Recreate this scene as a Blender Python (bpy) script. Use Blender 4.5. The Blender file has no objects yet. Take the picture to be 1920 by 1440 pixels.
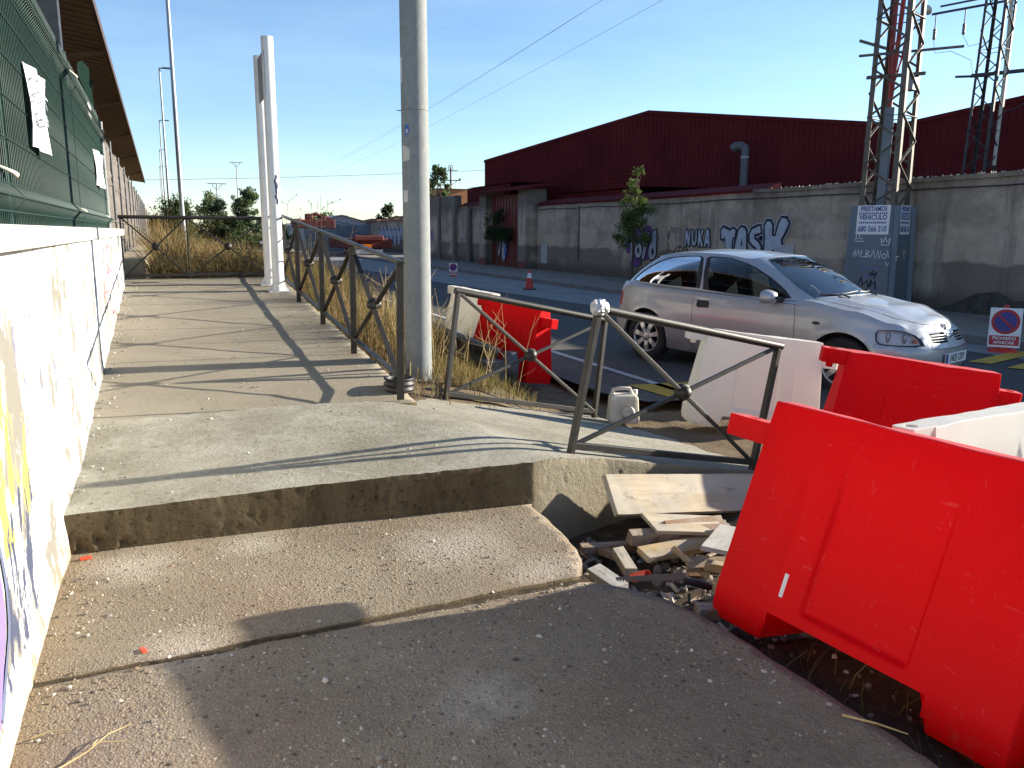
import bpy, bmesh, math, random
import numpy as np
from mathutils import Vector, Matrix, geometry
random.seed(7); RNG = np.random.default_rng(7)
C = bpy.context.scene.collection
SC = bpy.context.scene
PI = math.pi
R = math.radians

# ---------------------------------------------------------------- camera, sky, sun, exposure
cam = bpy.data.cameras.new('camera')
cam.sensor_width = 36.0; cam.lens = 28.125; cam.clip_start = 0.05; cam.clip_end = 5000
cam_o = bpy.data.objects.new('camera', cam); C.objects.link(cam_o)
cam_o.matrix_world = Matrix(((0.9175109, 0.0690520, -0.3916702, 0.0),
                             (-0.3976720, 0.1730053, -0.9010694, 0.0),
                             (0.0055404, 0.9824973, 0.1861943, 1.55),
                             (0, 0, 0, 1)))
SC.camera = cam_o
SUN_AZ, SUN_EL = R(-5), R(17.3)
w = bpy.data.worlds.new('World'); SC.world = w; w.use_nodes = True
wn = w.node_tree; wn.nodes.clear()
out = wn.nodes.new('ShaderNodeOutputWorld'); bg = wn.nodes.new('ShaderNodeBackground')
sky = wn.nodes.new('ShaderNodeTexSky'); sky.sky_type = 'NISHITA'; sky.sun_disc = False
sky.sun_elevation = SUN_EL; sky.sun_rotation = R(95); sky.altitude = 600
sky.air_density = 1.0; sky.dust_density = 0.12; sky.ozone_density = 3.2
bg.inputs[1].default_value = 0.087
tc = wn.nodes.new('ShaderNodeTexCoord'); mp = wn.nodes.new('ShaderNodeMapping'); mp.inputs[3].default_value = (1.6, 1.0, 9.0); mp.inputs[2].default_value = (.05, .1, .5)
cn = wn.nodes.new('ShaderNodeTexNoise'); cn.inputs['Scale'].default_value = 1.7; cn.inputs['Detail'].default_value = 7; cn.inputs['Roughness'].default_value = .62; cn.inputs['Distortion'].default_value = .4
cr = wn.nodes.new('ShaderNodeValToRGB'); cr.color_ramp.elements[0].position = .42; cr.color_ramp.elements[1].position = .80; cr.color_ramp.elements[0].color = (.0, .0, .0, 1); cr.color_ramp.elements[1].color = (.10, .10, .10, 1)
cm = wn.nodes.new('ShaderNodeMix'); cm.data_type = 'RGBA'; cm.inputs[7].default_value = (6.2, 7.0, 7.6, 1)   # thin veil of high cirrus
wn.links.new(tc.outputs['Generated'], mp.inputs[0]); wn.links.new(mp.outputs[0], cn.inputs['Vector']); wn.links.new(cn.outputs[0], cr.inputs[0]); wn.links.new(cr.outputs[0], cm.inputs[0]); wn.links.new(sky.outputs[0], cm.inputs[6])
wn.links.new(cm.outputs[2], bg.inputs[0]); wn.links.new(bg.outputs[0], out.inputs[0])
sun = bpy.data.lights.new('sun', 'SUN'); sun.energy = 5.0; sun.angle = R(0.55); sun.color = (1.0, 0.91, 0.76)
sun_o = bpy.data.objects.new('sun', sun); C.objects.link(sun_o)
sd = Vector((math.cos(SUN_AZ)*math.cos(SUN_EL), math.sin(SUN_AZ)*math.cos(SUN_EL), math.sin(SUN_EL)))
sun_o.rotation_euler = sd.to_track_quat('Z', 'Y').to_euler()
SC.view_settings.view_transform = 'Standard'; SC.view_settings.look = 'None'
SC.view_settings.exposure = 1.42; SC.view_settings.gamma = 1.0; SC.view_settings.use_curve_mapping = False
SC.cycles.max_bounces = 8; SC.cycles.transparent_max_bounces = 12
SC.cycles.use_denoising = True

# ---------------------------------------------------------------- mesh helpers
class MB:
    """collects shapes and links them as one mesh object"""
    def __init__(s): s.v = []; s.f = []; s.m = []; s.sm = []
    def add(s, vs, fs, mi=0, sm=False):
        b = len(s.v); s.v += [tuple(map(float, p)) for p in vs]
        for f in fs: s.f.append(tuple(b+i for i in f)); s.m.append(mi); s.sm.append(sm)
    def box(s, c, d, M=None, mi=0):
        hx, hy, hz = d[0]/2, d[1]/2, d[2]/2
        vs = [Vector((x, y, z)) for x in (-hx, hx) for y in (-hy, hy) for z in (-hz, hz)]
        if M is not None: vs = [M @ p for p in vs]
        c = Vector(c); vs = [p+c for p in vs]
        s.add(vs, [(0,1,3,2),(4,6,7,5),(0,4,5,1),(2,3,7,6),(0,2,6,4),(1,5,7,3)], mi)
    def bx(s, x0, x1, y0, y1, z0, z1, mi=0): s.box(((x0+x1)/2,(y0+y1)/2,(z0+z1)/2),(x1-x0,y1-y0,z1-z0),None,mi)
    def bar(s, p0, p1, w, h, up=(0,0,1), mi=0):
        p0, p1 = Vector(p0), Vector(p1); d = p1-p0; L = d.length
        if L < 1e-6: return
        d /= L; u = Vector(up); x = d.cross(u)
        if x.length < 1e-4: x = d.cross(Vector((1,0,0)))
        x.normalize(); z = x.cross(d).normalized()
        M = Matrix((x, d, z)).transposed()
        s.box((p0+p1)/2, (w, L, h), M, mi)
    def tube(s, pts, r, n=8, cap=True, mi=0, sm=True):
        pts = [Vector(p) for p in pts]; m = len(pts)
        rs = r if isinstance(r, (list, tuple)) else [r]*m
        rings = []; x = None
        for i, p in enumerate(pts):
            d = (pts[min(i+1, m-1)]-pts[max(i-1, 0)]).normalized()
            if x is None:
                a = Vector((0,0,1)) if abs(d.z) < .9 else Vector((1,0,0)); x = d.cross(a).normalized()
            else:
                x = (x-d*x.dot(d)).normalized()
            y = d.cross(x)
            rings.append([p+(x*math.cos(2*PI*k/n)+y*math.sin(2*PI*k/n))*rs[i] for k in range(n)])
        vs = [q for rg in rings for q in rg]; fs = []
        for i in range(m-1):
            for k in range(n):
                a, b = i*n+k, i*n+(k+1) % n; fs.append((a, b, b+n, a+n))
        s.add(vs, fs, mi, sm)
        if cap: s.add(rings[0], [tuple(reversed(range(n)))], mi); s.add(rings[-1], [tuple(range(n))], mi)
    def lathe(s, prof, c, n=24, M=None, mi=0, sm=True):
        """prof: (radius, height) pairs revolved about local z"""
        vs = []; fs = []
        for r_, z in prof:
            for k in range(n):
                p = Vector((r_*math.cos(2*PI*k/n), r_*math.sin(2*PI*k/n), z)); vs.append((M @ p if M is not None else p)+Vector(c))
        for i in range(len(prof)-1):
            for k in range(n):
                a, b = i*n+k, i*n+(k+1) % n; fs.append((a, b, b+n, a+n))
        s.add(vs, fs, mi, sm)
    def poly(s, pts, th, ux=(1,0,0), uy=(0,1,0), o=(0,0,0), mi=0):
        """extruded polygon; its face lies at o, thickness th goes along ux x uy"""
        ux, uy, o = Vector(ux), Vector(uy), Vector(o); n = ux.cross(uy).normalized(); k = len(pts)
        a = [o+ux*p[0]+uy*p[1] for p in pts]; b = [p+n*th for p in a]
        fs = [tuple(reversed(range(k))), tuple(range(k, 2*k))]+[(i, (i+1) % k, k+(i+1) % k, k+i) for i in range(k)]
        s.add(a+b, fs, mi)
    def ball(s, c, r, n=12, m=8, sc=(1,1,1), mi=0):
        c = Vector(c); vs = []; fs = []
        for i in range(m+1):
            t = PI*i/m
            for k in range(n): vs.append(c+Vector((r*sc[0]*math.sin(t)*math.cos(2*PI*k/n), r*sc[1]*math.sin(t)*math.sin(2*PI*k/n), r*sc[2]*math.cos(t))))
        for i in range(m):
            for k in range(n):
                a, b = i*n+k, i*n+(k+1) % n; fs.append((a, a+n, b+n, b))
        s.add(vs, fs, mi, True)
    def build(s, name, mats, parent=None, bevel=0, weld=False, world=True, sharp=0):
        if not isinstance(mats, (list, tuple)): mats = [mats]
        me = bpy.data.meshes.new(name)
        off = Vector(parent.location) if (parent is not None and world) else Vector((0,0,0))
        if parent is not None and world and parent.parent is not None: off = off+Vector(parent.parent.location)
        vs = [(p[0]-off.x, p[1]-off.y, p[2]-off.z) for p in s.v] if off.length else s.v
        me.from_pydata(vs, [], s.f)
        for m_ in mats: me.materials.append(m_)
        if s.f:
            me.polygons.foreach_set('material_index', s.m); me.polygons.foreach_set('use_smooth', s.sm)
        if weld:
            bm = bmesh.new(); bm.from_mesh(me); bmesh.ops.remove_doubles(bm, verts=bm.verts, dist=weld)
            bmesh.ops.recalc_face_normals(bm, faces=bm.faces); bm.to_mesh(me); bm.free()
        me.update()
        if sharp: me.set_sharp_from_angle(angle=R(sharp))
        o = bpy.data.objects.new(name, me); C.objects.link(o)
        if parent is not None: o.parent = parent
        if bevel:
            b = o.modifiers.new('bevel', 'BEVEL'); b.width = bevel; b.segments = 2; b.limit_method = 'ANGLE'; b.angle_limit = R(40)
        return o

def tag(o, label=None, cat=None, group=None, kind=None):
    if label: o['label'] = label
    if cat: o['category'] = cat
    if group: o['group'] = group
    if kind: o['kind'] = kind
    return o
def thing(name, label, cat, loc=(0,0,0), rz=0, group=None):
    o = bpy.data.objects.new(name, None); C.objects.link(o); o.location = loc; o.rotation_euler = (0,0,rz)
    o.empty_display_size = .1
    return tag(o, label, cat, group)
def structure(o): o['kind'] = 'structure'; return o
def copy_tree(o, parent=None):
    c = o.copy(); C.objects.link(c)
    if parent is not None: c.parent = parent
    for ch in [k for k in bpy.data.objects if k.parent == o]: copy_tree(ch, c)
    return c
def inpoly(p, P):
    x, y = p; c = False; j = len(P)-1
    for i in range(len(P)):
        if (P[i][1] > y) != (P[j][1] > y) and x < (P[j][0]-P[i][0])*(y-P[i][1])/(P[j][1]-P[i][1])+P[i][0]: c = not c
        j = i
    return c
def dens(P, d, closed=True):
    o = []
    n = len(P)
    for i in range(n if closed else n-1):
        a, b = P[i], P[(i+1) % n]; k = max(1, int(math.ceil(math.hypot(b[0]-a[0], b[1]-a[1])/d)))
        for j in range(k): o.append((a[0]+(b[0]-a[0])*j/k, a[1]+(b[1]-a[1])*j/k))
    if not closed: o.append(P[-1])
    return o
def cdt(outer, feats=(), sp=.05, sx=1, jit=.0, edge=None):
    """triangulates a 2-D region with grid points inside; returns verts, tris, index of the feature each tri lies in"""
    edge = edge or sp
    V = []; E = []
    for L in [outer]+list(feats):
        L = dens(L, edge); b = len(V); V += L; E += [(b+i, b+(i+1) % len(L)) for i in range(len(L))]
    xs = [p[0] for p in outer]; ys = [p[1] for p in outer]
    arr = np.array(V); spx = sp*sx
    nx = int((max(xs)-min(xs))/spx); ny = int((max(ys)-min(ys))/sp)
    rr = random.Random(3)
    for i in range(nx+1):
        for j in range(ny+1):
            p = (min(xs)+(i+.5*(j % 2)+.25)*spx+rr.uniform(-jit, jit)*spx, min(ys)+(j+.5)*sp+rr.uniform(-jit, jit)*sp)
            if not inpoly(p, outer): continue
            d = np.min(((arr[:, 0]-p[0])/sx)**2+(arr[:, 1]-p[1])**2)
            if d > (.45*sp)**2: V.append(p)
    r = geometry.delaunay_2d_cdt([Vector(p) for p in V], E, [], 0, 1e-6)
    vv = [tuple(p) for p in r[0]]; tr = []; cl = []
    for f in r[2]:
        c = (sum(vv[i][0] for i in f)/len(f), sum(vv[i][1] for i in f)/len(f))
        if not inpoly(c, outer): continue
        k = -1
        for q, F in enumerate(feats):
            if inpoly(c, F): k = q
        tr.append(tuple(f)); cl.append(k)
    return vv, tr, cl
def vnoise(x, y, s=1, seed=0):
    """cheap smooth noise, -1..1"""
    return (math.sin(x*1.7*s+seed+1.3*math.sin(y*2.1*s+seed*1.7))+math.sin(y*1.9*s+2.1*seed+1.7*math.sin(x*1.3*s+seed*.6))+.6*math.sin((x+y)*3.7*s+seed*3.1)+.5*math.sin((x-y*1.3)*5.3*s+seed))/3.1
_txt = {}
def text_mesh(body, size, mat, parent, o, ux, uy, name='lettering', align='CENTER', bold=0.0, sxy=(1,1), lift=.003):
    """flat lettering as a mesh, lying in the plane of ux, uy at o (given in the parent's space)"""
    cu = bpy.data.curves.new('t', 'FONT'); cu.body = body; cu.size = size; cu.align_x = align; cu.align_y = 'CENTER'; cu.offset = bold; cu.resolution_u = 3
    ob = bpy.data.objects.new('t', cu); C.objects.link(ob)
    dg = bpy.context.evaluated_depsgraph_get(); me = bpy.data.meshes.new_from_object(ob.evaluated_get(dg))
    bpy.data.objects.remove(ob); bpy.data.curves.remove(cu)
    ux, uy, o = Vector(ux).normalized(), Vector(uy).normalized(), Vector(o); n = ux.cross(uy).normalized()
    for v in me.vertices: v.co = o+ux*v.co.x*sxy[0]+uy*v.co.y*sxy[1]+n*lift
    me.materials.clear(); me.materials.append(mat); me.name = name
    t = bpy.data.objects.new(name, me); C.objects.link(t); t.parent = parent
    return t
def strokes(mb, lines, w, o, ux, uy, lift=.003, mi=0, step=.0004, scale=1.0):
    """paint strokes: round-ended ribbons in a plane, each a hair above the one before"""
    ux, uy, o = Vector(ux).normalized(), Vector(uy).normalized(), Vector(o); n = ux.cross(uy).normalized()
    for q, L in enumerate(lines):
        h = n*(lift+step*q); L = [Vector((p[0]*scale, p[1]*scale)) for p in L]
        P = lambda v: o+ux*v.x+uy*v.y+h
        lf, rt = [], []
        for i, p in enumerate(L):
            d = (L[min(i+1, len(L)-1)]-L[max(i-1, 0)]).normalized(); nn = Vector((-d.y, d.x))
            if i == 0: p = p-d*w*.5
            if i == len(L)-1: p = p+d*w*.5
            k = w*.5
            if 0 < i < len(L)-1:
                d1 = (L[i]-L[i-1]).normalized(); c = max(.45, abs(nn.dot(Vector((-d1.y, d1.x))))); k = w*.5/c
            lf.append(P(p+nn*k)); rt.append(P(p-nn*k))
        m = len(L); vs = lf+rt
        mb.add(vs, [(m+i, m+i+1, i+1, i) for i in range(m-1)], mi)

# ---------------------------------------------------------------- materials
class NT:
    def __init__(s, name, coord='pos'):
        s.mat = bpy.data.materials.new(name); s.mat.use_nodes = True; s.t = s.mat.node_tree; s.t.nodes.clear()
        s.o = s.t.nodes.new('ShaderNodeOutputMaterial'); s.b = s.t.nodes.new('ShaderNodeBsdfPrincipled')
        s.L(s.b.outputs[0], s.o.inputs[0])
        if coord == 'pos': s.co = s.t.nodes.new('ShaderNodeNewGeometry').outputs['Position']
        else: s.co = s.t.nodes.new('ShaderNodeTexCoord').outputs['Object']
    def L(s, a, b): s.t.links.new(a, b)
    def _in(s, sock, v):
        if v is None: return
        if hasattr(v, 'is_linked') or hasattr(v, 'links'): s.L(v, sock)
        else:
            if isinstance(v, (tuple, list)) and len(v) == 3 and sock.type == 'RGBA': v = (*v, 1)
            sock.default_value = v
    def map(s, sc=(1,1,1), rot=(0,0,0), loc=(0,0,0), v=None):
        n = s.t.nodes.new('ShaderNodeMapping'); s.L(v or s.co, n.inputs[0]); n.inputs[1].default_value = loc; n.inputs[2].default_value = rot; n.inputs[3].default_value = sc; return n.outputs[0]
    def noise(s, scale=5, detail=4, rough=.55, v=None, dist=0):
        n = s.t.nodes.new('ShaderNodeTexNoise'); s.L(v or s.co, n.inputs['Vector']); n.inputs['Scale'].default_value = scale; n.inputs['Detail'].default_value = detail; n.inputs['Roughness'].default_value = rough; n.inputs['Distortion'].default_value = dist; return n.outputs[0]
    def vor(s, scale=5, feat='F1', v=None, rnd=1.0):
        n = s.t.nodes.new('ShaderNodeTexVoronoi'); s.L(v or s.co, n.inputs['Vector']); n.inputs['Scale'].default_value = scale; n.feature = feat; n.inputs['Randomness'].default_value = rnd; return n.outputs
    def ramp(s, f, st, interp='LINEAR'):
        n = s.t.nodes.new('ShaderNodeValToRGB'); s._in(n.inputs[0], f); e = n.color_ramp.elements; n.color_ramp.interpolation = interp
        while len(e) < len(st): e.new(.5)
        for q, (p, c) in zip(e, st): q.position = p; q.color = (*c, 1) if isinstance(c, (tuple, list)) else (c, c, c, 1)
        return n.outputs[0]
    def mix(s, f, a, b, mode='MIX'):
        n = s.t.nodes.new('ShaderNodeMix'); n.data_type = 'RGBA'; n.blend_type = mode; n.clamp_factor = True
        s._in(n.inputs[0], f); s._in(n.inputs[6], a); s._in(n.inputs[7], b); return n.outputs[2]
    def m(s, op, a, b=None, clamp=False):
        n = s.t.nodes.new('ShaderNodeMath'); n.operation = op; n.use_clamp = clamp; s._in(n.inputs[0], a); s._in(n.inputs[1], b); return n.outputs[0]
    def xyz(s, v=None):
        n = s.t.nodes.new('ShaderNodeSeparateXYZ'); s.L(v or s.co, n.inputs[0]); return n.outputs
    def dist(s, p, v=None):
        n = s.t.nodes.new('ShaderNodeVectorMath'); n.operation = 'DISTANCE'; s.L(v or s.co, n.inputs[0]); n.inputs[1].default_value = p; return n.outputs['Value']
    def attr(s, name):
        n = s.t.nodes.new('ShaderNodeAttribute'); n.attribute_name = name; return n.outputs['Fac']
    def bump(s, h, strength=.5, d=.01, prev=None):
        n = s.t.nodes.new('ShaderNodeBump'); n.inputs['Strength'].default_value = strength; n.inputs['Distance'].default_value = d; s._in(n.inputs['Height'], h)
        if prev is not None: s.L(prev, n.inputs['Normal'])
        return n.outputs[0]
    def set(s, col=None, rough=None, metal=None, normal=None, **kw):
        s._in(s.b.inputs['Base Color'], col); s._in(s.b.inputs['Roughness'], rough); s._in(s.b.inputs['Metallic'], metal)
        if normal is not None: s.L(normal, s.b.inputs['Normal'])
        for k, v in kw.items(): s._in(s.b.inputs[k.replace('_', ' ')], v)
        return s.mat
def simple(name, col, rough=.6, metal=0, var=.25, scale=6, bump=.15, bscale=60, bd=.004, coord='obj', **kw):
    n = NT(name, coord); c2 = tuple(x*(1-var) for x in col); c1 = tuple(min(1, x*(1+var*.6)) for x in col)
    f = n.noise(scale, 5, .6)
    c = n.ramp(f, [(.3, c2), (.7, c1)])
    return n.set(c, rough, metal, n.bump(n.noise(bscale, 3), bump, bd), **kw)
MT = {}
def concrete_old():
    n = NT('old aggregate concrete')
    big = n.noise(1.6, 5, .65); mid = n.noise(14, 4, .6); fine = n.noise(120, 3, .7)
    base = n.ramp(big, [(.26, (.125, .097, .064)), (.5, (.222, .18, .124)), (.76, (.325, .275, .20))])
    base = n.mix(n.ramp(n.noise(1.3, 6, .7, v=n.map(loc=(4, 2, 0))), [(.48, 0), (.66, .7)]), base, (.185, .112, .066))
    base = n.mix(n.ramp(mid, [(.35, .0), (.75, .55)]), base, (.13, .105, .074))
    base = n.mix(n.m('MULTIPLY', fine, .35), base, (.32, .285, .225))
    v1 = n.vor(42); v2 = n.vor(110); rnd = n.xyz(v1[1])[1]; d1 = n.m('ADD', v1[0], n.m('MULTIPLY', rnd, .22))
    peb = n.ramp(v1[1], [(0, (.035, .03, .027)), (.10, (.07, .06, .05)), (.2, (.24, .165, .10)), (.55, (.17, .145, .12)), (.8, (.38, .31, .22)), (1, (.50, .45, .37))])
    sel = n.m('MULTIPLY', n.ramp(d1, [(.36, 1), (.44, 0)]), n.ramp(n.noise(2.6, 4), [(.36, .3), (.62, 1)]))
    sel2 = n.m('MULTIPLY', n.ramp(v2[0], [(.25, 1), (.45, 0)]), .55)
    peb2 = n.ramp(v2[1], [(0, (.13, .11, .09)), (.5, (.33, .27, .2)), (1, (.5, .45, .37))])
    c = n.mix(sel2, base, peb2); c = n.mix(n.m('MULTIPLY', sel, .85), c, peb)
    nz = n.m('MULTIPLY', n.m('SUBTRACT', n.noise(4.5, 8, .8), .5), 1.9)
    for p, r_ in (((.90, 2.30, 0), .20), ((-.25, 3.95, 0), .26), ((-.02, 3.02, 0), .22), ((1.25, 3.6, 0), .36), ((1.55, 3.14, 0), .25), ((.35, 4.02, 0), .2)):
        d = n.m('ADD', n.m('DIVIDE', n.dist(p), r_), nz)
        c = n.mix(n.m('MULTIPLY', n.ramp(d, [(.05, .62), (.75, .22), (1.05, 0)]), n.ramp(n.noise(70, 4, .7), [(.35, .35), (.6, 1)])), c, (.47, .43, .37))
    c = n.mix(n.ramp(n.noise(3.2, 7, .78), [(.52, 0), (.68, .55)]), c, (.095, .075, .052))
    c = n.mix(n.ramp(n.noise(38, 5, .8), [(.60, 0), (.70, .7)]), c, (.07, .056, .042))
    # brown earth swept against the wall
    x = n.xyz()[0]
    d = n.m('ADD', x, n.m('MULTIPLY', n.noise(5, 5, .7), .35))
    c = n.mix(n.ramp(n.m('ADD', d, .5), [(.05, .65), (.36, 0)]), c, (.27, .185, .10))
    h = n.m('ADD', n.m('MULTIPLY', n.ramp(d1, [(.1, 1), (.5, 0)]), .8), n.m('MULTIPLY', n.ramp(v2[0], [(.1, 1), (.6, 0)]), .45))
    h = n.m('ADD', h, n.m('MULTIPLY', n.noise(52, 6, .75), n.ramp(n.noise(1.1, 3), [(.42, .5), (.6, 1.5)])))
    return n.set(c, .93, 0, n.bump(h, 1.0, .0055), Specular_IOR_Level=.25)
MT['old'] = concrete_old()
def concrete_ramp():
    n = NT('ramp concrete')
    c = n.ramp(n.noise(1.1, 5, .6), [(.3, (.198, .170, .122)), (.7, (.285, .25, .19))])
    c = n.mix(n.m('MULTIPLY', n.noise(160, 3, .8), .6), c, (.32, .285, .225))
    c = n.mix(n.ramp(n.noise(60, 4, .7), [(.55, 0), (.75, .5)]), c, (.13, .105, .075))
    h = n.m('ADD', n.noise(130, 4, .7), n.m('MULTIPLY', n.noise(28, 4), .8))
    return n.set(c, .93, 0, n.bump(h, 1.0, .006), Specular_IOR_Level=.25)
MT['ramp'] = concrete_ramp()
def concrete_new():
    n = NT('fresh trowelled concrete')
    c = n.ramp(n.noise(1.7, 6, .65), [(.28, (.195, .175, .132)), (.52, (.285, .268, .215)), (.75, (.37, .352, .30))])
    c = n.mix(n.ramp(n.noise(22, 6, .75), [(.54, 0), (.70, .8)]), c, (.105, .088, .065))
    c = n.mix(n.ramp(n.noise(3.3, 5, .7, dist=1.5), [(.52, 0), (.68, .5)]), c, (.39, .375, .335))
    # sweeping trowel arcs
    wv = n.t.nodes.new('ShaderNodeTexWave'); wv.wave_type = 'RINGS'; wv.rings_direction = 'SPHERICAL'
    n.L(n.map(loc=(-.75, -4.05, 0)), wv.inputs[0]); wv.inputs['Scale'].default_value = 11; wv.inputs['Distortion'].default_value = 14; wv.inputs['Detail'].default_value = 3; wv.inputs['Detail Scale'].default_value = .9
    bush = n.noise(90, 3, .6, v=n.map(sc=(.3, 1, 1)))
    msk = n.ramp(n.dist((.75, 4.75, .25)), [(.25, 1), (.75, 0)])
    h = n.m('ADD', n.m('MULTIPLY', n.m('MULTIPLY', wv.outputs['Fac'], msk), .38), n.m('MULTIPLY', n.noise(30, 7, .75), 1.7)); h = n.m('ADD', h, n.m('MULTIPLY', bush, .15))
    return n.set(c, .9, 0, n.bump(h, .9, .008), Specular_IOR_Level=.25)
MT['new'] = concrete_new()
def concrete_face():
    n = NT('brown formed concrete edge')
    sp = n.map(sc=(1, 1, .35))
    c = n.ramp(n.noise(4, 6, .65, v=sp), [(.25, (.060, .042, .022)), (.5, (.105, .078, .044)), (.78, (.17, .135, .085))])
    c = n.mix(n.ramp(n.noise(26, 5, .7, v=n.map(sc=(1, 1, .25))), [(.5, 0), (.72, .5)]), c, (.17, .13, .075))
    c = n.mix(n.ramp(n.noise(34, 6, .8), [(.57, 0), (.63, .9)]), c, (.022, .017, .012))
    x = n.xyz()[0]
    c = n.mix(n.ramp(n.m('SUBTRACT', x, 1.35), [(.5, 0), (.62, .75)]), c, (.25, .225, .165))  # past the corner the face's sunlit paleness is put into the colour
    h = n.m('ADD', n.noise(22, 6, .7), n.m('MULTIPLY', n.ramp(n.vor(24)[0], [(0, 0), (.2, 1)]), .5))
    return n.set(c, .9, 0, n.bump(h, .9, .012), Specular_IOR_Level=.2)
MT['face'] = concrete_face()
def dirt():
    n = NT('dry sandy dirt')
    c = n.ramp(n.noise(3, 6, .7), [(.3, (.105, .075, .046)), (.55, (.18, .135, .085)), (.78, (.26, .21, .145))])
    v = n.vor(45); c = n.mix(n.m('MULTIPLY', n.ramp(v[0], [(.2, 1), (.4, 0)]), .5), c, n.ramp(v[1], [(0, (.10, .08, .06)), (1, (.42, .36, .28))]))
    h = n.m('ADD', n.noise(18, 6, .75), n.m('MULTIPLY', n.noise(90, 3), .6))
    return n.set(c, .97, 0, n.bump(h, 1, .02), Specular_IOR_Level=.15)
MT['dirt'] = dirt()
def darkdirt():
    n = NT('dug earth')
    c = n.ramp(n.noise(9, 6, .7), [(.3, (.045, .035, .026)), (.6, (.10, .078, .055)), (.8, (.19, .155, .115))])
    return n.set(c, .97, 0, n.bump(n.noise(25, 6, .75), 1, .03), Specular_IOR_Level=.1)
MT['dug'] = darkdirt()
def asphalt():
    n = NT('asphalt')
    c = n.ramp(n.noise(.7, 5, .6), [(.3, (.048, .047, .048)), (.7, (.078, .074, .072))])
    c = n.mix(n.m('MULTIPLY', n.ramp(n.vor(95)[1], [(.4, 0), (1, 1)]), .5), c, (.15, .14, .13))
    x = n.xyz()[0]   # dust near the works
    c = n.mix(n.m('MULTIPLY', n.ramp(n.m('MULTIPLY', n.m('SUBTRACT', x, 4.2), .25), [(0, 1), (.5, 0)]), n.ramp(n.noise(2.2, 5, .7), [(.35, .15), (.7, .7)])), c, (.20, .165, .12))
    return n.set(c, .9, 0, n.bump(n.noise(170, 3, .7), .8, .006), Specular_IOR_Level=.3)
MT['asphalt'] = asphalt()
def gutter():
    n = NT('light concrete lane')
    c = n.ramp(n.noise(1.2, 5, .65), [(.3, (.15, .15, .15)), (.7, (.25, .25, .245))])
    return n.set(c, .88, 0, n.bump(n.noise(90, 3), .5, .004))
MT['gutter'] = gutter()
MT['kerb'] = simple('kerb stone', (.20, .20, .195), .85, coord='pos', scale=2.5, bump=.4)
MT['pave'] = simple('far pavement', (.215, .185, .155), .9, coord='pos', scale=1.2, bump=.4, var=.3)
def grassground():
    n = NT('dry field soil')
    c = n.ramp(n.noise(1.5, 6, .7), [(.3, (.10, .07, .03)), (.6, (.20, .145, .065)), (.8, (.27, .20, .095))])
    return n.set(c, .97, 0, n.bump(n.noise(20, 6, .7), 1, .03), Specular_IOR_Level=.1)
MT['field'] = grassground()
def whitewall():
    n = NT('peeling whitewash')
    st = n.map(sc=(1, 1.1, .8))
    f = n.noise(2.3, 6, .72, v=st)
    c = n.mix(n.ramp(n.noise(.9, 4), [(.3, 0), (.7, 1)]), (.53, .535, .52), (.66, .665, .655))
    c = n.mix(n.ramp(f, [(.525, 0), (.57, 1)]), c, (.19, .178, .15))
    c = n.mix(n.ramp(n.noise(5, 6, .75, v=n.map(sc=(1, 1.2, .6), loc=(3, 1, 0))), [(.575, 0), (.615, .8)]), c, (.23, .225, .20))
    X, Y_, Z_ = n.xyz()
    def gate(y0, y1, z0, z1, soft=.12):
        q = n.m('MULTIPLY', n.ramp(n.m('DIVIDE', n.m('SUBTRACT', Y_, y0-soft), y1-y0+2*soft), [(0, 0), (.15, 1), (.85, 1), (1, 0)]), n.ramp(n.m('DIVIDE', n.m('SUBTRACT', Z_, z0-soft), z1-z0+2*soft), [(0, 0), (.15, 1), (.85, 1), (1, 0)])); return q
    def paint(g, col, sc, loc, th):
        nonlocal c
        f_ = n.noise(sc, 6, .7, v=n.map(sc=(1, 1.7, .5), loc=loc)); t_ = n.m('ADD', f_, n.m('MULTIPLY', n.m('SUBTRACT', g, 1.0), .5))
        c = n.mix(n.ramp(t_, [(th, 0), (th+.02, 1)]), c, col)
    paint(gate(2.5, 3.7, .5, 1.1), (.50, .42, .08), 3.4, (0, 4, 2), .53)
    paint(gate(2.4, 3.6, .15, .62), (.045, .055, .10), 5.5, (0, 9, 1), .52)
    paint(gate(2.8, 4.6, .75, 1.45), (.14, .14, .24), 4.5, (5, 2, 1), .60)
    paint(gate(4.4, 8.0, .4, 1.4), (.20, .17, .11), 2.6, (5, 2, 7), .60)
    z = n.xyz()[2]   # earth splash along the foot
    zz = n.m('ADD', z, n.m('MULTIPLY', n.noise(6, 5, .7), .22))
    c = n.mix(n.ramp(zz, [(.08, .85), (.24, .0)]), c, (.25, .20, .12))
    return n.set(c, .9, 0, n.bump(n.noise(14, 6, .7), .6, .012))
MT['whitewall'] = whitewall()
MT['cap'] = simple('white coping', (.55, .53, .475), .85, coord='pos', scale=4, var=.08, bump=.4)
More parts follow.
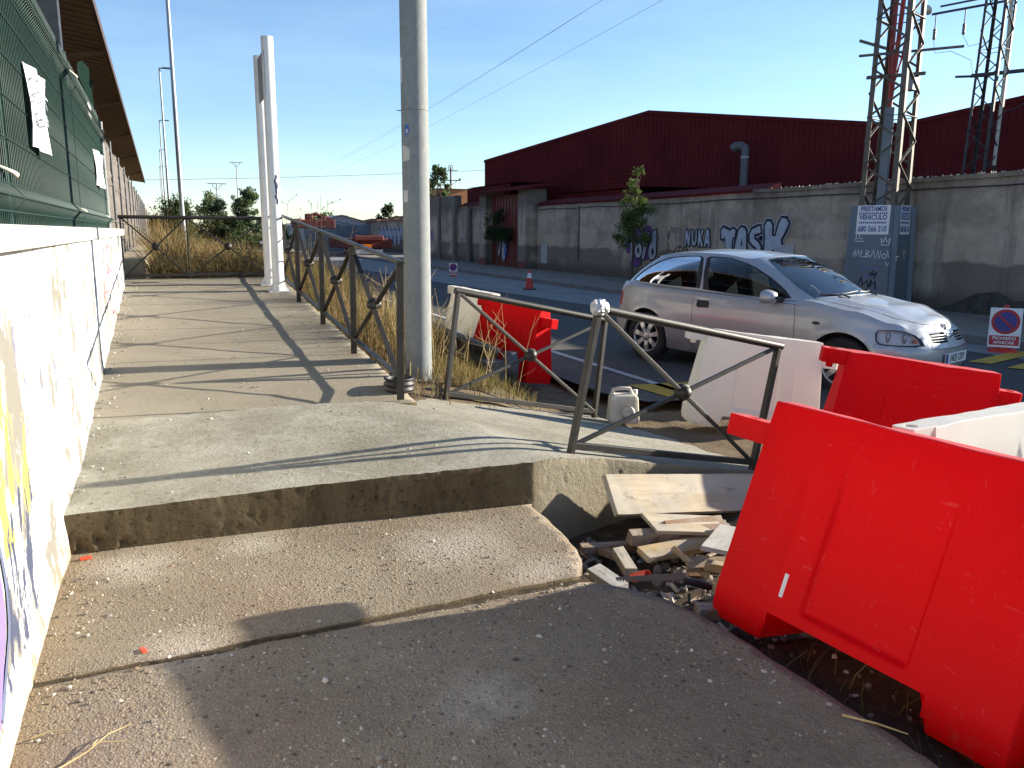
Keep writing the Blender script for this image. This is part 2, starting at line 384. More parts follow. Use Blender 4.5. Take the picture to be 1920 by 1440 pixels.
def plaster(name, dark=1.0):
    n = NT(name)
    x, y, z = n.xyz()
    c = n.ramp(n.noise(.8, 6, .6), [(.3, (.40, .325, .25)), (.7, (.53, .435, .34))])
    blot = n.noise(.55, 7, .68, v=n.map(sc=(1, 1, 1.5)))
    c = n.mix(n.ramp(blot, [(.47, 0), (.62, .60)]), c, (.19, .15, .112))
    streak = n.noise(1.3, 6, .7, v=n.map(sc=(1, 1.6, .16)))
    c = n.mix(n.ramp(streak, [(.52, 0), (.70, .7)]), c, (.075, .064, .055))
    # rain grime under the coping, ragged
    g = n.m('ADD', z, n.m('MULTIPLY', n.noise(1.2, 7, .7), -1.5))
    c = n.mix(n.ramp(n.m('MULTIPLY', g, .4), [(.56, 0), (.80, .75)]), c, (.085, .07, .056))
    # pale repainted band, dark render plinth with a broken edge
    e = n.m('ADD', z, n.m('MULTIPLY', n.noise(1.1, 5, .6), -.35))
    c = n.mix(n.m('MULTIPLY', n.ramp(n.m('MULTIPLY', e, .4), [(.36, 0), (.37, .7), (.50, .7), (.52, 0)]), n.ramp(n.noise(.3, 3, .5, v=n.map(loc=(0, 3, 0))), [(.45, 0), (.55, 1)])), c, (.50, .40, .29))
    pl = n.m('MULTIPLY', n.ramp(n.m('MULTIPLY', e, .5), [(.40, 1), (.43, 0)]), n.ramp(n.noise(.4, 3, .5, v=n.map(loc=(0, 7, 0))), [(.42, .0), (.50, .8)]))
    c = n.mix(pl, c, (.15, .125, .10))
    c = n.mix(n.ramp(n.m('MULTIPLY', e, .5), [(.02, .85), (.16, 0)]), c, (.10, .082, .066))
    c = n.mix(n.ramp(n.noise(7, 6, .78), [(.58, 0), (.70, .6)]), c, (.09, .076, .065))
    return n.set(c, .93, 0, n.bump(n.noise(9, 7, .7), .6, .02))
MT['plaster'] = plaster('stained plaster')
def ribbed(name, col, axis='H', pitch=.2, mul=1.0):
    n = NT(name)
    c = n.ramp(n.noise(.5, 4), [(.3, tuple(k*.72 for k in col)), (.7, tuple(min(1, k*1.25) for k in col))])
    c = n.mix(n.ramp(n.noise(1.5, 5, .7, v=n.map(sc=(1, 1, .1))), [(.55, 0), (.8, .35)]), c, tuple(k*.5 for k in col))
    return n.set(c, .9, 0.0, n.bump(n.noise(3, 3), .1, .01), Specular_IOR_Level=.12)
MT['maroon'] = ribbed('maroon sheet steel', (.098, .0125, .0145))
MT['maroon2'] = ribbed('maroon flashing', (.095, .011, .012))
MT['redgate'] = simple('red painted gate', (.15, .022, .02), .6, coord='pos', scale=1.5)
MT['soffit'] = simple('brown sheet soffit', (.22, .16, .105), .6, coord='pos', scale=2, var=.2)
MT['darksteel'] = simple('brown edge steel', (.07, .04, .032), .55, coord='pos')
MT['greysteel'] = simple('grey column steel', (.085, .09, .098), .5, .2, coord='pos')
MT['rail'] = simple('weathered dark railing paint', (.026, .0225, .0185), .5, .1, var=.45, scale=9, bump=.3, bscale=90, coord='pos')
def galv():
    n = NT('galvanised steel', 'obj')
    v = n.vor(34, v=n.map(sc=(1, 1, .6))); c = n.ramp(v[1], [(0, (.185, .20, .205)), (1, (.25, .265, .265))])
    c = n.mix(n.ramp(n.noise(3.5, 5, .7), [(.35, 0), (.75, .6)]), c, (.23, .245, .24))
    c = n.mix(n.ramp(n.noise(11, 5, .7, v=n.map(sc=(1, 1, .35))), [(.55, 0), (.8, .4)]), c, (.24, .255, .26))
    return n.set(c, .78, .0, n.bump(n.noise(40, 4), .12, .003), Specular_IOR_Level=.3)
MT['galv'] = galv()
MT['galvfar'] = simple('pale lamp post steel', (.28, .30, .315), .5, .4, coord='obj', var=.1)
MT['whitepaint'] = simple('white post paint', (.78, .78, .77), .4, coord='obj', var=.06, scale=5, bump=.1)
MT['signback'] = simple('sign panel grey', (.42, .43, .44), .45, .4)
def plastic(name, col, tr, trans=.42):
    n = NT(name, 'obj')
    f = n.noise(3, 5, .65)
    c = n.mix(n.ramp(f, [(.35, 0), (.8, .35)]), col, tuple(k*.8 for k in col))
    c = n.mix(n.ramp(n.noise(45, 4, .7, v=n.map(sc=(1, 1, .3))), [(.62, 0), (.72, .35)]), c, tuple(min(1, k*.9+.12) for k in col))
    c = n.mix(n.ramp(n.noise(26, 5, .8, v=n.map(sc=(.25, 1, 1.6), rot=(0, .4, 0))), [(.63, 0), (.67, .4)]), c, tuple(min(1, k*.8+.16) for k in col))
    dz = n.m('ADD', n.xyz()[2], n.m('MULTIPLY', n.noise(7, 6, .75), -.34))
    c = n.mix(n.m('MULTIPLY', n.ramp(n.m('ADD', dz, .3), [(.10, .5), (.24, .0)]), n.ramp(n.noise(24, 6, .8), [(.48, 0), (.60, 1)])), c, (.16, .10, .062))
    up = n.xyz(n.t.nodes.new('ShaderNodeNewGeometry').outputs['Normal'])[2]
    c = n.mix(n.m('MULTIPLY', n.m('MULTIPLY', n.ramp(up, [(.72, 0), (.86, .8)]), n.ramp(n.xyz()[2], [(.55, 0), (.62, 1)])), n.ramp(n.noise(14, 5, .7, v=n.map(sc=(.25, 1, 1))), [(.3, .35), (.65, .9)])), c, tuple(min(.62, k*.55+.24) for k in col))   # paler on upward faces: sunlit sheen painted in, with some dust
    n.set(c, .5, 0, n.bump(n.noise(60, 4, .6), .1, .003), Specular_IOR_Level=.12)
    t = n.t.nodes.new('ShaderNodeBsdfTranslucent'); t.inputs[0].default_value = (*tr, 1)
    mx = n.t.nodes.new('ShaderNodeMixShader'); mx.inputs[0].default_value = trans
    n.L(n.b.outputs[0], mx.inputs[1]); n.L(t.outputs[0], mx.inputs[2]); n.L(mx.outputs[0], n.o.inputs[0])
    return n.mat
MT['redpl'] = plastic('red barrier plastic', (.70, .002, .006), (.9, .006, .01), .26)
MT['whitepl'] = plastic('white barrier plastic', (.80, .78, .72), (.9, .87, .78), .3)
MT['silver'] = None
def carpaint():
    n = NT('silver car paint', 'obj')
    fl = n.noise(900, 2, .5)
    c = n.ramp(fl, [(.3, (.36, .375, .40)), (.7, (.43, .445, .47))])
    c = n.mix(n.m('MULTIPLY', n.ramp(n.xyz()[2], [(.25, .8), (.62, 0)]), n.ramp(n.noise(6, 6, .7), [(.35, .2), (.7, 1)])), c, (.22, .19, .15))   # road dust low on the sides
    return n.set(c, n.ramp(n.noise(3, 5, .7), [(.3, .36), (.7, .50)]), .5, None, Coat_Weight=.6, Coat_Roughness=.07)
MT['silver'] = carpaint()
def glass(name, tint, refl=.12):
    n = NT(name, 'obj')
    t = n.t.nodes.new('ShaderNodeBsdfTransparent'); t.inputs[0].default_value = (*tint, 1)
    g = n.t.nodes.new('ShaderNodeBsdfGlossy'); g.inputs['Roughness'].default_value = .02; g.inputs[0].default_value = (1, 1, 1, 1)
    lw = n.t.nodes.new('ShaderNodeFresnel'); lw.inputs[0].default_value = 1.4
    mx = n.t.nodes.new('ShaderNodeMixShader'); n.L(n.m('MAXIMUM', lw.outputs[0], refl*.5), mx.inputs[0]); n.L(t.outputs[0], mx.inputs[1]); n.L(g.outputs[0], mx.inputs[2]); n.L(mx.outputs[0], n.o.inputs[0])
    return n.mat
MT['glass'] = glass('car glass', (.34, .38, .38))
MT['screen'] = glass('windscreen glass', (.50, .56, .56), .45)
MT['lens'] = glass('lamp lens', (.85, .88, .9))
MT['black'] = simple('black plastic', (.016, .016, .017), .5, var=.2)
MT['rubber'] = simple('tyre rubber', (.018, .018, .018), .85, bump=.4)
MT['dark'] = simple('dark interior', (.02, .02, .022), .85)
MT['seat'] = simple('grey seat cloth', (.045, .047, .055), .95)
MT['wheel'] = simple('silver wheel', (.50, .50, .50), .35, .7, var=.05)
MT['chrome'] = simple('chrome', (.72, .72, .72), .15, 1, var=.03)
MT['redlamp'] = simple('red lamp lens', (.38, .006, .008), .15)
MT['amber'] = simple('amber lens', (.75, .20, .02), .2)
MT['plate'] = simple('number plate', (.74, .74, .72), .45, var=.04)
MT['plateblue'] = simple('plate blue', (.02, .07, .30), .45)
MT['ink'] = simple('black ink', (.012, .012, .014), .7)
MT['paper'] = simple('paper', (.78, .77, .76), .85, var=.05)
MT['blueink'] = simple('blue ink', (.035, .065, .26), .7)
MT['signblue'] = simple('sign blue', (.035, .035, .22), .5)
MT['signred'] = simple('sign red', (.42, .012, .02), .5)
MT['signwhite'] = simple('sign white', (.76, .76, .78), .5, var=.05)
MT['conered'] = simple('cone red plastic', (.62, .035, .02), .5)
MT['tape'] = simple('silver tape', (.62, .62, .62), .28, .7, var=.3, scale=25, bump=1, bscale=40, bd=.02)
MT['yellow'] = simple('yellow road paint', (.55, .33, .035), .85, coord='pos', scale=6, var=.3)
MT['roadwhite'] = simple('white road paint', (.48, .48, .46), .85, coord='pos', scale=8, var=.35)
MT['green'] = simple('green fence wire', (.006, .033, .026), .5, var=.2)
def netting():
    n = NT('green shade netting')
    c = n.ramp(n.noise(1.4, 5, .6), [(.3, (.0014, .012, .0088)), (.7, (.0034, .021, .0155))])
    n.set(c, .9, 0, n.bump(n.noise(160, 2), .6, .006), Specular_IOR_Level=.15)
    t = n.t.nodes.new('ShaderNodeBsdfTransparent')
    mx = n.t.nodes.new('ShaderNodeMixShader'); mx.inputs[0].default_value = .18
    n.L(n.b.outputs[0], mx.inputs[1]); n.L(t.outputs[0], mx.inputs[2]); n.L(mx.outputs[0], n.o.inputs[0])
    return n.mat
MT['net'] = netting()
MT['clip'] = simple('pale plastic clip', (.45, .42, .36), .5)
def brush():
    n = NT('weathered brushwood screen')
    c = n.ramp(n.noise(8, 6, .7, v=n.map(sc=(1, 1, .25))), [(.3, (.075, .066, .060)), (.55, (.17, .15, .135)), (.75, (.27, .25, .23))])
    return n.set(c, .95, 0, n.bump(n.noise(14, 5, .7, v=n.map(sc=(1, 1, .3))), 1, .05))
MT['brush'] = brush()
MT['plinth'] = simple('cream concrete plinth', (.44, .37, .25), .9, coord='pos', scale=5, var=.3, bump=.4)
def wood(name, a, b, c_):
    n = NT(name, 'obj')
    f = n.noise(7, 6, .65, v=n.map(sc=(.12, 1, 1)), dist=.4)
    c = n.ramp(f, [(.3, a), (.5, b), (.75, c_)])
    c = n.mix(n.ramp(n.noise(30, 5, .7, v=n.map(sc=(.06, 1, 1))), [(.55, 0), (.75, .5)]), c, tuple(k*.45 for k in a))
    c = n.mix(n.ramp(n.noise(4, 6, .75), [(.42, 0), (.62, .75)]), c, (.36, .345, .305))
    c = n.mix(n.ramp(n.noise(9, 5, .75, v=n.map(sc=(.5, 1, 1))), [(.58, 0), (.66, .7)]), c, tuple(k*.35 for k in b))
    return n.set(c, .88, 0, n.bump(n.noise(40, 5, v=n.map(sc=(.1, 1, 1))), .5, .004), Specular_IOR_Level=.2)
MT['woodpale'] = wood('concrete-stained pale board', (.30, .235, .15), (.43, .36, .255), (.55, .49, .39))
MT['woodred'] = wood('reddish timber', (.15, .075, .038), (.23, .125, .065), (.32, .20, .115))
MT['woodyel'] = wood('yellow timber', (.26, .165, .065), (.38, .26, .12), (.47, .35, .19))
MT['formply'] = wood('grey formwork ply', (.27, .27, .25), (.36, .36, .34), (.44, .43, .40))
MT['sawsteel'] = simple('rusty saw steel', (.16, .14, .12), .5, .6)
MT['orange'] = simple('orange-red plastic', (.80, .07, .03), .45)
MT['stone'] = simple('rubble stone', (.20, .175, .15), .95, coord='pos', scale=9, var=.5, bump=.5)
MT['paleston'] = simple('pale stone', (.50, .46, .40), .9, coord='pos', scale=20)
MT['straw'] = simple('straw', (.48, .36, .17), .9, coord='pos', scale=9, var=.4)
MT['can'] = simple('translucent plastic can', (.60, .55, .44), .5, var=.25, scale=9)
MT['latticedark'] = simple('dark lattice steel', (.05, .045, .048), .6, .3, coord='pos', var=.25)
MT['lattice'] = simple('galvanised lattice steel', (.125, .105, .085), .65, .2, coord='pos', var=.25)
MT['pedestal'] = simple('grey blue sheet steel', (.15, .18, .215), .55, .15, coord='pos', var=.12, scale=2)
MT['redpipe'] = simple('red conduit', (.34, .03, .025), .5)
MT['cable'] = simple('black cable', (.02, .02, .022), .6)
MT['insul'] = simple('glass insulator', (.45, .47, .45), .15)
MT['porcelain'] = simple('brown fuse', (.14, .10, .08), .4)
MT['rust'] = simple('rusty red machine paint', (.14, .02, .014), .7, coord='pos', var=.6, scale=3)
MT['cabinet'] = simple('pale cabinet door', (.42, .42, .42), .7, coord='pos', var=.1)
MT['containr'] = simple('weathered grey container', (.22, .25, .28), .7, coord='pos', var=.35, scale=1)
MT['shed'] = simple('pale shed sheet', (.40, .40, .42), .7, coord='pos', var=.1)
MT['tilered'] = simple('broken clay tiles', (.30, .13, .065), .9, coord='pos', var=.7, scale=3, bump=1, bscale=4, bd=.1)
MT['brick'] = simple('orange brick', (.42, .19, .09), .9, coord='pos', var=.2)
MT['gpurple'] = simple('purple spray paint', (.12, .045, .20), .8, coord='pos', var=.15)
MT['gviolet'] = simple('violet paint', (.19, .14, .45), .8, coord='pos', var=.1)
MT['gyellow'] = simple('yellow paint', (.80, .70, .12), .8, coord='pos', var=.1)
MT['gsilver'] = simple('silver spray paint', (.43, .47, .56), .7, coord='pos', var=.25, scale=5)
MT['gblack'] = simple('black spray paint', (.02, .02, .03), .8, coord='pos', var=.2)
MT['gdark'] = simple('dark slate spray paint', (.10, .12, .20), .8, coord='pos', var=.2)
MT['gpink'] = simple('red spray paint', (.60, .20, .22), .8, coord='pos', var=.15)
MT['gteal'] = simple('teal spray paint', (.04, .16, .19), .8, coord='pos', var=.2)
MT['gblue'] = simple('blue spray paint', (.05, .12, .42), .8, coord='pos', var=.1)
def leafmat(name, a, b, c_, tr=.3):
    n = NT(name); f = n.attr('rnd')
    c = n.ramp(f, [(0, a), (.5, b), (1, c_)])
    if tr > .32: c = n.mix(n.ramp(n.noise(.9, 4, .6), [(.42, 0), (.62, .75)]), c, (a[0]*.75, a[1]*.85, a[2]*.7))
    n.set(c, .7, 0, Specular_IOR_Level=.2)
    t = n.t.nodes.new('ShaderNodeBsdfTranslucent'); n.L(c, t.inputs[0])
    mx = n.t.nodes.new('ShaderNodeMixShader'); mx.inputs[0].default_value = tr
    n.L(n.b.outputs[0], mx.inputs[1]); n.L(t.outputs[0], mx.inputs[2]); n.L(mx.outputs[0], n.o.inputs[0])
    return n.mat
MT['leaf'] = leafmat('green leaves', (.045, .075, .016), (.095, .14, .032), (.17, .21, .055))
MT['leafdark'] = leafmat('dark leaves', (.022, .040, .014), (.040, .065, .022), (.07, .10, .035))
MT['leafgrey'] = leafmat('grey green leaves', (.065, .095, .04), (.11, .15, .065), (.18, .22, .10))
MT['dry'] = leafmat('dry grass', (.17, .115, .045), (.30, .215, .095), (.44, .34, .17), .35)
MT['drygreen'] = leafmat('half dry weeds', (.13, .12, .035), (.22, .19, .065), (.36, .27, .115), .35)
MT['drybrown'] = leafmat('brown dead weeds', (.12, .065, .035), (.20, .12, .062), (.30, .20, .11), .3)
MT['bark'] = simple('bark', (.10, .075, .055), .9, coord='pos', bump=.6, bscale=20, bd=.02)
MT['stickerpale'] = simple('torn pale sticker', (.52, .52, .48), .8)
MT['stripepale'] = simple('tail board stripe', (.55, .55, .55), .5)  # plain pale paint
MT['streak'] = simple('dark drip stain', (.075, .068, .06), .95, coord='pos', var=.5, scale=5)

def pebmat():
    n = NT('river pebble'); c = n.ramp(n.attr('rnd'), [(0, (.06, .05, .045)), (.15, (.15, .105, .07)), (.35, (.25, .18, .115)), (.6, (.21, .18, .15)), (.85, (.34, .285, .215)), (1, (.46, .42, .35))])
    return n.set(c, .85, 0, n.bump(n.noise(200, 3), .2, .002), Specular_IOR_Level=.25)
MT['pebble'] = pebmat()
# ================================================================ ground, road, pavements
def sstep(a, b, x):
    t = min(max((x-a)/(b-a), 0), 1); return t*t*(3-2*t)
RAMPZ = lambda y: .34+.0695*(y-5.68)
def G(x, y):
    z = -.20
    if y > 5.2:
        e = (RAMPZ(min(y, 12.9))-.14) if y < 13 else max(-.05, .72-.013*(y-13))
        far = 3.5 if y < 13 else 4.3
        t = sstep(1.7, far, x)
        k = sstep(5.3, 6.3, y)
        z = z+(e-z)*(1-t)*k
        z += .16*math.exp(-((x-2.75)/.55)**2-((y-7.1)/.7)**2)*k
    if 1.6 < x < 3.5 and 2.5 < y < 4.4: z -= .10*sstep(1.6, 1.9, x)*sstep(3.5, 3.0, x)
    z += .36*math.exp(-((x-3.06)/.25)**2)*sstep(3.3, 2.7, y)*sstep(.2, .9, y)  # earth bank added behind the near barrier to stop sun passing under it
    if x < 6 and y < 14 and x > -1: z += .016*vnoise(x, y, 3, 2)+.010*vnoise(x, y, 9, 5)
    if x > 4 : z -= .05*sstep(4.0, 4.4, x)*(1 if y > 6.6 else sstep(5.3, 5.6, x))
    return z
def grid_obj(name, xs, ys, zf, mat):
    X, Y = len(xs), len(ys); vs = [(x, y, zf(x, y)) for y in ys for x in xs]
    fs = [(j*X+i, j*X+i+1, (j+1)*X+i+1, (j+1)*X+i) for j in range(Y-1) for i in range(X-1)]
    mb = MB(); mb.add(vs, fs, 0, True); return mb
xs = [-900, -300, -100, -30, -10, -4, -2, -1]+[round(-.6+.08*i, 3) for i in range(76)]+[5.8, 6.5, 8, 11, 16, 25, 50, 120, 300, 900]
ys = [-300, -60, -20, -8, -4]+[round(-2+.08*i, 3) for i in range(144)]+[9.6+.3*i for i in range(15)]+[14.4+1.2*i for i in range(24)]+[50, 65, 85, 120, 200, 400, 900, 2500]
mb = grid_obj('ground', xs, ys, G, None)
mat_i = []
for f in mb.f:
    x = sum(mb.v[i][0] for i in f)/4; y = sum(mb.v[i][1] for i in f)/4
    mat_i.append(1 if (1.5 < x < 3.7 and -1 < y < 4.4) else (2 if y > 8.5 or x < -1 or x > 30 else 0))
mb.m = mat_i
structure(mb.build('ground', [MT['dirt'], MT['dug'], MT['field']]))

def sheet(name, poly, z, mat, sp=None):
    m_ = MB(); m_.add([(p[0], p[1], z) for p in poly], [tuple(range(len(poly)))]); return structure(m_.build(name, mat))
sheet('road', [(5.55, -60), (11.38, -60), (11.38, 600), (4.15, 600), (4.15, 7.2), (4.35, 6.62), (5.2, 6.45), (5.55, 6.0)], -.100, MT['asphalt'])
sheet('road_lane', [(10.9, -60), (11.38, -60), (11.38, 600), (4.6, 600), (7.0, 60), (8.4, 27), (8.95, 17), (10.6, 8.6)], -.096, MT['gutter'])
def strip(name, pts, wd, z, mat):
    m_ = MB()
    for (a, b) in pts:
        d = Vector((b[0]-a[0], b[1]-a[1], 0)).normalized(); nn = Vector((-d.y, d.x, 0))*wd/2
        m_.add([Vector((*a, z))+nn, Vector((*a, z))-nn, Vector((*b, z))-nn, Vector((*b, z))+nn], [(0, 1, 2, 3)])
    return structure(m_.build(name, mat))
strip('road_edge_line', [((4.95, 6.55), (4.98, 12.5)), ((5.0, 14.5), (5.05, 60))], .10, -.092, MT['roadwhite'])
m_ = MB(); m_.add([(4.62, 7.42, -.092), (4.66, 6.66, -.092), (5.42, 7.18, -.092), (5.35, 7.34, -.092)], [(0, 1, 2, 3)])
structure(m_.build('yellow_road_marking', MT['yellow']))
m_ = MB()
for k in range(8):
    a = Vector((9.66+.02*k, 7.16-.52*k, -.088)); d = Vector((1.55, .42, 0)); q = Vector((.12, -.24, 0))
    m_.add([a, a+q, a+q+d, a+d], [(0, 1, 2, 3)])
structure(m_.build('yellow_crossing_marking', MT['yellow']))
m_ = MB()
for k in range(90):
    m_.bx(11.38, 11.53, -20+k*1.0+.004, -20+(k+1)*1.0-.004, -.2, .035+.002*(k % 3))
m_.bx(11.38, 11.53, 70, 300, -.2, .035)
structure(m_.build('kerb', MT['kerb'], bevel=.012))
m_ = MB(); m_.bx(11.535, 16, -40, 300, -.2, .028)
structure(m_.build('far_pavement', MT['pave']))

# ---------------------------------------------------------------- slabs
def slab(name, outer, zf, bottom, mats, sp, jit=0, amp=.0025, edge=.05, side_mi=1):
    P = dens(outer, edge); rr = random.Random(5)
    P = [(p[0]+rr.uniform(-jit, jit), p[1]+rr.uniform(-jit, jit)) for p in P]
    zz = lambda x, y: zf(x, y)+amp*(vnoise(x, y, 2.3, 1)+.6*vnoise(x, y, 7, 4))
    V, T, _ = cdt(P, (), sp, 1, .2, 10)
    m_ = MB(); m_.add([(x, y, zz(x, y)) for x, y in V], T, 0, True)
    # loop order gives outward sides
    a = [(x, y, zz(x, y)) for x, y in P]; n = len(P)
    L = 5
    rows = [a]
    for j in range(1, L+1):
        t = j/L
        rows.append([(x+rr.uniform(-jit, jit)*.5, y+rr.uniform(-jit, jit)*.5, z+(bottom-z)*t) for x, y, z in a])
    vs = [p for r_ in rows for p in r_]
    fs = [(j*n+i, (j+1)*n+i, (j+1)*n+(i+1) % n, j*n+(i+1) % n) for j in range(L) for i in range(n)]
    m_.add(vs, fs, side_mi, True)
    return structure(m_.build(name, mats, weld=.0008))
EDGE = [(1.89, 4.06), (1.858, 3.98), (1.84, 3.6), (1.80, 3.32), (1.74, 3.15), (1.665, 3.045)]
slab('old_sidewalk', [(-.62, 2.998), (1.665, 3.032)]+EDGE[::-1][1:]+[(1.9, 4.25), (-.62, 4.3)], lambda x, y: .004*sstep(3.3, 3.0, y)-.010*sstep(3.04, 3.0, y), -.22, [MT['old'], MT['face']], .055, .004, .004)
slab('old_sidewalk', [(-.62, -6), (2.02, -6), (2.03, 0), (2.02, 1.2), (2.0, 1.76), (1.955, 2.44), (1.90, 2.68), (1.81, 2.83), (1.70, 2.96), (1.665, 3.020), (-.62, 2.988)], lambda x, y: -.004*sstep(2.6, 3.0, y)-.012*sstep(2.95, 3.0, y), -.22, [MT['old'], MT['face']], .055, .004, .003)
m_ = MB(); m_.add([(-.6, 2.95, -.013), (1.70, 2.985, -.013), (1.70, 3.06, -.013), (-.6, 3.03, -.013)], [(0, 1, 2, 3)])
structure(m_.build('pavement_joint', MT['dug']))
def slabz(x, y):
    a = .2+.025*(x+.5)+(.095-.02*(x+.5))*(y-4.2); b = .272-.21*(x-1.886)-.03*(y-4.3); k = .05
    h = max(0, min(1, .5+.5*(b-a)/k)); return b+(a-b)*h-k*h*(1-h)
FRONT = [(-.56, 4.205), (.2, 4.175), (.7, 4.15), (1.3, 4.09), (1.886, 4.02), (2.5, 4.225), (3.78, 4.40), (4.02, 4.48)]
BACK = [(4.05, 5.4), (3.72, 6.52), (2.6, 6.42), (2.06, 6.36), (1.74, 5.9), (1.66, 5.66), (.6, 5.70), (-.56, 5.63)]
rr = random.Random(11)
top = []
for p in dens(FRONT, .03, False):
    x, y = p; j = .002
    if 1.05 < x < 1.85 or 2.0 < x < 2.5: j = .008
    top.append((x+rr.uniform(-j, j), y+abs(rr.gauss(0, j))*1.2))
P = top+[(x+rr.uniform(-.012, .012), y+rr.uniform(-.015, .015)) for x, y in dens(BACK, .06, False)]
zz = lambda x, y: slabz(x, y)+.003*vnoise(x, y, 2.5, 3)+.0022*vnoise(x, y, 8, 7)
V, T, _ = cdt(P, (), .055, 1, .2, 10)
mb = MB(); mb.add([(x, y, zz(x, y)) for x, y in V], T, 0, True)
n = len(P); a = [(x, y, zz(x, y)) for x, y in P]; b = [(x, y, min(z-.06, -.25)) for x, y, z in a]
nf = len(top)
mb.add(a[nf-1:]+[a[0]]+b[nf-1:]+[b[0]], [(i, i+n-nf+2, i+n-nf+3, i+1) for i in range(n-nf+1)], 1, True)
# the formed front face, pitted and honeycombed
fx = dens(FRONT, .012, False); rows = 26; vs = []; fs = []
tp = np.array(top)
holes = [(rr.uniform(0, 1)*len(fx), rr.betavariate(2, 1.2), rr.uniform(.006, .018), rr.uniform(.004, .012)) for _ in range(90)]
for k in range(40): holes.append((rr.gauss(148, 22), rr.betavariate(3, 2), rr.uniform(.010, .03), rr.uniform(.008, .022)))
for k in range(26): holes.append((rr.gauss(10, 7), rr.uniform(.5, 1), rr.uniform(.010, .03), rr.uniform(.010, .025)))
for i, (x, y) in enumerate(fx):
    jx = int(np.argmin((tp[:, 0]-x)**2+(tp[:, 1]-y)**2)); x0, y0 = x, y
    zt = zz(x, y); zb = -.36
    for j in range(rows+1):
        t = j/rows; z = zt+(zb-zt)*t
        dep = (zt-z)
        o = .003*vnoise(x*2, z*3, 2, 8)+.0016*vnoise(x*11, z*17, 3, 2)
        for hc, hz, hr, hd in holes:
            di = (i-hc)*.012; dz = dep-hz*.23
            q = (di*di+dz*dz)/(hr*hr)
            if q < 1: o += hd*(1-q*q)*(.75+.5*vnoise(x*30, z*30, 3, hd*900))
        if j == 0: o = (tp[jx][1]-y)*.9
        vs.append((x, y+o, z))
for i in range(len(fx)-1):
    for j in range(rows):
        p = i*(rows+1)+j; fs.append((p, p+1, p+rows+2, p+rows+1))
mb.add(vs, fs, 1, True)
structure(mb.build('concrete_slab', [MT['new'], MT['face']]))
slab('ramp_walkway', [(-.6, 5.60), (1.665, 5.62), (1.67, 8), (1.68, 13.05), (-.6, 13.05)], lambda x, y: RAMPZ(y)-.03*sstep(6.0, 5.7, y), -.1, [MT['ramp'], MT['face']], .11, .006, .004, .08)

# ================================================================ left boundary wall
def wallx(y, z):
    b = -.488-.04*sstep(5.2, 3.6, y)
    return b+.006*vnoise(y, z, 2, 3)+.003*vnoise(y, z, 7, 1)+.03*sstep(.22, -.05, z-RAMPZ(max(y, 4.2))+.15 if y > 4.3 else z)*.6
bw = thing('boundary_wall', 'whitewashed peeling masonry wall with painted coping along the left of the walkway', 'wall', (-.75, 5, 0))
YS = [-6, -3, 0]+[.5+.09*i for i in range(132)]; YS = [y for y in YS if y < 12.36]+[12.37]; ZS = [-.25+.07*i for i in range(25)]; ZS = [z for z in ZS if z < 1.47]+[1.478]
mb = MB(); nz = len(ZS)
mb.add([(wallx(y, z), y, z) for y in YS for z in ZS], [(i*nz+j, (i+1)*nz+j, (i+1)*nz+j+1, i*nz+j+1) for i in range(len(YS)-1) for j in range(nz-1)], 0, True)
ye = 12.37
mb.add([(wallx(ye, -.2), ye, -.25), (-1.05, ye, -.25), (-1.05, ye, 1.478), (wallx(ye, 1.4), ye, 1.478), (-1.05, -6, -.25), (-1.05, -6, 1.478)], [(0, 3, 2, 1), (1, 2, 5, 4)])
mb.build('wall_body', MT['whitewall'], bw)
for y0, y1 in ((-6, 2.2), (2.212, 8.93), (8.942, 12.44)):
    mb = MB(); mb.bx(-1.08, -.438, y0, y1, 1.48, 1.567); mb.build('coping', MT['cap'], bw, bevel=.008)
wo = lambda y, z: (-.462, y, z)
UXL, UYL = (0, 1, 0), (0, 0, 1)
def wpaint(name, lines, wd, mat):
    mb = MB()
    for q, (L, w_) in enumerate(zip(lines, wd if isinstance(wd, list) else [wd]*len(lines))):
        Lr = []
        for i in range(len(L)-1):
            a, b = L[i], L[i+1]; k = max(1, int(math.hypot(b[0]-a[0], b[1]-a[1])/.05)); Lr += [(a[0]+(b[0]-a[0])*j/k, a[1]+(b[1]-a[1])*j/k) for j in range(k)]
        Lr.append(L[-1])
        m2 = MB(); strokes(m2, [Lr], w_, (0, 0, 0), UXL, UYL, 0)
        m2.v = [(wallx(v[1], v[2])+.004+.0005*q, v[1], v[2]) for v in m2.v]; mb.add(m2.v, m2.f)
    return mb.build(name, mat, bw)
arc = lambda cx, cy, r, a0, a1, n=16, ry=None: [(cx+r*math.cos(R(a0+(a1-a0)*i/n)), cy+(ry or r)*math.sin(R(a0+(a1-a0)*i/n))) for i in range(n+1)]
wpaint('graffiti', [arc(2.28, .45, .40, -80, 80, 16, .30), arc(2.2, .45, .34, -80, 80, 16, .26), arc(2.08, .45, .30, -80, 80, 14, .2)], [.13, .14, .2], MT['gviolet'])
wpaint('graffiti', [arc(2.42, .45, .385, -70, 60, 16, .33)], .035, MT['gdark'])
wpaint('graffiti', [[(8.05, 1.40), (8.25, 1.22), (8.1, 1.05)], [(8.5, 1.40), (8.25, 1.22)], arc(9.1, 1.28, .3, 90, 440, 18, .12), [(9.95, 1.42), (9.9, 1.2)], [(7.95, .98), (8.75, .98)], [(8.3, .98), (8.35, .68)], [(9.05, 1.0), (9.1, .72), (9.55, .70), (9.65, .98)], [(8.7, 1.15), (9.6, 1.13)]], .035, MT['gpink'])

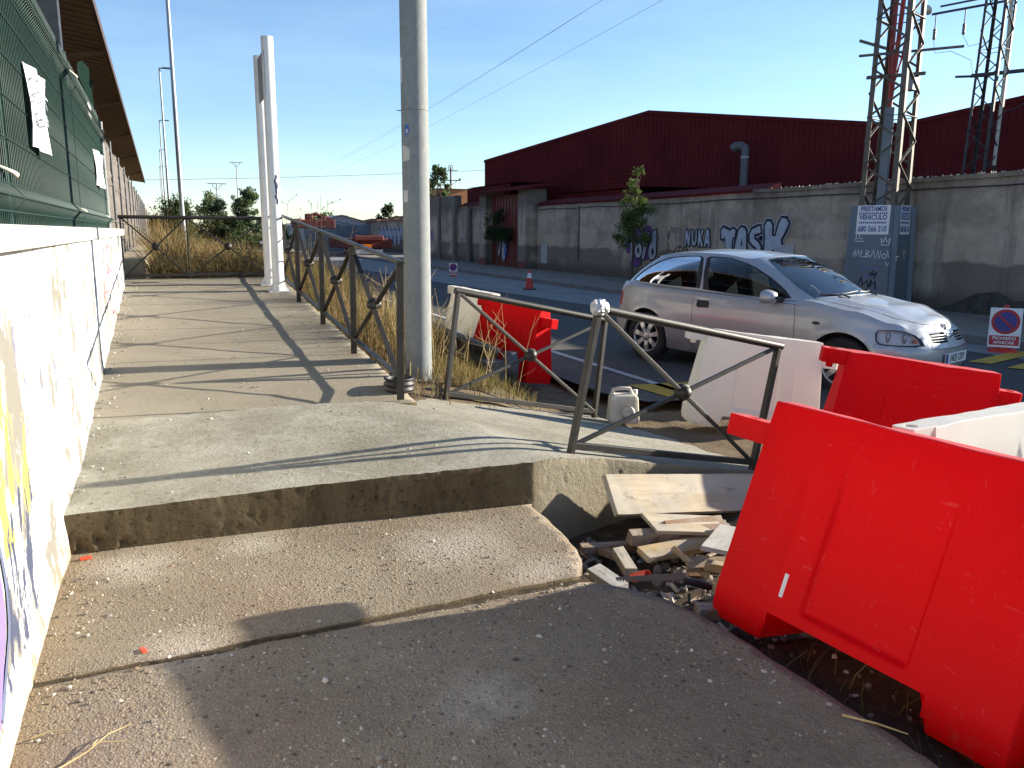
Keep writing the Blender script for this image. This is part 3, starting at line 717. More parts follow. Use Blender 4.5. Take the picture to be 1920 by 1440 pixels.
# ---------------------------------------------------------------- green mesh fence on the wall
gf = thing('mesh_fence', 'dark green welded mesh fence backed with green shade netting on the white wall', 'fence', (-.6, 6, 1.567))
PY = [.75, 4.3, 7.85, 11.4, 12.1]
prof = [(0, 1.572), (0, 1.63), (.055, 1.69), (0, 1.75), (0, 2.2), (0, 2.66), (.05, 2.72), (0, 2.78), (0, 2.93)]
for a, b in zip(PY, PY[1:]):
    mb = MB(); k = int((b-a)/.05)
    for i in range(k):
        y = a+.03+i*.05; mb.tube([(-.597+p, y, z) for p, z in prof], .0028, 4, False)
    for z, p in ((1.63, 0), (1.69, .055), (1.75, 0), (1.95, 0), (2.14, 0), (2.33, 0), (2.52, 0), (2.66, 0), (2.72, .05), (2.78, 0), (2.86, 0)):
        mb.tube([(-.592+p, a, z), (-.592+p, b, z)], .0034, 4, False)
    mb.build('mesh_panel', MT['green'], gf)
for a, b in zip(PY, PY[1:]):
    mb = MB(); n = 26; m_ = 10
    mb.add([(-.632+.012*vnoise(a+(b-a)*i/n, j*.13, 3, 2), a+(b-a)*i/n, 1.575+1.33*j/m_+(.03*vnoise(i*.3, 1, 2, 6) if j == m_ else 0)) for i in range(n+1) for j in range(m_+1)],
           [(i*(m_+1)+j, (i+1)*(m_+1)+j, (i+1)*(m_+1)+j+1, i*(m_+1)+j+1) for i in range(n) for j in range(m_)], 0, True)
    mb.build('shade_netting', MT['net'], gf)
for y in PY[1:4]:
    mb = MB(); mb.bx(-.655, -.605, y-.03, y+.03, 1.57, 2.99); mb.build('fence_post', MT['green'], gf, bevel=.005)
for y, z in ((8.0, 2.84), (7.72, 1.72), (11.6, 2.78), (11.2, 1.72), (4.12, 1.80)):
    mb = MB(); mb.tube([(-.59, y-.14, z+.01), (-.575, y-.05, z+.003), (-.56, y, z-.006), (-.553, y+.03, z-.016)], [.005, .007, .010, .014], 8); mb.build('fence_clip', MT['clip'], gf)
mb = MB(); vs = []
for i in range(13):
    for j in range(7):
        y = 10.2+1.55*i/12; z = 2.82+(.55-.10*abs(i/12-.5)+.05*math.sin(i*.8))*j/6
        vs.append((-.655+.035*math.sin(j*.9+i*.7)+.02*math.sin(i*1.9), y, z))
mb.add(vs, [(i*7+j, (i+1)*7+j, (i+1)*7+j+1, i*7+j+1) for i in range(12) for j in range(6)], 0, True)
mb.build('netting_flap', MT['net'], gf)
def notice(label, y0, z0, w_, h_, x0, x1, lines):
    t = thing('paper_notice', label, 'notice', (-.585, y0, z0), 0, 'paper notices tied to the green fence')
    mb = MB(); n = 10; vs = []
    for i in range(n+1):
        for j in range(5):
            vs.append((x0+(x1-x0)*i/n+.012*math.sin(i*.9+j), y0+w_*i/n, z0+h_*j/4-.02*(i/n)**2))
    fr = [(i*5+j, (i+1)*5+j, (i+1)*5+j+1, i*5+j+1) for i in range(n) for j in range(4)]
    mb.add(vs, fr, 0, True); mb.add([(v[0]-.004, v[1], v[2]) for v in vs], [tuple(reversed(f)) for f in fr], 0, True)
    mb.build('sheet', MT['paper'], t)
    mb = MB(); rr = random.Random(lines)
    for q in range(lines):
        a = rr.uniform(.08, .5); b = a+rr.uniform(.15, .42); zz_ = z0+h_*(.35+.55*rr.random())
        strokes(mb, [[(y0+w_*a, zz_), (y0+w_*(a+b)/2, zz_+rr.uniform(-.03, .03)), (y0+w_*b, zz_+rr.uniform(-.03, .02))]], .008, (x0+(x1-x0)*(a+b)/2+.022+.0005*q, 0, 0), UXL, UYL, 0)
    mb.build('print', MT['gsilver'], t)
notice('large crumpled white paper notice on the green fence nearest the viewer', 5.0, 1.98, .40, .42, -.575, -.535, 26)
notice('smaller white paper notice near the far end of the green fence', 10.0, 2.03, .62, .38, -.585, -.535, 12)
t = tag(None or (lambda m_: (m_.bx(-.592, -.586, 9.75, 10.15, 2.73, 2.86), m_.build('paper_notice', MT['paper']))[1])(MB()), 'tiny white paper scrap high on the far end of the green fence', 'notice', 'paper notices tied to the green fence')

# ---------------------------------------------------------------- brushwood screen fence and plinth beyond the wall
sf = thing('screen_fence', 'grey brushwood screen fence on posts running on past the white wall', 'fence', (-.7, 13, .6))
mb = MB(); n = 220; m_ = 14; vs = []
for i in range(n+1):
    y = 12.62+(i/n)**1.5*62
    for j in range(m_+1):
        z = .55+(2.42+.05*vnoise(y, 0, 1.5, 4)+.025*vnoise(y, 3, 8, 4))*j/m_
        vs.append((-.70+.035*vnoise(y, z, 5, 1)+.02*vnoise(y, z, 15, 3), y, z))
mb.add(vs, [(i*(m_+1)+j, (i+1)*(m_+1)+j, (i+1)*(m_+1)+j+1, i*(m_+1)+j+1) for i in range(n) for j in range(m_)], 0, True)
mb.build('brushwood_panel', MT['brush'], sf)
for k in range(14):
    y = 12.66+k*3; mb = MB(); mb.tube([(-.665 if k else -.64, y, .3), (-.665 if k else -.64, y, 3.0+.03*(k % 2))], .02 if k else .034, 8); mb.build('fence_post', MT['galv'] if k == 0 else MT['greysteel'], sf)
mb = MB()
for z in (1.1, 1.7, 2.3, 2.85): mb.tube([(-.655, 12.66, z), (-.655, 51, z)], .006, 5)
mb.build('tie_wire', MT['galv'], sf)
mb = MB()
for k in range(6): mb.bx(-.68, -.24+.01*(k % 2), 13.75+3*k+.006, 16.75+3*k-.006, .3, 1.12-.012*k)
tag(mb.build('concrete_plinth', MT['plinth'], bevel=.02), 'low cream concrete plinth under the brushwood fence behind the end railing', 'plinth')

# ---------------------------------------------------------------- stand with a brown sheet canopy behind the fence
st = thing('grandstand', 'long building with a brown ribbed sheet canopy overhanging the green fence', 'building', (-4, 30, 0))
mb = MB(); n = 150; vs = []; fs = []
for i in range(n):
    y = 8+i*.6
    for yy, dz in ((y, 0), (y+.38, 0), (y+.42, .05), (y+.58, .05)): vs += [(-1.03, yy, 6.62+dz), (-7.5, yy, 7.5+dz)]
for k in range(len(vs)//2-1): fs.append((2*k, 2*k+1, 2*k+3, 2*k+2))
mb.add(vs, fs); mb.build('canopy_soffit', MT['soffit'], st)
mb = MB(); mb.bx(-1.08, -1.0, 8, 98, 6.56, 6.80); mb.build('canopy_edge', MT['darksteel'], st)
mb = MB(); mb.add([(-1.0, 8, 6.81), (-7.5, 8, 7.7), (-7.5, 98, 7.7), (-1.0, 98, 6.81)], [(0, 1, 2, 3)]); mb.build('canopy_roof', MT['darksteel'], st)
for y in (20, 27, 37, 49, 63, 80):
    mb = MB(); mb.bar((-1.1, y, 6.60), (-3.0, y, 6.1), .12, .12); mb.build('bracket', MT['soffit'], st)
for y in (14.1, 27.5, 40, 52.5, 65):
    o_ = 0 if y < 15 else -2.6
    mb = MB(); mb.bx(-1.46+o_, -1.12+o_, y-.12, y+.12, -.2, 6.62); mb.build('column', MT['greysteel'], st, bevel=.01)
mb = MB(); mb.bx(-7.6, -7.4, 8, 98, -.2, 7.4); mb.build('rear_wall', MT['darksteel'], st)
# ================================================================ railings
def railing(t, feet, up, H, bays, low=.13, top_r=.026, post_w=.05, brace_w=.042, boss_r=.052, top_ext=0, flat=False):
    """feet: post foot points; each bay gets a bottom rail, two crossing braces and a ball boss"""
    feet = [Vector(p) for p in feet]; up = Vector(up)
    tops = [p+up*H for p in feet]
    mb = MB(); d = (tops[-1]-tops[0]).normalized(); 
    if flat: mb.bar(tops[0]-d*.03, tops[-1]+d*.03, top_r*2, .024, up=up)
    else: mb.tube([tops[0]-d*(.03+top_ext), *tops[1:-1], tops[-1]+d*.03], top_r, 10)
    mb.build('top_rail', MT['rail'], t, bevel=.006 if flat else 0)
    for p, q in zip(feet, tops):
        mb = MB(); mb.bar(p-up*.02, q-up*.012*flat, post_w, .014 if flat else post_w*.8, up=(feet[-1]-feet[0])); mb.build('post', MT['rail'], t, bevel=.004)
    for i in bays:
        a, b = feet[i], feet[i+1]; dd = (b-a).normalized(); nn = dd.cross(up).normalized()
        mb = MB(); mb.bar(a+up*low, b+up*low, .05 if flat else .042, .014 if flat else .042, up=up); mb.build('bottom_rail', MT['rail'], t, bevel=.004)
        c = (a+b)/2+up*(low+(H-low)/2)
        for s, (p, q) in enumerate(((a+up*low, b+up*(H-.02)), (a+up*(H-.02), b+up*low))):
            mb = MB(); o = nn*(.010 if s else -.010); mb.bar(p+dd*.02*(1)+o, q-dd*.02+o, brace_w if flat else brace_w*.8, .012 if flat else brace_w*.8, up=nn.cross(q-p)); mb.build('brace', MT['rail'], t, bevel=.003)
        mb = MB(); M = Matrix((dd, up.normalized(), nn)).transposed()
        mb.lathe([(0, -.062), (boss_r*.55, -.058), (boss_r*.9, -.04), (boss_r, -.016), (boss_r*1.25, -.012), (boss_r*1.25, .012), (boss_r, .016), (boss_r*.9, .04), (boss_r*.55, .058), (0, .062)], c, 18, M)
        mb.build('boss', MT['rail'], t)
ZF = RAMPZ
ys_ = [5.68, 7.24, 8.75, 10.38, 11.9, 13.0]
t = thing('railing', 'dark iron cross-braced railing climbing the kerb side of the walkway up to the white posts', 'railing', (1.57, 5.68, ZF(5.68)), 0, 'cross-braced railings round the walkway')
railing(t, [(1.565+.012*(k > 3), y, ZF(y)) for k, y in enumerate(ys_)], (0, -.06, .998), 1.0, range(5), low=.15, top_r=.030, post_w=.056, boss_r=.043, flat=True)
t = thing('railing', 'dark iron cross-braced railing closing the far end of the walkway before the dry grass', 'railing', (-.48, 12.93, .8), 0, 'cross-braced railings round the walkway')
railing(t, [(-.50, 12.93, ZF(12.93)-.03), (.38, 12.93, ZF(12.93)-.03), (1.5, 12.93, ZF(12.93)-.03)], (0, 0, 1), .925, range(2), low=.09, top_r=.027, post_w=.030, brace_w=.028, boss_r=.046)
def panel(label, P0, u, v, H):
    P0, u, v = Vector(P0), Vector(u), Vector(v)
    t = thing('railing', label, 'railing', P0, 0, 'cross-braced railings round the walkway')
    railing(t, [P0, P0+u], v.normalized(), H, [0], low=.05, top_r=.029, post_w=.046, brace_w=.032, boss_r=.048); return t
pf = panel('front loose cross-braced railing panel leaning along the edge of the fresh concrete', (2.269, 4.293, .195), (1.589, .172, -.335), (.188, .02, .9), .915)
pr_ = panel('rear loose cross-braced railing panel leaning between the grey pole and the plastic can', (2.1, 6.221, .172), (1.532, .193, -.321), (.165, .126, .896), .915)
tp_ = Vector((2.269, 4.293, .195))+Vector((.188, .02, .9))
mb = MB(); rr = random.Random(2); vs = []; fs = []
for i in range(9):
    for k in range(14):
        a = 2*PI*k/14; r_ = .037*(1+.22*rr.random())*(.8+.35*math.sin(PI*(i+.8)/9.6))
        vs.append(tp_+Vector((.012, 0, .030))+Vector((.95, .1, -.2))*(-.055+.013*i)+Vector((-.1, math.cos(a), 0))*r_+Vector((.2, 0, .97))*math.sin(a)*r_*1.15-Vector((0, 0, .03)))
for i in range(8):
    for k in range(14): fs.append((i*14+k, i*14+(k+1) % 14, (i+1)*14+(k+1) % 14, (i+1)*14+k))
mb.add(vs, fs, 0, False); mb.add(vs[:14], [tuple(range(13, -1, -1))]); mb.add(vs[-14:], [tuple(range(14))])
mb.build('tape_wrap', MT['tape'], pf)

# ================================================================ poles
def patch(mb, c, r, z0, z1, a0, a1, shape=None, n=8):
    vs = []
    for i in range(n+1):
        for j in range(n+1):
            a = a0+(a1-a0)*i/n; z = z0+(z1-z0)*j/n
            if shape == 'round':
                u, v = 2*i/n-1, 2*j/n-1; uu = u*math.sqrt(1-v*v/2); vv = v*math.sqrt(1-u*u/2); a = (a0+a1)/2+(a1-a0)/2*uu; z = (z0+z1)/2+(z1-z0)/2*vv
            if shape == 'torn' and i > n*.4: z = z0+(z1-z0)*(j/n*(1-.5*(i/n-.4))+.12*(i/n-.4))
            vs.append((c[0]+r*math.cos(a), c[1]+r*math.sin(a), z))
    mb.add(vs, [(i*(n+1)+j, (i+1)*(n+1)+j, (i+1)*(n+1)+j+1, i*(n+1)+j+1) for i in range(n) for j in range(n)], 0, True)
PX, PYY = 2.068, 6.87
gp = thing('lamp_post', 'thick galvanised grey post with torn stickers standing just outside the railing', 'post', (PX, PYY, .1))
mb = MB(); mb.tube([(PX, PYY, -.1), (PX, PYY, 1.5), (PX, PYY, 4.5), (PX, PYY, 9.5)], [.118, .117, .112, .10], 40); mb.build('shaft', MT['galv'], gp)
mb = MB(); mb.bar((PX-.18, PYY, .16), (PX+.18, PYY, .16), .34, .02); mb.build('base_plate', MT['galv'], gp)
va = math.atan2(-PYY, -PX)   # towards the walkway side seen from the step
LA = lambda s: va+math.asin(s)
mb = MB(); patch(mb, (PX, PYY), .1165, 2.35, 2.44, LA(-.74), LA(-.42), 'round'); s_ = mb.build('sticker', MT['gblue'], gp)
mb = MB(); patch(mb, (PX, PYY), .1175, 2.365, 2.405, LA(-.66), LA(-.5), 'round'); mb.build('emblem', MT['stickerpale'], s_)
mb = MB(); patch(mb, (PX, PYY), .1175, 2.14, 2.27, LA(-.93), LA(-.42), 'torn'); mb.build('sticker', MT['stickerpale'], gp)
mb = MB(); patch(mb, (PX, PYY), .1180, 1.80, 1.90, LA(-.9), LA(-.58)); mb.build('sticker', MT['stickerpale'], gp)
mb = MB(); patch(mb, (PX, PYY), .1165, 2.78, 2.98, LA(-.98), LA(-.84)); mb.build('sticker', MT['stickerpale'], gp)
mb = MB(); mb.tube([(PX+.1155*math.cos(va+2*PI*k/40), PYY+.1155*math.sin(va+2*PI*k/40), 2.56) for k in range(41)], .002, 5); mb.tube([(PX+.116*math.cos(va-PI/2), PYY+.116*math.sin(va-PI/2), 2.56), (PX+.15*math.cos(va-PI/2), PYY+.15*math.sin(va-PI/2), 2.565)], .004, 5); mb.build('wire_strap', MT['greysteel'], gp)
# black collar at the foot of the railing
co = thing('plastic_collar', 'black corrugated plastic pipe collar lying by the foot of the railing end post', 'collar', (1.63, 5.93, .34))
mb = MB(); mb.lathe([(.10, .0), (.118, .0), (.118, .02), (.105, .027), (.105, .038), (.120, .045), (.120, .062), (.106, .07), (.106, .08), (.118, .088), (.118, .10), (.10, .10), (.096, .09), (.096, .0)], (1.625, 5.93, .345), 32)
mb.build('ring', MT['black'], co)
# twin white posts with a sign panel seen edge-on
wp = thing('twin_post_sign', 'tall pair of white round posts carrying an edge-on sign panel at the railing end', 'sign', (1.44, 11.75, ZF(11.7)))
for y, x, top_ in ((11.42, 1.458, 4.03), (12.12, 1.432, 3.92)):
    zb = ZF(y); mb = MB(); mb.tube([(x, y, zb), (x, y, top_)], .078, 24); mb.build('post', MT['whitepaint'], wp)
    mb = MB(); mb.bx(x-.14, x+.14, y-.14, y+.14, zb-.01, zb+.008); mb.build('base_plate', MT['whitepaint'], wp)
    for a in range(4):
        d = Vector((math.cos(a*PI/2), math.sin(a*PI/2), 0)); nn = Vector((-d.y, d.x, 0)); o = Vector((x, y, zb+.012))
        mb = MB(); mb.poly([(.07, 0), (.13, 0), (.13, .01), (.07, .11)], .008, d, (0, 0, 1), o-nn*.004); mb.build('gusset', MT['whitepaint'], wp)
mb = MB(); mb.bx(1.398, 1.410, 11.36, 12.18, 3.28, 3.86); mb.build('sign_panel', MT['signback'], wp)
mb = MB(); 
for dz, r_ in ((1.72, .012), (1.66, .016), (1.60, .02), (1.53, .014), (1.46, .018), (1.40, .012)): mb.ball((1.478+.010*math.sin(dz*37), 11.343, .74+dz-.2), r_*1.4, 8, 6, (.8, .15, 1.9+.6*math.sin(dz*51)))
mb.build('paint_blotch', MT['gdark'], wp)

# ================================================================ water-filled barriers
def barrier(label, D, org, ypr, mats, lug_sides=True, group='plastic road barriers'):
    Lb, tap, H, wt, wb, hs, lug, lh = D; a = Lb/2; m_ = MT[mats]
    t = bpy.data.objects.new('plastic_barrier', None); C.objects.link(t); t.location = org
    cy, sy = math.cos(ypr[0]), math.sin(ypr[0]); cp, sp = math.cos(ypr[1]), math.sin(ypr[1]); cr_, sr = math.cos(ypr[2]), math.sin(ypr[2])
    M = Matrix(((cy, -sy, 0), (sy, cy, 0), (0, 0, 1))) @ Matrix(((cp, 0, -sp), (0, 1, 0), (sp, 0, cp))) @ Matrix(((1, 0, 0), (0, cr_, -sr), (0, sr, cr_)))
    t.rotation_euler = M.to_euler(); tag(t, label, 'barrier', group)
    wat = lambda h: wb if h <= hs else wb+(wt-wb)*((h-hs)/(H-hs))
    lat = lambda h: a if h <= hs else a-tap*(h-hs)/(H-hs)
    # side outline (length, height) with two feet and a fork cut between them
    cut = H*.13
    N = 44; rows = sorted(set([0, .02, .05, cut*.55, cut, hs, hs+.02, hs+.045, hs+.06, hs+.075]+[hs+.10+(H-hs-.12)*k/20 for k in range(0, 21)]+[H]))
    def y_at(u, h):
        y = wat(h)
        if h < .02: y -= .012
        # recessed middle panel and shallow ribs
        x = u
        f1 = sstep(-.415, -.385, x)*sstep(.335, .305, x)*sstep(hs+.045, hs+.062, h)*sstep(H-.12, H-.42, h)
        y -= .026*f1
        f2 = math.exp(-((x-.55)/.03)**2)*sstep(hs+.12, hs+.2, h)*sstep(H-.22, H-.30, h); y -= .011*f2
        f3 = math.exp(-((x+.74)/.03)**2)*sstep(hs+.12, hs+.2, h)*sstep(H-.22, H-.30, h); y -= .011*f3
        return y
    mb = MB(); idx = {}
    us = sorted(set([round(-1+2*i/N, 4) for i in range(N+1)]+[-.415, -.40, -.385, .305, .32, .335, .52, .55, .58]))
    nu = len(us)
    for s in (-1, 1):
        vs = [(u*lat(h)*(1 if h > .02 else .985), s*y_at(u, h), h+.006*vnoise(u*1.5, s, 2, 5)*(h/H)) for h in rows for u in us]
        fs = []
        for j in range(len(rows)-1):
            for i in range(nu-1):
                um = (us[i]+us[i+1])/2
                if rows[j+1] <= cut+1e-6 and abs(um) < .60-.10*(rows[j]/cut): continue
                q = (j*nu+i, j*nu+i+1, (j+1)*nu+i+1, (j+1)*nu+i); fs.append(q if s < 0 else q[::-1])
        mb.add(vs, fs, 0, True)
    # top, ends
    k0 = len(rows)-1
    def edge(j, u, s): h = rows[j]; return (u*lat(h)*(1 if h > .02 else .985), s*y_at(u, h), h+.006*vnoise(u*1.5, s, 2, 5)*(h/H))
    for i in range(nu-1): mb.add([edge(k0, us[i], -1), edge(k0, us[i+1], -1), edge(k0, us[i+1], 1), edge(k0, us[i], 1)], [(0, 1, 2, 3)], 0, True)
    for e in (-1, 1):
        for j in range(k0):
            q = [edge(j, e, -1), edge(j+1, e, -1), edge(j+1, e, 1), edge(j, e, 1)]; mb.add(q, [(0, 1, 2, 3) if e < 0 else (3, 2, 1, 0)], 0, True)
    # underside: feet soles and the roof of the fork cut
    for e in (-1, 1):
        q = [edge(0, e, -1), edge(0, e, 1), edge(0, e*.59, 1), edge(0, e*.59, -1)]; mb.add(q, [(0, 1, 2, 3)], 0, False)
        q = [edge(0, e*.59, -1), edge(0, e*.59, 1), edge(4, e*.52, 1), edge(4, e*.52, -1)]; mb.add(q, [(0, 1, 2, 3)], 0, False)
    mb.add([edge(4, -.52, -1), edge(4, .52, -1), edge(4, .52, 1), edge(4, -.52, 1)], [(3, 2, 1, 0)], 0, False)
    o = mb.build('body', m_, t, weld=.004, world=False, bevel=0, sharp=32)
    md = o.modifiers.new('edge', 'BEVEL'); md.width = .007; md.segments = 2; md.limit_method = 'ANGLE'; md.angle_limit = R(38)
    # interlocking lugs: upper one at the -x end, lower one at the +x end, with a pin hole
    for e, z0, z1 in ((-1, H-lh+.004, H), (1, H-2*lh, H-lh-.004)):
        mb = MB(); x0, x1 = lat(z1)-.02, lat(z1)+lug; wl = wt*.97; n = 10
        out_ = [(x0, -wl), (x1-.015, -wl), (x1, -wl+.015), (x1, wl-.015), (x1-.015, wl), (x0, wl)]
        hole = [(x1-lug*.42+.030*math.cos(2*PI*k/14), .030*math.sin(2*PI*k/14)) for k in range(14)]
        V, T, cl = cdt(out_, [hole], .05, 1, 0, .2)
        for zz_, flip in ((z1, e < 0), (z0, e > 0)):
            mb.add([(e*p[0], p[1], zz_) for p in V], [tuple(reversed(f)) if flip else f for f, c in zip(T, cl) if c < 0], 0, False)
        for L in (out_, hole):
            k = len(L); mb.add([(e*p[0], p[1], z1) for p in L]+[(e*p[0], p[1], z0) for p in L], [(i, (i+1) % k, k+(i+1) % k, k+i) for i in range(k)], 0, False)
        l = mb.build('lug', m_, t, weld=.002, world=False)
        md = l.modifiers.new('edge', 'BEVEL'); md.width = .008; md.segments = 2; md.limit_method = 'ANGLE'; md.angle_limit = R(50)
        if e < 0:
            mb = MB(); mb.lathe([(0, z0-.035), (.022, z0-.035), (.026, z0-.02), (.026, z0)], (e*(x1-lug*.42), 0, 0), 12); mb.build('pin', m_, t, world=False)
    return t
D2 = (1.15, .05, .85, .06, .18, .13, .17, .11)
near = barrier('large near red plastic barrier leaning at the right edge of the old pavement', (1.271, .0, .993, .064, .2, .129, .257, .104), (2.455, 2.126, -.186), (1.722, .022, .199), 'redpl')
mb = MB(); mb.bar((.31, .186, .21), (.31, .172, .31), .018, .004, up=(0, 1, 0)); mb.build('reflective_strip', MT['signwhite'], near, world=False)
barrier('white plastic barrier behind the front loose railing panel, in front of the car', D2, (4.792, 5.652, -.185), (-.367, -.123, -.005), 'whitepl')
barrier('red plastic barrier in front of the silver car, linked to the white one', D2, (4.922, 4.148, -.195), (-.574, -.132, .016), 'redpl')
barrier('white plastic barrier behind the big red one, cut by the right edge of the view', D2, (3.86, 2.72, -.20), (.10, .0, 0), 'whitepl')
barrier('white plastic barrier linked to the near end of the big red one, out of view', (1.271, .0, .993, .064, .2, .129, .257, .104), (2.70, .79, -.19), (1.70, .0, .16), 'whitepl')  # unseen; added to carry the foreground shadow on past the near barrier
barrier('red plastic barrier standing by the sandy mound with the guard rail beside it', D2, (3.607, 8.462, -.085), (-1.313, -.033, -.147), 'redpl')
barrier('farthest white plastic barrier, half hidden behind the grey post', D2, (3.74, 9.95, -.05), (-1.42, -.03, -.05), 'whitepl')

# ================================================================ odds and ends
jc = thing('jerrycan', 'dirty translucent white plastic can on the sand behind the front railing panel', 'can', (3.55, 5.85, -.1), R(-24))
def rbox(mb, x0, x1, y0, y1, z0, z1, mi=0): mb.bx(x0, x1, y0, y1, z0, z1, mi)
mb = MB(); rbox(mb, -.13, .13, -.09, .09, 0, .24); mb.v = [(x*(1-.12*max(0, z-.18)/.06), y*(1-.15*max(0, z-.18)/.06), z) for x, y, z in mb.v]
b_ = mb.build('body', MT['can'], jc, world=False, bevel=.03)
mb = MB(); mb.tube([(-.09, 0, .23), (-.085, 0, .275), (-.04, 0, .285), (.05, 0, .285), (.07, 0, .235)], [.018, .017, .015, .015, .018], 8); mb.build('handle', MT['can'], jc, world=False)
mb = MB(); mb.lathe([(0, 0), (.05, 0), (.056, .004), (.03, .006)], (.03, -.0905, .10), 20, Matrix.Rotation(PI/2, 3, 'X')); mb.build('moulded_disc', MT['can'], jc, world=False)
mb = MB(); mb.lathe([(.025, .23), (.025, .268), (.0, .270)], (.095, .03, 0), 14); mb.build('cap', MT['can'], jc, world=False)
jc.location = (3.80, 6.18, -.165); jc.scale = (1.12, 1.12, 1.12)
# guard rail end and its post
gr = thing('guard_rail', 'rusty grey steel guard rail end lying along the weedy verge beside the far barriers', 'guard rail', (3.1, 8.3, .0))
P = [(-.16, .0), (-.15, .03), (-.08, .06), (-.045, .02), (0, 0), (.045, .02), (.08, .06), (.15, .03), (.16, 0)]
mb = MB(); A = Vector((3.34, 7.95, .13)); B_ = Vector((3.28, 12.5, .24)); d = (B_-A).normalized(); nn = Vector((1, 0, 0)); up = Vector((0, -.03, 1))
vs = [A+up*p[0]+nn*(-p[1])+d*s for s in (0, (B_-A).length) for p in P]; k = len(P)
mb.add(vs, [(i, i+1, k+i+1, k+i) for i in range(k-1)], 0, True); mb.add([Vector(v)+nn*.006 for v in vs], [(k+i, k+i+1, i+1, i) for i in range(k-1)], 0, True); mb.build('beam', MT['greysteel'], gr)
mb = MB(); mb.bx(3.08, 3.31, 7.80, 7.98, -.2, .20); mb.build('end_box', MT['greysteel'], gr, bevel=.01)
mb = MB(); mb.lathe([(.0, -.16), (.08, -.16), (.10, 0), (.08, .16), (0, .16)], (3.40, 7.88, .12), 14); mb.build('end_nose', MT['greysteel'], gr)
# planks and rubble in the dug pit
def board(label, p0, p1, side, th, mat, name='plank', cat='plank'):
    """p0-p1 one long top edge, side the vector across the width, th thickness below"""
    p0, p1, side = Vector(p0), Vector(p1), Vector(side); d = (p1-p0); n = d.cross(side).normalized()
    if n.z < 0: n = -n
    c = (p0+p1)/2+side/2-n*th/2
    o = bpy.data.objects.new(name, None)
    L, W = d.length, side.length; x = d.normalized(); y = (side-x*side.dot(x)).normalized(); z = x.cross(y)
    mb = MB(); m_ = max(2, int(L/.06)); rr = random.Random(sum(map(ord, label))); vs = []
    for i in range(m_+1):
        for (yy, zz_) in ((-W/2, -th/2), (W/2, -th/2), (W/2, th/2), (-W/2, th/2)):
            e = rr.uniform(-.006, .006) if i in (0, m_) else 0
            vs.append((-L/2+L*i/m_+e*1.5, yy+rr.uniform(-.0012, .0012), zz_+rr.uniform(-.001, .001)))
    fs = [(i*4+k, (i+1)*4+k, (i+1)*4+(k+1) % 4, i*4+(k+1) % 4) for i in range(m_) for k in range(4)]+[(0, 1, 2, 3), (m_*4+3, m_*4+2, m_*4+1, m_*4)]
    mb.add(vs, fs); ob = mb.build(name, MT[mat], None, bevel=.0025, weld=1e-5)
    ob.matrix_world = Matrix.Translation(c) @ Matrix((x, y, z)).transposed().to_4x4()
    return tag(ob, label, cat, 'timber offcuts in the dug pit')
board('longest pale formwork board, topmost, leaning along the concrete edge', (2.37, 4.05, .115), (3.62, 4.16, -.06), (-.005, -.185, -.195), .03, 'woodpale')
board('pale board end wedged just under the longest board', (2.52, 3.88, -.095), (2.98, 3.80, -.15), (-.02, -.25, -.02), .022, 'woodpale')
board('red-brown board behind the thick beam, under the pale board end', (2.60, 3.72, -.10), (3.02, 3.74, -.13), (0, -.05, -.07), .03, 'woodred')
board('thick square red-brown beam in the middle of the timber heap', (2.36, 3.74, -.125), (3.0, 3.66, -.15), (-.01, -.075, -.01), .07, 'woodred')
board('yellow splintered board below the thick red-brown beam', (2.34, 3.60, -.175), (2.92, 3.62, -.18), (-.02, -.12, -.02), .035, 'woodyel')
board('yellow batten tilted on edge with a bent nail', (2.455, 3.44, -.115), (2.57, 3.25, -.235), (.035, .02, -.035), .03, 'woodyel')
board('short reddish board lying beside the tilted batten', (2.50, 3.40, -.18), (2.72, 3.30, -.18), (-.03, -.10, -.02), .03, 'woodred')
board('flat grey formwork offcut nearest the red barrier', (2.53, 3.29, -.085), (2.90, 3.60, -.12), (.10, -.12, -.005), .022, 'formply')
board('small yellow block under the flat grey offcut', (2.55, 3.27, -.15), (2.64, 3.17, -.15), (-.04, -.05, 0), .045, 'woodyel')
board('small upright-grained block among the rubble, mid pit', (2.245, 3.60, -.16), (2.19, 3.37, -.185), (-.065, .01, 0), .05, 'woodpale')
board('grey concrete-crusted block by the broken slab edge', (1.94, 3.365, -.105), (1.99, 3.165, -.135), (-.07, -.055, -.01), .05, 'formply')
board('dark wet offcut lying behind the rubble blocks', (2.17, 3.76, -.215), (2.22, 3.60, -.21), (.06, .015, 0), .04, 'woodred')
board('low dark board at the foot of the concrete face', (2.10, 3.86, -.215), (2.42, 3.80, -.225), (0, -.07, 0), .04, 'woodred')
board('short brown block at the toe of the near red barrier', (2.12, 2.79, -.10), (2.26, 2.74, -.115), (-.015, -.08, 0), .05, 'woodred')
# hand saw
sw = thing('hand_saw', 'old hand saw with coarse teeth lying on the broken slab edge beside the orange cap', 'saw', (2.0, 2.9, -.03))
a = Vector((1.79, 2.925, .006)); b = Vector((2.14, 2.865, -.035)); d = (b-a).normalized(); up = Vector((.0, .30, .95)); k = 26
pts = [(0, .0)]+[q for i in range(k) for q in ((i*.0135, .004), (i*.0135+.010, -.010))]+[(k*.0135, .0), (k*.0135, .038), (0, .012)]
mb = MB(); mb.poly([(p[0], p[1]) for p in pts], .002, d, up, a); mb.build('blade', MT['sawsteel'], sw)
mb = MB(); mb.tube([b-d*.02, b+d*.05+Vector((0, 0, -.01)), b+d*.12+Vector((0, 0, -.03))], [.016, .02, .017], 10); mb.build('handle', MT['black'], sw)
cp_ = thing('plastic_tube', 'bright orange-red plastic tube cap lying under the saw blade', 'tube', (1.945, 2.96, -.05))
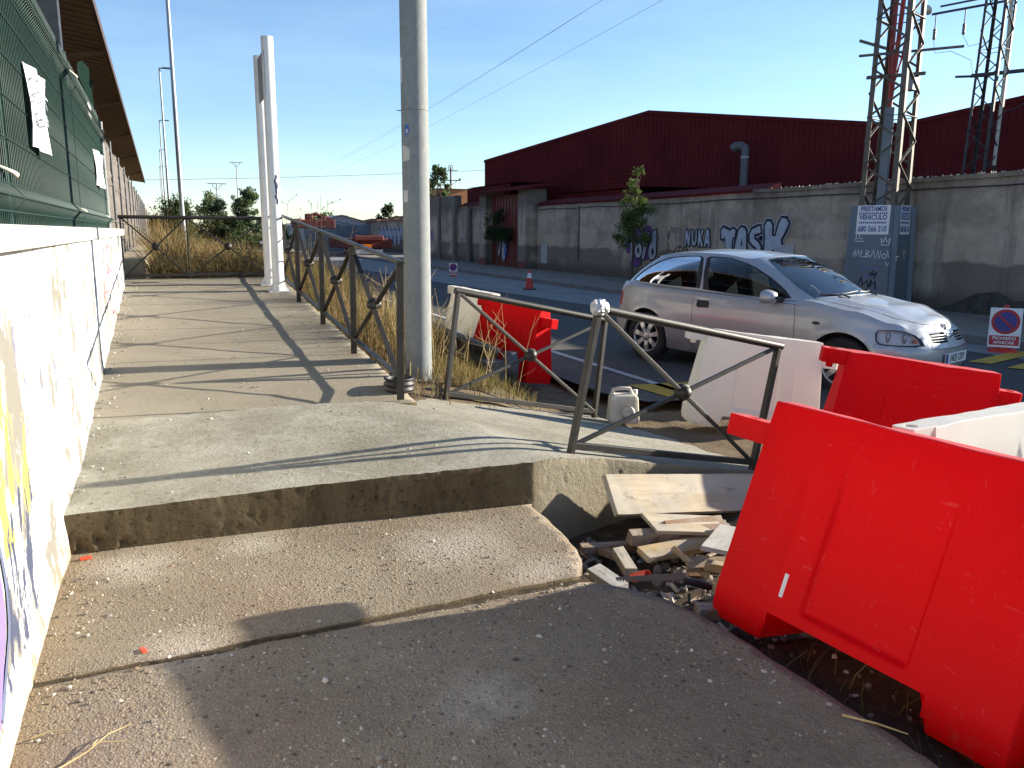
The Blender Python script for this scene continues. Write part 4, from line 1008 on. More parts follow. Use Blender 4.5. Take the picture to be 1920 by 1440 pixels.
mb = MB(); M = Matrix.Rotation(R(62), 3, Vector((.9, .3, 0)).normalized()); mb.lathe([(0, -.05), (.021, -.05), (.023, -.046), (.023, .05), (.021, .053), (.019, .05), (.019, .0), (0, 0)], (1.945, 2.965, -.02), 18, M); mb.build('cap', MT['orange'], cp_)
m_ = MB(); rr = random.Random(21)
def rock(mb, c, r, rr, mi=0):
    bm = bmesh.new(); bmesh.ops.create_icosphere(bm, subdivisions=1, radius=r)
    s = (rr.uniform(.7, 1.3), rr.uniform(.7, 1.3), rr.uniform(.45, .9)); Q = Matrix.Rotation(rr.uniform(0, 6), 3, (rr.random(), rr.random(), rr.random()+.1))
    vs = [Vector(c)+Q @ Vector((v.co.x*s[0], v.co.y*s[1], v.co.z*s[2]))*rr.uniform(.8, 1.15) for v in bm.verts]
    mb.add(vs, [tuple(v.index for v in f.verts) for f in bm.faces], mi); bm.free()
for i in range(420):
    x, y = rr.uniform(1.75, 3.2), rr.uniform(2.45, 4.05)
    if x < 1.93 and y > 3.3: continue
    rock(m_, (x, y, G(x, y)+.005), rr.choice((.010, .014, .018, .026, .045)), rr, 0 if rr.random() < .9 else 1)
for i in range(90):
    x, y = rr.uniform(1.95, 3.1), rr.uniform(2.7, 3.95); Q_ = Matrix.Rotation(rr.uniform(0, 6.3), 3, 'Z') @ Matrix.Rotation(rr.uniform(-.5, .5), 3, 'X'); l = rr.uniform(.02, .11)
    m_.box((x, y, G(x, y)+rr.uniform(.0, .03)), (l, rr.uniform(.006, .028), rr.uniform(.004, .012)), Q_, rr.choice((2, 2, 3)))
tag(m_.build('rubble', [MT['stone'], MT['paleston'], MT['woodpale'], MT['woodred']]), 'broken stones, crumbs and wood splinters in the dug pit', 'rubble', kind='stuff')
m_ = MB(); rr = random.Random(31)
for i in range(300):
    x, y = rr.uniform(-.5, 1.9), rr.uniform(1.5, 5.6)
    if rr.random() < .45: x = -.5+abs(rr.gauss(0, .14))
    z = (0 if y < 4.08 else slabz(x, y))+.003
    if 4.05 < y < 4.25: continue
    rock(m_, (x, y, z), rr.choice((.003, .004, .005, .006, .009)), rr, 0 if rr.random() < .5 else 1)
for i in range(260):
    x, y = rr.uniform(-.45, 1.5), rr.uniform(5.7, 12.5)
    if rr.random() < .4: x = -.47+abs(rr.gauss(0, .1))
    rock(m_, (x, y, RAMPZ(y)+.004), rr.choice((.004, .006, .009)), rr, rr.choice((0, 1)))
for i in range(120):
    x, y = rr.uniform(2.0, 2.6), rr.uniform(.6, 2.7); rock(m_, (x, y, G(x, y)+.003), rr.choice((.006, .01, .014)), rr, rr.choice((0, 0, 1)))
tag(m_.build('gravel', [MT['stone'], MT['paleston']]), 'loose grit and small pebbles scattered over the pavement', 'gravel', kind='stuff')
m_ = MB(); rock(m_, (.425, 2.60, .008), .014, random.Random(3)); tag(m_.build('pebble', MT['paleston']), 'single pale pebble in the shaded middle of the old pavement', 'pebble')
def chip(label, c, rz, l, w_):
    mb = MB(); mb.box(c, (l, w_, .010), Matrix.Rotation(rz, 3, 'Z')); tag(mb.build('plastic_chip', MT['orange'], bevel=.002), label, 'chip')
chip('orange plastic chip on the old pavement beside a dusty drill hole', (-.162, 3.075, .006), 1.9, .036, .016)
chip('faint orange chip at the foot of the step by the white wall', (-.43, 4.12, .006), .2, .05, .022)
def twig(label, pts, r_, br=()):
    mb = MB(); mb.tube(pts, [r_*(1-.6*i/(len(pts)-1)) for i in range(len(pts))], 6)
    for b in br: mb.tube(b, r_*.5, 5)
    tag(mb.build('twig', MT['straw']), label, 'twig')
twig('dry straw twig lying at the foot of the white wall in the near corner', [(-.42, 2.40, .01), (-.36, 2.435, .012), (-.30, 2.47, .02), (-.25, 2.52, .03), (-.19, 2.58, .012)], .0035, [[(-.27, 2.50, .02), (-.20, 2.49, .012)], [(-.30, 2.47, .02), (-.28, 2.54, .01)]])
twig('short straw against the wall above the larger twig', [(-.47, 2.62, .01), (-.42, 2.63, .015), (-.36, 2.625, .008)], .003)
twig('thin pale stick in the dark gap under the near red barrier', [(1.94, 1.74, .006), (2.0, 1.66, .010), (2.05, 1.58, .008)], .005)
# ================================================================ the car

def cr(P,n=8):
    # catmull-rom polyline through tuples
    out=[]
    m=len(P)
    for i in range(m-1):
        p0=P[max(i-1,0)];p1=P[i];p2=P[i+1];p3=P[min(i+2,m-1)]
        for k in range(n):
            t=k/n;t2=t*t;t3=t2*t
            out.append(tuple(.5*((2*b)+(-a+c)*t+(2*a-5*b+4*c-d)*t2+(-a+3*b-3*c+d)*t3) for a,b,c,d in zip(p0,p1,p2,p3)))
    out.append(tuple(P[-1])); return out
def lerp_tab(T,x):
    if x<=T[0][0]: return T[0][1]
    for (a,b),(c,d) in zip(T,T[1:]):
        if x<=c: return b+(d-b)*(x-a)/(c-a)
    return T[-1][1]
def sm_tab(T,x):
    if x<=T[0][0]: return T[0][1]
    for (a,b),(c,d) in zip(T,T[1:]):
        if x<=c:
            t=(x-a)/(c-a); t=t*t*(3-2*t); return b+(d-b)*t
    return T[-1][1]
PLAN=cr([(-.74,0),(-.735,.3),(-.70,.55),(-.59,.71),(-.36,.79),(0,.83),(.8,.852),(1.6,.852),(2.3,.845),(2.7,.825),(2.98,.775),(3.2,.67),(3.34,.5),(3.41,.26),(3.43,0)],8)
SL=[0]
for a,b in zip(PLAN,PLAN[1:]): SL.append(SL[-1]+math.hypot(b[0]-a[0],b[1]-a[1]))
SMAX=SL[-1]
def plan(s):
    s=min(max(s,0),SMAX)
    lo,hi=0,len(SL)-2
    while lo<hi:
        mid=(lo+hi+1)//2
        if SL[mid]<=s: lo=mid
        else: hi=mid-1
    t=(s-SL[lo])/(SL[lo+1]-SL[lo]); a,b=PLAN[lo],PLAN[lo+1]
    x,y=a[0]+(b[0]-a[0])*t,a[1]+(b[1]-a[1])*t
    # smoothed tangent
    i0,i1=max(lo-1,0),min(lo+2,len(PLAN)-1)
    tx,ty=PLAN[i1][0]-PLAN[i0][0],PLAN[i1][1]-PLAN[i0][1]; l=math.hypot(tx,ty); tx/=l;ty/=l
    if s<.02: tx,ty=0,1
    if s>SMAX-.02: tx,ty=0,-1
    return x,y,-ty,tx   # outward normal for y>0 half going rear->front : (-ty,tx)
def ztop(s):
    x,_,_,_=plan(s)
    return sm_tab([(-.67,.96),(-.4,.975),(.3,.955),(1.9,.925),(2.15,.95),(2.7,.885),(3.1,.785),(3.3,.735),(3.43,.715)],x)
SIDE=[(.16,.075),(.24,.04),(.36,.012),(.5,.0),(.64,.0),(.76,.012),(.88,.035),(.98,.055)]
FRONT=[(.16,.09),(.22,.045),(.32,.012),(.44,.0),(.54,.004),(.585,.035),(.66,.07),(.74,.12)]
REAR=[(.16,.10),(.3,.03),(.45,.0),(.56,.0),(.62,.03),(.8,.05),(.98,.09)]
def skirt(s,z):
    x,y,nx,ny=plan(s)
    wf=min(max((x-2.75)/.5,0),1); wr=min(max((-.35-x)/.25,0),1)
    d=sm_tab(SIDE,z)*(1-wf-wr)+sm_tab(FRONT,z)*wf+sm_tab(REAR,z)*wr
    zt=ztop(s); e=max(0,1-(zt-z)/.06); d+=.022*e*e
    # flare round the wheel arches
    for cx in (0,2.614):
        r=math.hypot(x-cx,z-.31)
        if r<.46: d-=.012*min(1,max(0,(.46-r)/.06))
    return (x-nx*d,y-ny*d,z)
GB=cr([(2.36,0,.985),(2.33,.3,.982),(2.24,.57,.968),(2.05,.745,.94),(1.5,.787,.937),(.8,.80,.945),(.1,.785,.962),(-.30,.72,.97),(-.52,.56,.972),(-.61,.3,.972),(-.625,0,.972)],8)
GT=cr([(1.47,0,1.392),(1.45,.3,1.385),(1.38,.5,1.365),(1.28,.575,1.35),(.95,.60,1.385),(.6,.60,1.385),(.2,.585,1.36),(.02,.555,1.33),(-.04,.47,1.315),(-.08,.26,1.315),(-.09,0,1.318)],8)
UMAX=len(GB)-1
def green(u,t):
    u=min(max(u,0),UMAX-1e-6); i=int(u); f=u-i
    b=[GB[i][k]+(GB[i+1][k]-GB[i][k])*f for k in range(3)]; tp=[GT[i][k]+(GT[i+1][k]-GT[i][k])*f for k in range(3)]
    i0,i1=max(i-1,0),min(i+2,UMAX); tx,ty=GB[i1][0]-GB[i0][0],GB[i1][1]-GB[i0][1]; l=math.hypot(tx,ty)
    nx,ny=ty/l,-tx/l   # going front->rear on y>0: outward
    if ny*1.0+nx*0<0 and abs(ny)>abs(nx): nx,ny=-nx,-ny
    bul=.028*4*t*(1-t)
    x,y,z=[b[k]+(tp[k]-b[k])*t for k in range(3)]
    # outward = away from (.8,0)
    if (x-.8)*nx+y*ny<0: nx,ny=-nx,-ny
    return (x+nx*bul*.8,y+ny*bul*.8,z+bul*.55)
car = thing('car', 'silver three-door hatchback driving on the road behind the white and red barriers', 'car')
car.location = (6.569, 9.149, -.088); car.scale = (1.022, 1.022, 1.022)
_cy, _sy = math.cos(-1.27), math.sin(-1.27); _cp, _sp = math.cos(-.023), math.sin(-.023)
car.rotation_euler = (Matrix(((_cy, -_sy, 0), (_sy, _cy, 0), (0, 0, 1))) @ Matrix(((_cp, 0, -_sp), (0, 1, 0), (_sp, 0, _cp)))).to_euler()
def s_of_x(x):
    lo, hi = .5, 4.6
    for _ in range(40):
        m = (lo+hi)/2
        if plan(m)[0] < x: lo = m
        else: hi = m
    return lo
def archpts(cx, r=.352, z0=.20):
    a0 = math.asin((z0-.315)/r); o = []
    for k in range(25):
        a = PI-a0+(2*a0-PI)*k/24; o.append((s_of_x(cx+r*math.cos(a)), .315+r*math.sin(a)))
    return o
bot = [(0, .2), (s_of_x(-.5)*.98, .2)]+archpts(0)+[(s_of_x(.6), .19), (s_of_x(2.0), .19)]+archpts(2.614)+[(SMAX, .19)]
outer = bot+[(s, ztop(s)) for s in [SMAX-SMAX*k/70 for k in range(71)]]
ell = lambda cx, cy, rx, ry, n=16: [(cx+rx*math.cos(2*PI*k/n), cy+ry*math.sin(2*PI*k/n)) for k in range(n)]
HEAD = [(4.30, .685), (4.315, .61), (4.345, .583), (4.40, .578), (4.50, .577), (4.69, .577), (4.815, .582), (4.78, .64), (4.715, .68), (4.60, .71), (4.48, .722), (4.37, .72), (4.32, .712)]
GRIL = [(4.915, .692), (5.06, .697), (5.215, .70), (5.235, .66), (5.22, .605), (5.07, .60), (4.935, .607), (4.92, .65)]
TAIL = [(.62, .93), (.60, .80), (.60, .66), (.86, .66), (.845, .80), (.80, .93)]
DOOR = [(2.06, .938), (2.085, .70), (2.10, .45), (2.10, .235), (2.4, .225), (3.40, .225), (3.44, .45), (3.44, .60), (3.425, .78), (3.40, .895)]
HAND = [(2.14, .84), (2.29, .842), (2.315, .82), (2.315, .76), (2.15, .752), (2.135, .78)]
FUEL = ell(.50, .81, .078, .085, 22); FUEL = [(a+.03, b) for a, b in FUEL]
IND = ell(3.68, .73, .045, .018, 12)
def off(P, d):
    c = (sum(p[0] for p in P)/len(P), sum(p[1] for p in P)/len(P)); n = len(P); o = []
    ar = sum(P[i][0]*P[(i+1) % n][1]-P[(i+1) % n][0]*P[i][1] for i in range(n)); sg = 1 if ar > 0 else -1
    for i in range(n):
        a, b, c_ = P[i-1], P[i], P[(i+1) % n]
        e1 = Vector((b[0]-a[0], b[1]-a[1])).normalized(); e2 = Vector((c_[0]-b[0], c_[1]-b[1])).normalized()
        nn = (Vector((e1.y, -e1.x))+Vector((e2.y, -e2.x)))*sg
        if nn.length > 1e-6: nn.normalize()
        o.append((b[0]+nn.x*d, b[1]+nn.y*d))
    return o
SEAM = [(s_of_x(3.02)-.02, .583), (4.30, .583), (4.30, .577), (s_of_x(2.95)-.02, .577)]
HOODSEAM = [(4.905, .60), (4.895, .555), (SMAX, .548), (SMAX, .542), (4.888, .549), (4.896, .60)]
RBUMP = [(0, .60), (.9, .60), (.9, .594), (0, .594)]
feats = [off(HEAD, .006), HEAD, GRIL, TAIL, off(DOOR, .006), DOOR, HAND, off(FUEL, .004), FUEL, IND, SEAM, HOODSEAM, RBUMP]
V, T, cl = cdt(outer, feats, .035, 1.3, .1, .04)
def part_from(V, T, cl, want, fn, name, mat, sides=(1, -1), inset=0, parent=None, sm=True):
    obs = []
    for sd_ in sides:
        mb = MB(); used = {}; vs = []; fs = []
        for f, c in zip(T, cl):
            if c not in want: continue
            g = []
            for i in f:
                if i not in used:
                    used[i] = len(vs); p = fn(*V[i]); vs.append((p[0], p[1]*sd_, p[2]))
                g.append(used[i])
            fs.append(tuple(g) if sd_ < 0 else tuple(reversed(g)))
        if not vs: continue
        mb.add(vs, fs, 0, sm); obs.append((mb, sd_))
    return obs
def emit(obs, name, mat, parent, joined=False):
    if joined:
        M_ = MB()
        for mb, _ in obs: M_.add(mb.v, mb.f, 0, True)
        return M_.build(name, mat, parent, world=False, weld=.0015)
    return [mb.build(name, mat, parent, world=False) for mb, _ in obs]
def ins(d): return lambda s, z: (lambda p, n: (p[0]-n[2]*d, p[1]-n[3]*d, p[2]))(skirt(s, z), plan(s))
body_obs = part_from(V, T, cl, (-1,), skirt, '', None)
emit(body_obs, 'body', MT['silver'], car, True)
doors = emit(part_from(V, T, cl, (5,), skirt, '', None), 'door', MT['silver'], car)
for k_ in (0, 4, 7, 10, 11, 12): emit(part_from(V, T, cl, (k_,), ins(.006), '', None), 'panel_gap', MT['ink'], car)
for d_, o in zip(doors, part_from(V, T, cl, (6,), ins(.014), '', None)): o[0].build('door_handle', MT['black'], d_, world=False)
emit(part_from(V, T, cl, (8,), skirt, '', None, (-1,)), 'fuel_flap', MT['silver'], car)
emit(part_from(V, T, cl, (9,), ins(-.004), '', None), 'side_indicator', MT['black'], car)
emit(part_from(V, T, cl, (3,), ins(-.003), '', None), 'tail_light', MT['redlamp'], car)
heads = emit(part_from(V, T, cl, (1,), ins(.002), '', None), 'headlight', MT['lens'], car)
for h, o in zip(heads, part_from(V, T, cl, (1,), ins(.06), '', None)):
    o[0].build('reflector', MT['signwhite'], h, world=False); sd_ = o[1]
    mb = MB()
    for s, z, r_ in ((4.42, .65, .055), (4.60, .635, .05)):
        p = ins(.045)(s, z); n_ = plan(s); mb.ball((p[0], p[1]*sd_, z), r_*1.15, 14, 8, (.35, .35, .95))
    mb.build('lamp_bowl', MT['wheel'], h, world=False)
    mb = MB(); p = ins(.03)(4.72, .62); mb.ball((p[0], p[1]*sd_, .62), .028, 10, 6, (1, 1, .7)); mb.build('bulb', MT['amber'], h, world=False)
for gr_, sd_ in zip(emit(part_from(V, T, cl, (2,), ins(.03), '', None), 'grille', MT['ink'], car), (1, -1)):
    for z in (.622, .648, .674):
        mb = MB(); L = []
        for k in range(9):
            s = 4.93+.29*k/8; p = ins(.004)(s, z+.002*(z > .64)); L.append((p[0], p[1]*sd_, z))
        mb.tube(L, .0055, 6); mb.build('grille_bar', MT['silver'], gr_, world=False)
px = skirt(SMAX, .655)[0]
mb = MB(); n = 28; mb.tube([(px+.004, .046*math.cos(2*PI*k/n), .655+.046*math.sin(2*PI*k/n)) for k in range(n+1)], .0065, 6, False)
mb.poly([(-.055, .0), (-.012, .008), (-.006, -.006), (.055, 0), (.012, -.008), (.006, .006)], .008, (0, 1, 0), (0, 0, 1), (px, 0, .655)); mb.build('bonnet_badge', MT['chrome'], car, world=False)
# number plate
pl = MB(); pl.bx(3.432, 3.440, -.26, .26, .388, .498); pl = pl.build('number_plate', MT['plate'], car, world=False, bevel=.003)
mb = MB(); mb.bx(3.4385, 3.4415, -.258, -.205, .392, .494); mb.build('blue_band', MT['plateblue'], pl, world=False)
text_mesh('1425 CRY', .105, MT['ink'], pl, (3.440, .025, .443), (0, 1, 0), (0, 0, 1), 'lettering', bold=.001, sxy=(.82, 1))
mb = MB()
for y0, y1 in ((-.60, -.3), (.3, .6), (-.27, .27)): mb.bx(3.36-.12*(abs(y0) > .28), 3.41-.10*(abs(y0) > .28), y0, y1, .24, .33)
mb.build('lower_intake', MT['ink'], car, world=False)
# bonnet: pan between the wing edges
edge = [(lambda p: (p[0], p[1], p[2]))(skirt(s, ztop(s))) for s in [s_of_x(2.02)+(SMAX-s_of_x(2.02))*k/46 for k in range(47)]]
wedge = [(p[0], p[1]) for p in edge]
scr = [(GB[i][0]+.005, GB[i][1]) for i in range(0, 25)]
outl = wedge+[(x, -y) for x, y in reversed(wedge[:-1])]+[(x, -y) for x, y in reversed(scr) if y > 0 and y < wedge[0][1]-.02]+[(x, y) for x, y in scr if y < wedge[0][1]-.02]
ex = sorted((p[0], p[2], p[1]) for p in edge)
zE = lambda x: lerp_tab([(a, b) for a, b, c in ex], x); yE = lambda x: lerp_tab([(a, c) for a, b, c in ex], x)
zC = lambda x: sm_tab([(2.0, 1.0), (2.36, .985), (2.8, .925), (3.15, .835), (3.3, .765), (3.40, .712)], x)
def bonnet(x, y):
    q = min(1, abs(y)/max(.02, yE(x))); z = zE(x)+(max(zC(x), zE(x))-zE(x))*(1-q**2.2)
    z += .012*math.exp(-((abs(y)-(.36+.12*(3.3-x)))/.06)**2)*sstep(3.3, 2.9, x)*sstep(1.0, .8, q)
    return (x, y, z)
V2, T2, c2 = cdt(outl, (), .05, 1, .1, .05)
mb = MB(); mb.add([bonnet(*p) for p in V2], T2, 0, True); mb.build('bonnet', MT['silver'], car, world=False)
mb = MB(); L = [bonnet(x, -yE(x)*k_-0) for x, k_ in [(2.2+.1*i, .86-.012*i-.02*max(0, i-8)) for i in range(12)]]
for sd_ in (1, -1): mb.tube([(p[0], -p[1]*sd_, p[2]-.0012) for p in L], .004, 5)
mb.build('bonnet_gap', MT['ink'], car, world=False)
# greenhouse
go = [(u*1.0, 0) for u in range(0, UMAX+1, 2)]+[(u*1.0, 1) for u in range(UMAX, -1, -2)]
SC_T = 60.0   # stretch t so the grid is even
gs = lambda P: [(u, t*SC_T) for u, t in P]
WIND = [(0, .03), (19, .03), (20.0, .25), (18.8, .6), (15.2, .90), (13.2, .945), (0, .96)]
FWIN = [(38.9, .05), (38.1, .475), (37.0, .85), (36.0, .895), (30.9, .90), (27.5, .83), (26.2, .72), (25.2, .5), (25.2, .22), (25.8, .04), (30.7, .02), (35, .03)]
QWIN = [(57.5, .06), (57.6, .14), (56.2, .38), (54.2, .56), (51.0, .73), (47.5, .84), (43.1, .89), (40.0, .895), (39.6, .85), (40.2, .458), (40.8, .07), (46, .05)]
RWIN = [(80, .1), (68, .12), (66.5, .3), (67.5, .8), (72, .88), (80, .9)]
gf_ = [gs(off(P, d)) for P, d in ((WIND, 0), (FWIN, 0), (QWIN, 0), (RWIN, 0))]
def offg(P, d): return [(a, b) for a, b in off(gs(P), d)]
fe = [gf_[0], offg(FWIN, .9), gf_[1], offg(QWIN, .9), gf_[2], gf_[3]]
Vg, Tg, cg = cdt(gs(go), fe, 2.2, 1, .1, 2.0)
grn = lambda u, t: green(u, t/SC_T)
def gin(d):
    def f(u, t):
        p = green(u, t/SC_T); q = Vector((p[0]-.75, p[1]*1.3, .12)).normalized(); return (p[0]-q.x*d, p[1]-q.y*d, p[2]-q.z*d)
    return f
emit(part_from(Vg, Tg, cg, (-1,), grn, '', None), 'pillar_frame', MT['silver'], car, True)
emit(part_from(Vg, Tg, cg, (-1,), gin(.03), '', None), 'inner_trim', MT['dark'], car, True)
for k_ in (1, 3): emit(part_from(Vg, Tg, cg, (k_,), gin(.003), '', None), 'window_seal', MT['black'], car)
emit(part_from(Vg, Tg, cg, (0,), gin(.002), '', None), 'windscreen', MT['screen'], car, True)
emit(part_from(Vg, Tg, cg, (2,), gin(.008), '', None), 'side_window', MT['glass'], car)
emit(part_from(Vg, Tg, cg, (4,), gin(.008), '', None), 'side_window', MT['glass'], car)
emit(part_from(Vg, Tg, cg, (5,), gin(.004), '', None), 'rear_window', MT['glass'], car, True)
rt = [(GT[i][0], GT[i][1]) for i in range(0, UMAX+1)]
ro = rt+[(x, -y) for x, y in reversed(rt[1:-1])]
rz_ = sorted([(GT[i][0], GT[i][2], GT[i][1]) for i in range(12, 74)])
def roof(x, y):
    ze = lerp_tab([(a, b) for a, b, c in rz_], x); ye = max(.05, lerp_tab([(a, c) for a, b, c in rz_], x))
    zc = sm_tab([(-.09, 1.318), (.2, 1.385), (.6, 1.425), (1.0, 1.425), (1.3, 1.405), (1.47, 1.392)], x); q = min(1, abs(y)/ye)
    near_ = min(math.hypot(x-a[0], abs(y)-a[1]) for a in rt)
    z = ze+(zc-ze)*(1-q*q)
    if near_ < .03:
        a = min(GT, key=lambda a: math.hypot(x-a[0], abs(y)-a[1])); k_ = near_/.03; z = a[2]*(1-k_)+z*k_
    return (x, y, z)
Vr, Tr, _ = cdt(ro, (), .06, 1, .1, .06)
mb = MB(); mb.add([roof(*p) for p in Vr], Tr, 0, True); mb.build('roof', MT['silver'], car, world=False)
# belt ledge closing body to glass, under tray, wheel wells
mb = MB()
for sd_ in (1, -1):
    a = [skirt(s, ztop(s)) for s in [SMAX*k/90 for k in range(91)]]; a = [(p[0], p[1]*sd_, p[2]) for p in a if p[0] < 2.35]
    b = []
    for p in a:
        g = min(GB, key=lambda g: math.hypot(g[0]-p[0], g[1]-abs(p[1]))); b.append((g[0], g[1]*sd_, g[2]-.004))
    k = len(a); mb.add(a+b, [(i, i+1, k+i+1, k+i) if sd_ < 0 else (k+i, k+i+1, i+1, i) for i in range(k-1)], 0, True)
mb.build('waist_ledge', MT['silver'], car, world=False)
mb = MB(); mb.bx(-.6, 3.2, -.62, .62, .2, .42); mb.bx(.42, 2.2, -.78, .78, .2, .40); mb.bx(2.15, 2.3, -.7, .7, .4, .9); mb.build('floor_pan', MT['dark'], car, world=False)
for cx in (0, 2.614):
    for sd_ in (1, -1):
        mb = MB(); n = 20; vs = []
        for k in range(n+1):
            a = R(-10+200*k/n)
            for y in (.60, .815): vs.append((cx+.365*math.cos(a), y*sd_, .315+.365*math.sin(a)))
        mb.add(vs, [(2*i, 2*i+1, 2*i+3, 2*i+2) for i in range(n)], 0, True)
        mb.bx(cx-.37, cx+.37, *(sorted((.585*sd_, .60*sd_))), .2, .68)
        mb.build('wheel_well', MT['dark'], car, world=False)
# seats, dash, wheel
for x, z0 in ((.98, .40), (.12, .42)):
    for y in (.36, -.36):
        mb = MB(); mb.bx(x-.05, x+.48, y-.24, y+.24, z0, z0+.18); mb.box((x-.14, y, z0+.42), (.14, .46, .60), Matrix.Rotation(R(-14), 3, 'Y')); s_ = mb.build('seat', MT['seat'], car, world=False, bevel=.05)
        mb = MB(); mb.box((x-.235, y, z0+.80), (.09, .26, .19), Matrix.Rotation(R(-12), 3, 'Y')); mb.build('headrest', MT['seat'], s_, world=False, bevel=.04)
mb = MB(); mb.bx(1.72, 2.28, -.70, .70, .70, .90); mb.v = [(x, y, z-.06*(x < 1.8)*(z > .8)) for x, y, z in mb.v]; mb.build('dashboard', MT['dark'], car, world=False, bevel=.04)
mb = MB(); M = Matrix.Rotation(R(62), 3, 'Y'); n = 24; mb.tube([Vector((1.62, .36, .86))+M @ Vector((.18*math.cos(2*PI*k/n), .18*math.sin(2*PI*k/n), 0)) for k in range(n+1)], .014, 8, False)
mb.bar((1.62, .20, .86), (1.62, .52, .86), .03, .03); mb.bar((1.62, .36, .86), (1.85, .36, .74), .05, .05); mb.build('steering_wheel', MT['black'], car, world=False)
mb = MB(); mb.box((1.30, 0, 1.30), (.03, .22, .06)); mb.build('inner_mirror', MT['black'], car, world=False, bevel=.01)
# wipers, door mirrors
for y0, y1 in ((-.55, .02), (.05, .58)):
    mb = MB(); L = []
    for k in range(6):
        y = y0+(y1-y0)*k/5; u = 24*abs(y)/.745; p = green(min(19, abs(y)/.745*24*.98), .03+.06*abs(k-2)/5); L.append((p[0]+.012, y, p[2]+.018))
    mb.tube(L, .008, 6); mb.tube([L[2], (L[2][0]+.09, L[2][1]+.05, L[2][2]-.03)], .009, 6); mb.build('wiper', MT['black'], car, world=False)
for sd_ in (1, -1):
    mb = MB(); n = 14; vs = []; fs = []
    prof_ = [(0, .02, .02), (.02, .07, .055), (.07, .105, .072), (.12, .118, .078), (.135, .112, .074)]
    for dx, ry, rz2 in prof_:
        for k in range(n):
            a = 2*PI*k/n; c_, s2 = math.cos(a), math.sin(a); q = 2.6
            vs.append((1.88-dx, sd_*(.92+ry*math.copysign(abs(c_)**(2/q), c_)), .965+rz2*math.copysign(abs(s2)**(2/q), s2)))
    m_ = len(prof_)
    mb.add(vs, [(i*n+k, i*n+(k+1) % n, (i+1)*n+(k+1) % n, (i+1)*n+k) if sd_ < 0 else ((i+1)*n+k, (i+1)*n+(k+1) % n, i*n+(k+1) % n, i*n+k) for i in range(m_-1) for k in range(n)], 0, True)
    mr = mb.build('door_mirror', MT['silver'], car, world=False)
    mb = MB(); mb.bar((1.86, sd_*.77, .935), (1.83, sd_*.86, .94), .08, .05); mb.add(vs[-n:], [tuple(range(n))]); mb.build('mirror_arm', MT['black'], mr, world=False)
# wheels
def wheel(cx, sd_, steer=0):
    wl = bpy.data.objects.new('wheel', None); C.objects.link(wl); wl.parent = car; wl.location = (cx, sd_*.72, .305); wl.rotation_euler = (0, 0, steer)
    M = Matrix.Rotation(R(-90*sd_), 3, 'X')
    mb = MB(); mb.lathe([(.19, -.09), (.27, -.095), (.295, -.08), (.305, -.05), (.305, .05), (.297, .078), (.272, .094), (.20, .088), (.192, .07)], (0, 0, 0), 40, M); mb.build('tyre', MT['rubber'], wl, world=False)
    mb = MB(); mb.lathe([(.200, .070), (.206, .084), (.198, .090), (.190, .084), (.186, .05)], (0, 0, 0), 36, M); mb.lathe([(0, .088), (.03, .088), (.062, .082), (.070, .06)], (0, 0, 0), 20, M)
    for k in range(7):
        a = 2*PI*k/7+.25; ca, sa = math.cos(a), math.sin(a); L = []
        for r_, w_, z in ((.05, .026, .078), (.12, .027, .084), (.195, .034, .078)):
            L += [M @ Vector((r_*ca-w_*sa, r_*sa+w_*ca, z)), M @ Vector((r_*ca+w_*sa, r_*sa-w_*ca, z))]
        lo_ = [p-M @ Vector((0, 0, .03)) for p in L]
        mb.add(L+lo_, [(0, 1, 3, 2), (2, 3, 5, 4), (0, 2, 8, 6), (2, 4, 10, 8), (7, 9, 3, 1), (9, 11, 5, 3)])
    mb.build('rim', MT['wheel'], wl, world=False)
    mb = MB(); mb.lathe([(0, .02), (.19, .02), (.19, .05)], (0, 0, 0), 24, M); 
    for k in range(5):
        a = 2*PI*k/5; mb.ball(M @ Vector((.048*math.cos(a), .048*math.sin(a), .086)), .008, 6, 4)
    mb.build('hub_recess', MT['ink'], wl, world=False)
for cx in (0, 2.614):
    for sd_ in (1, -1): wheel(cx, sd_, 0)
# ================================================================ perimeter wall across the street
WX = 14.6
pw = thing('perimeter_wall', 'long stained plaster yard wall with graffiti across the street', 'wall', (WX, 20, 0))
def walltop(y): return 2.62+.0022*abs(y-20)+.02*vnoise(y, 0, .4, 2)
def wall_seg(par, y0, y1, zt, mat, x=WX, th=.3, step=.5):
    mb = MB(); n = max(2, int((y1-y0)/step)); ys = [y0+(y1-y0)*i/n for i in range(n+1)]; m_ = 10; vs = []
    for y in ys:
        t_ = zt(y) if callable(zt) else zt
        for j in range(m_+1): vs.append((x+.012*vnoise(y, j*.3, 1.2, 5), y, -.1+(t_+.1)*j/m_))
    fs = [(i*(m_+1)+j, i*(m_+1)+j+1, (i+1)*(m_+1)+j+1, (i+1)*(m_+1)+j) for i in range(n) for j in range(m_)]
    mb.add(vs, fs, 0, True)
    for i in range(n):
        a, b = ys[i], ys[i+1]; za = vs[i*(m_+1)+m_][2]; zb = vs[(i+1)*(m_+1)+m_][2]
        mb.add([(x, a, za), (x+th, a, za), (x+th, b, zb), (x, b, zb)], [(0, 1, 2, 3)]); mb.add([(x+th, a, -.1), (x+th, b, -.1), (x+th, b, zb), (x+th, a, za)], [(0, 1, 2, 3)])
    for y, k in ((y0, 0), (y1, n)):
        z = vs[k*(m_+1)+m_][2]; mb.add([(x, y, -.1), (x+th, y, -.1), (x+th, y, z), (x, y, z)], [(0, 1, 2, 3)])
    return mb
wall_seg(pw, 2.0, 31.0, walltop, None).build('wall_body', MT['plaster'], pw)
mb = MB()
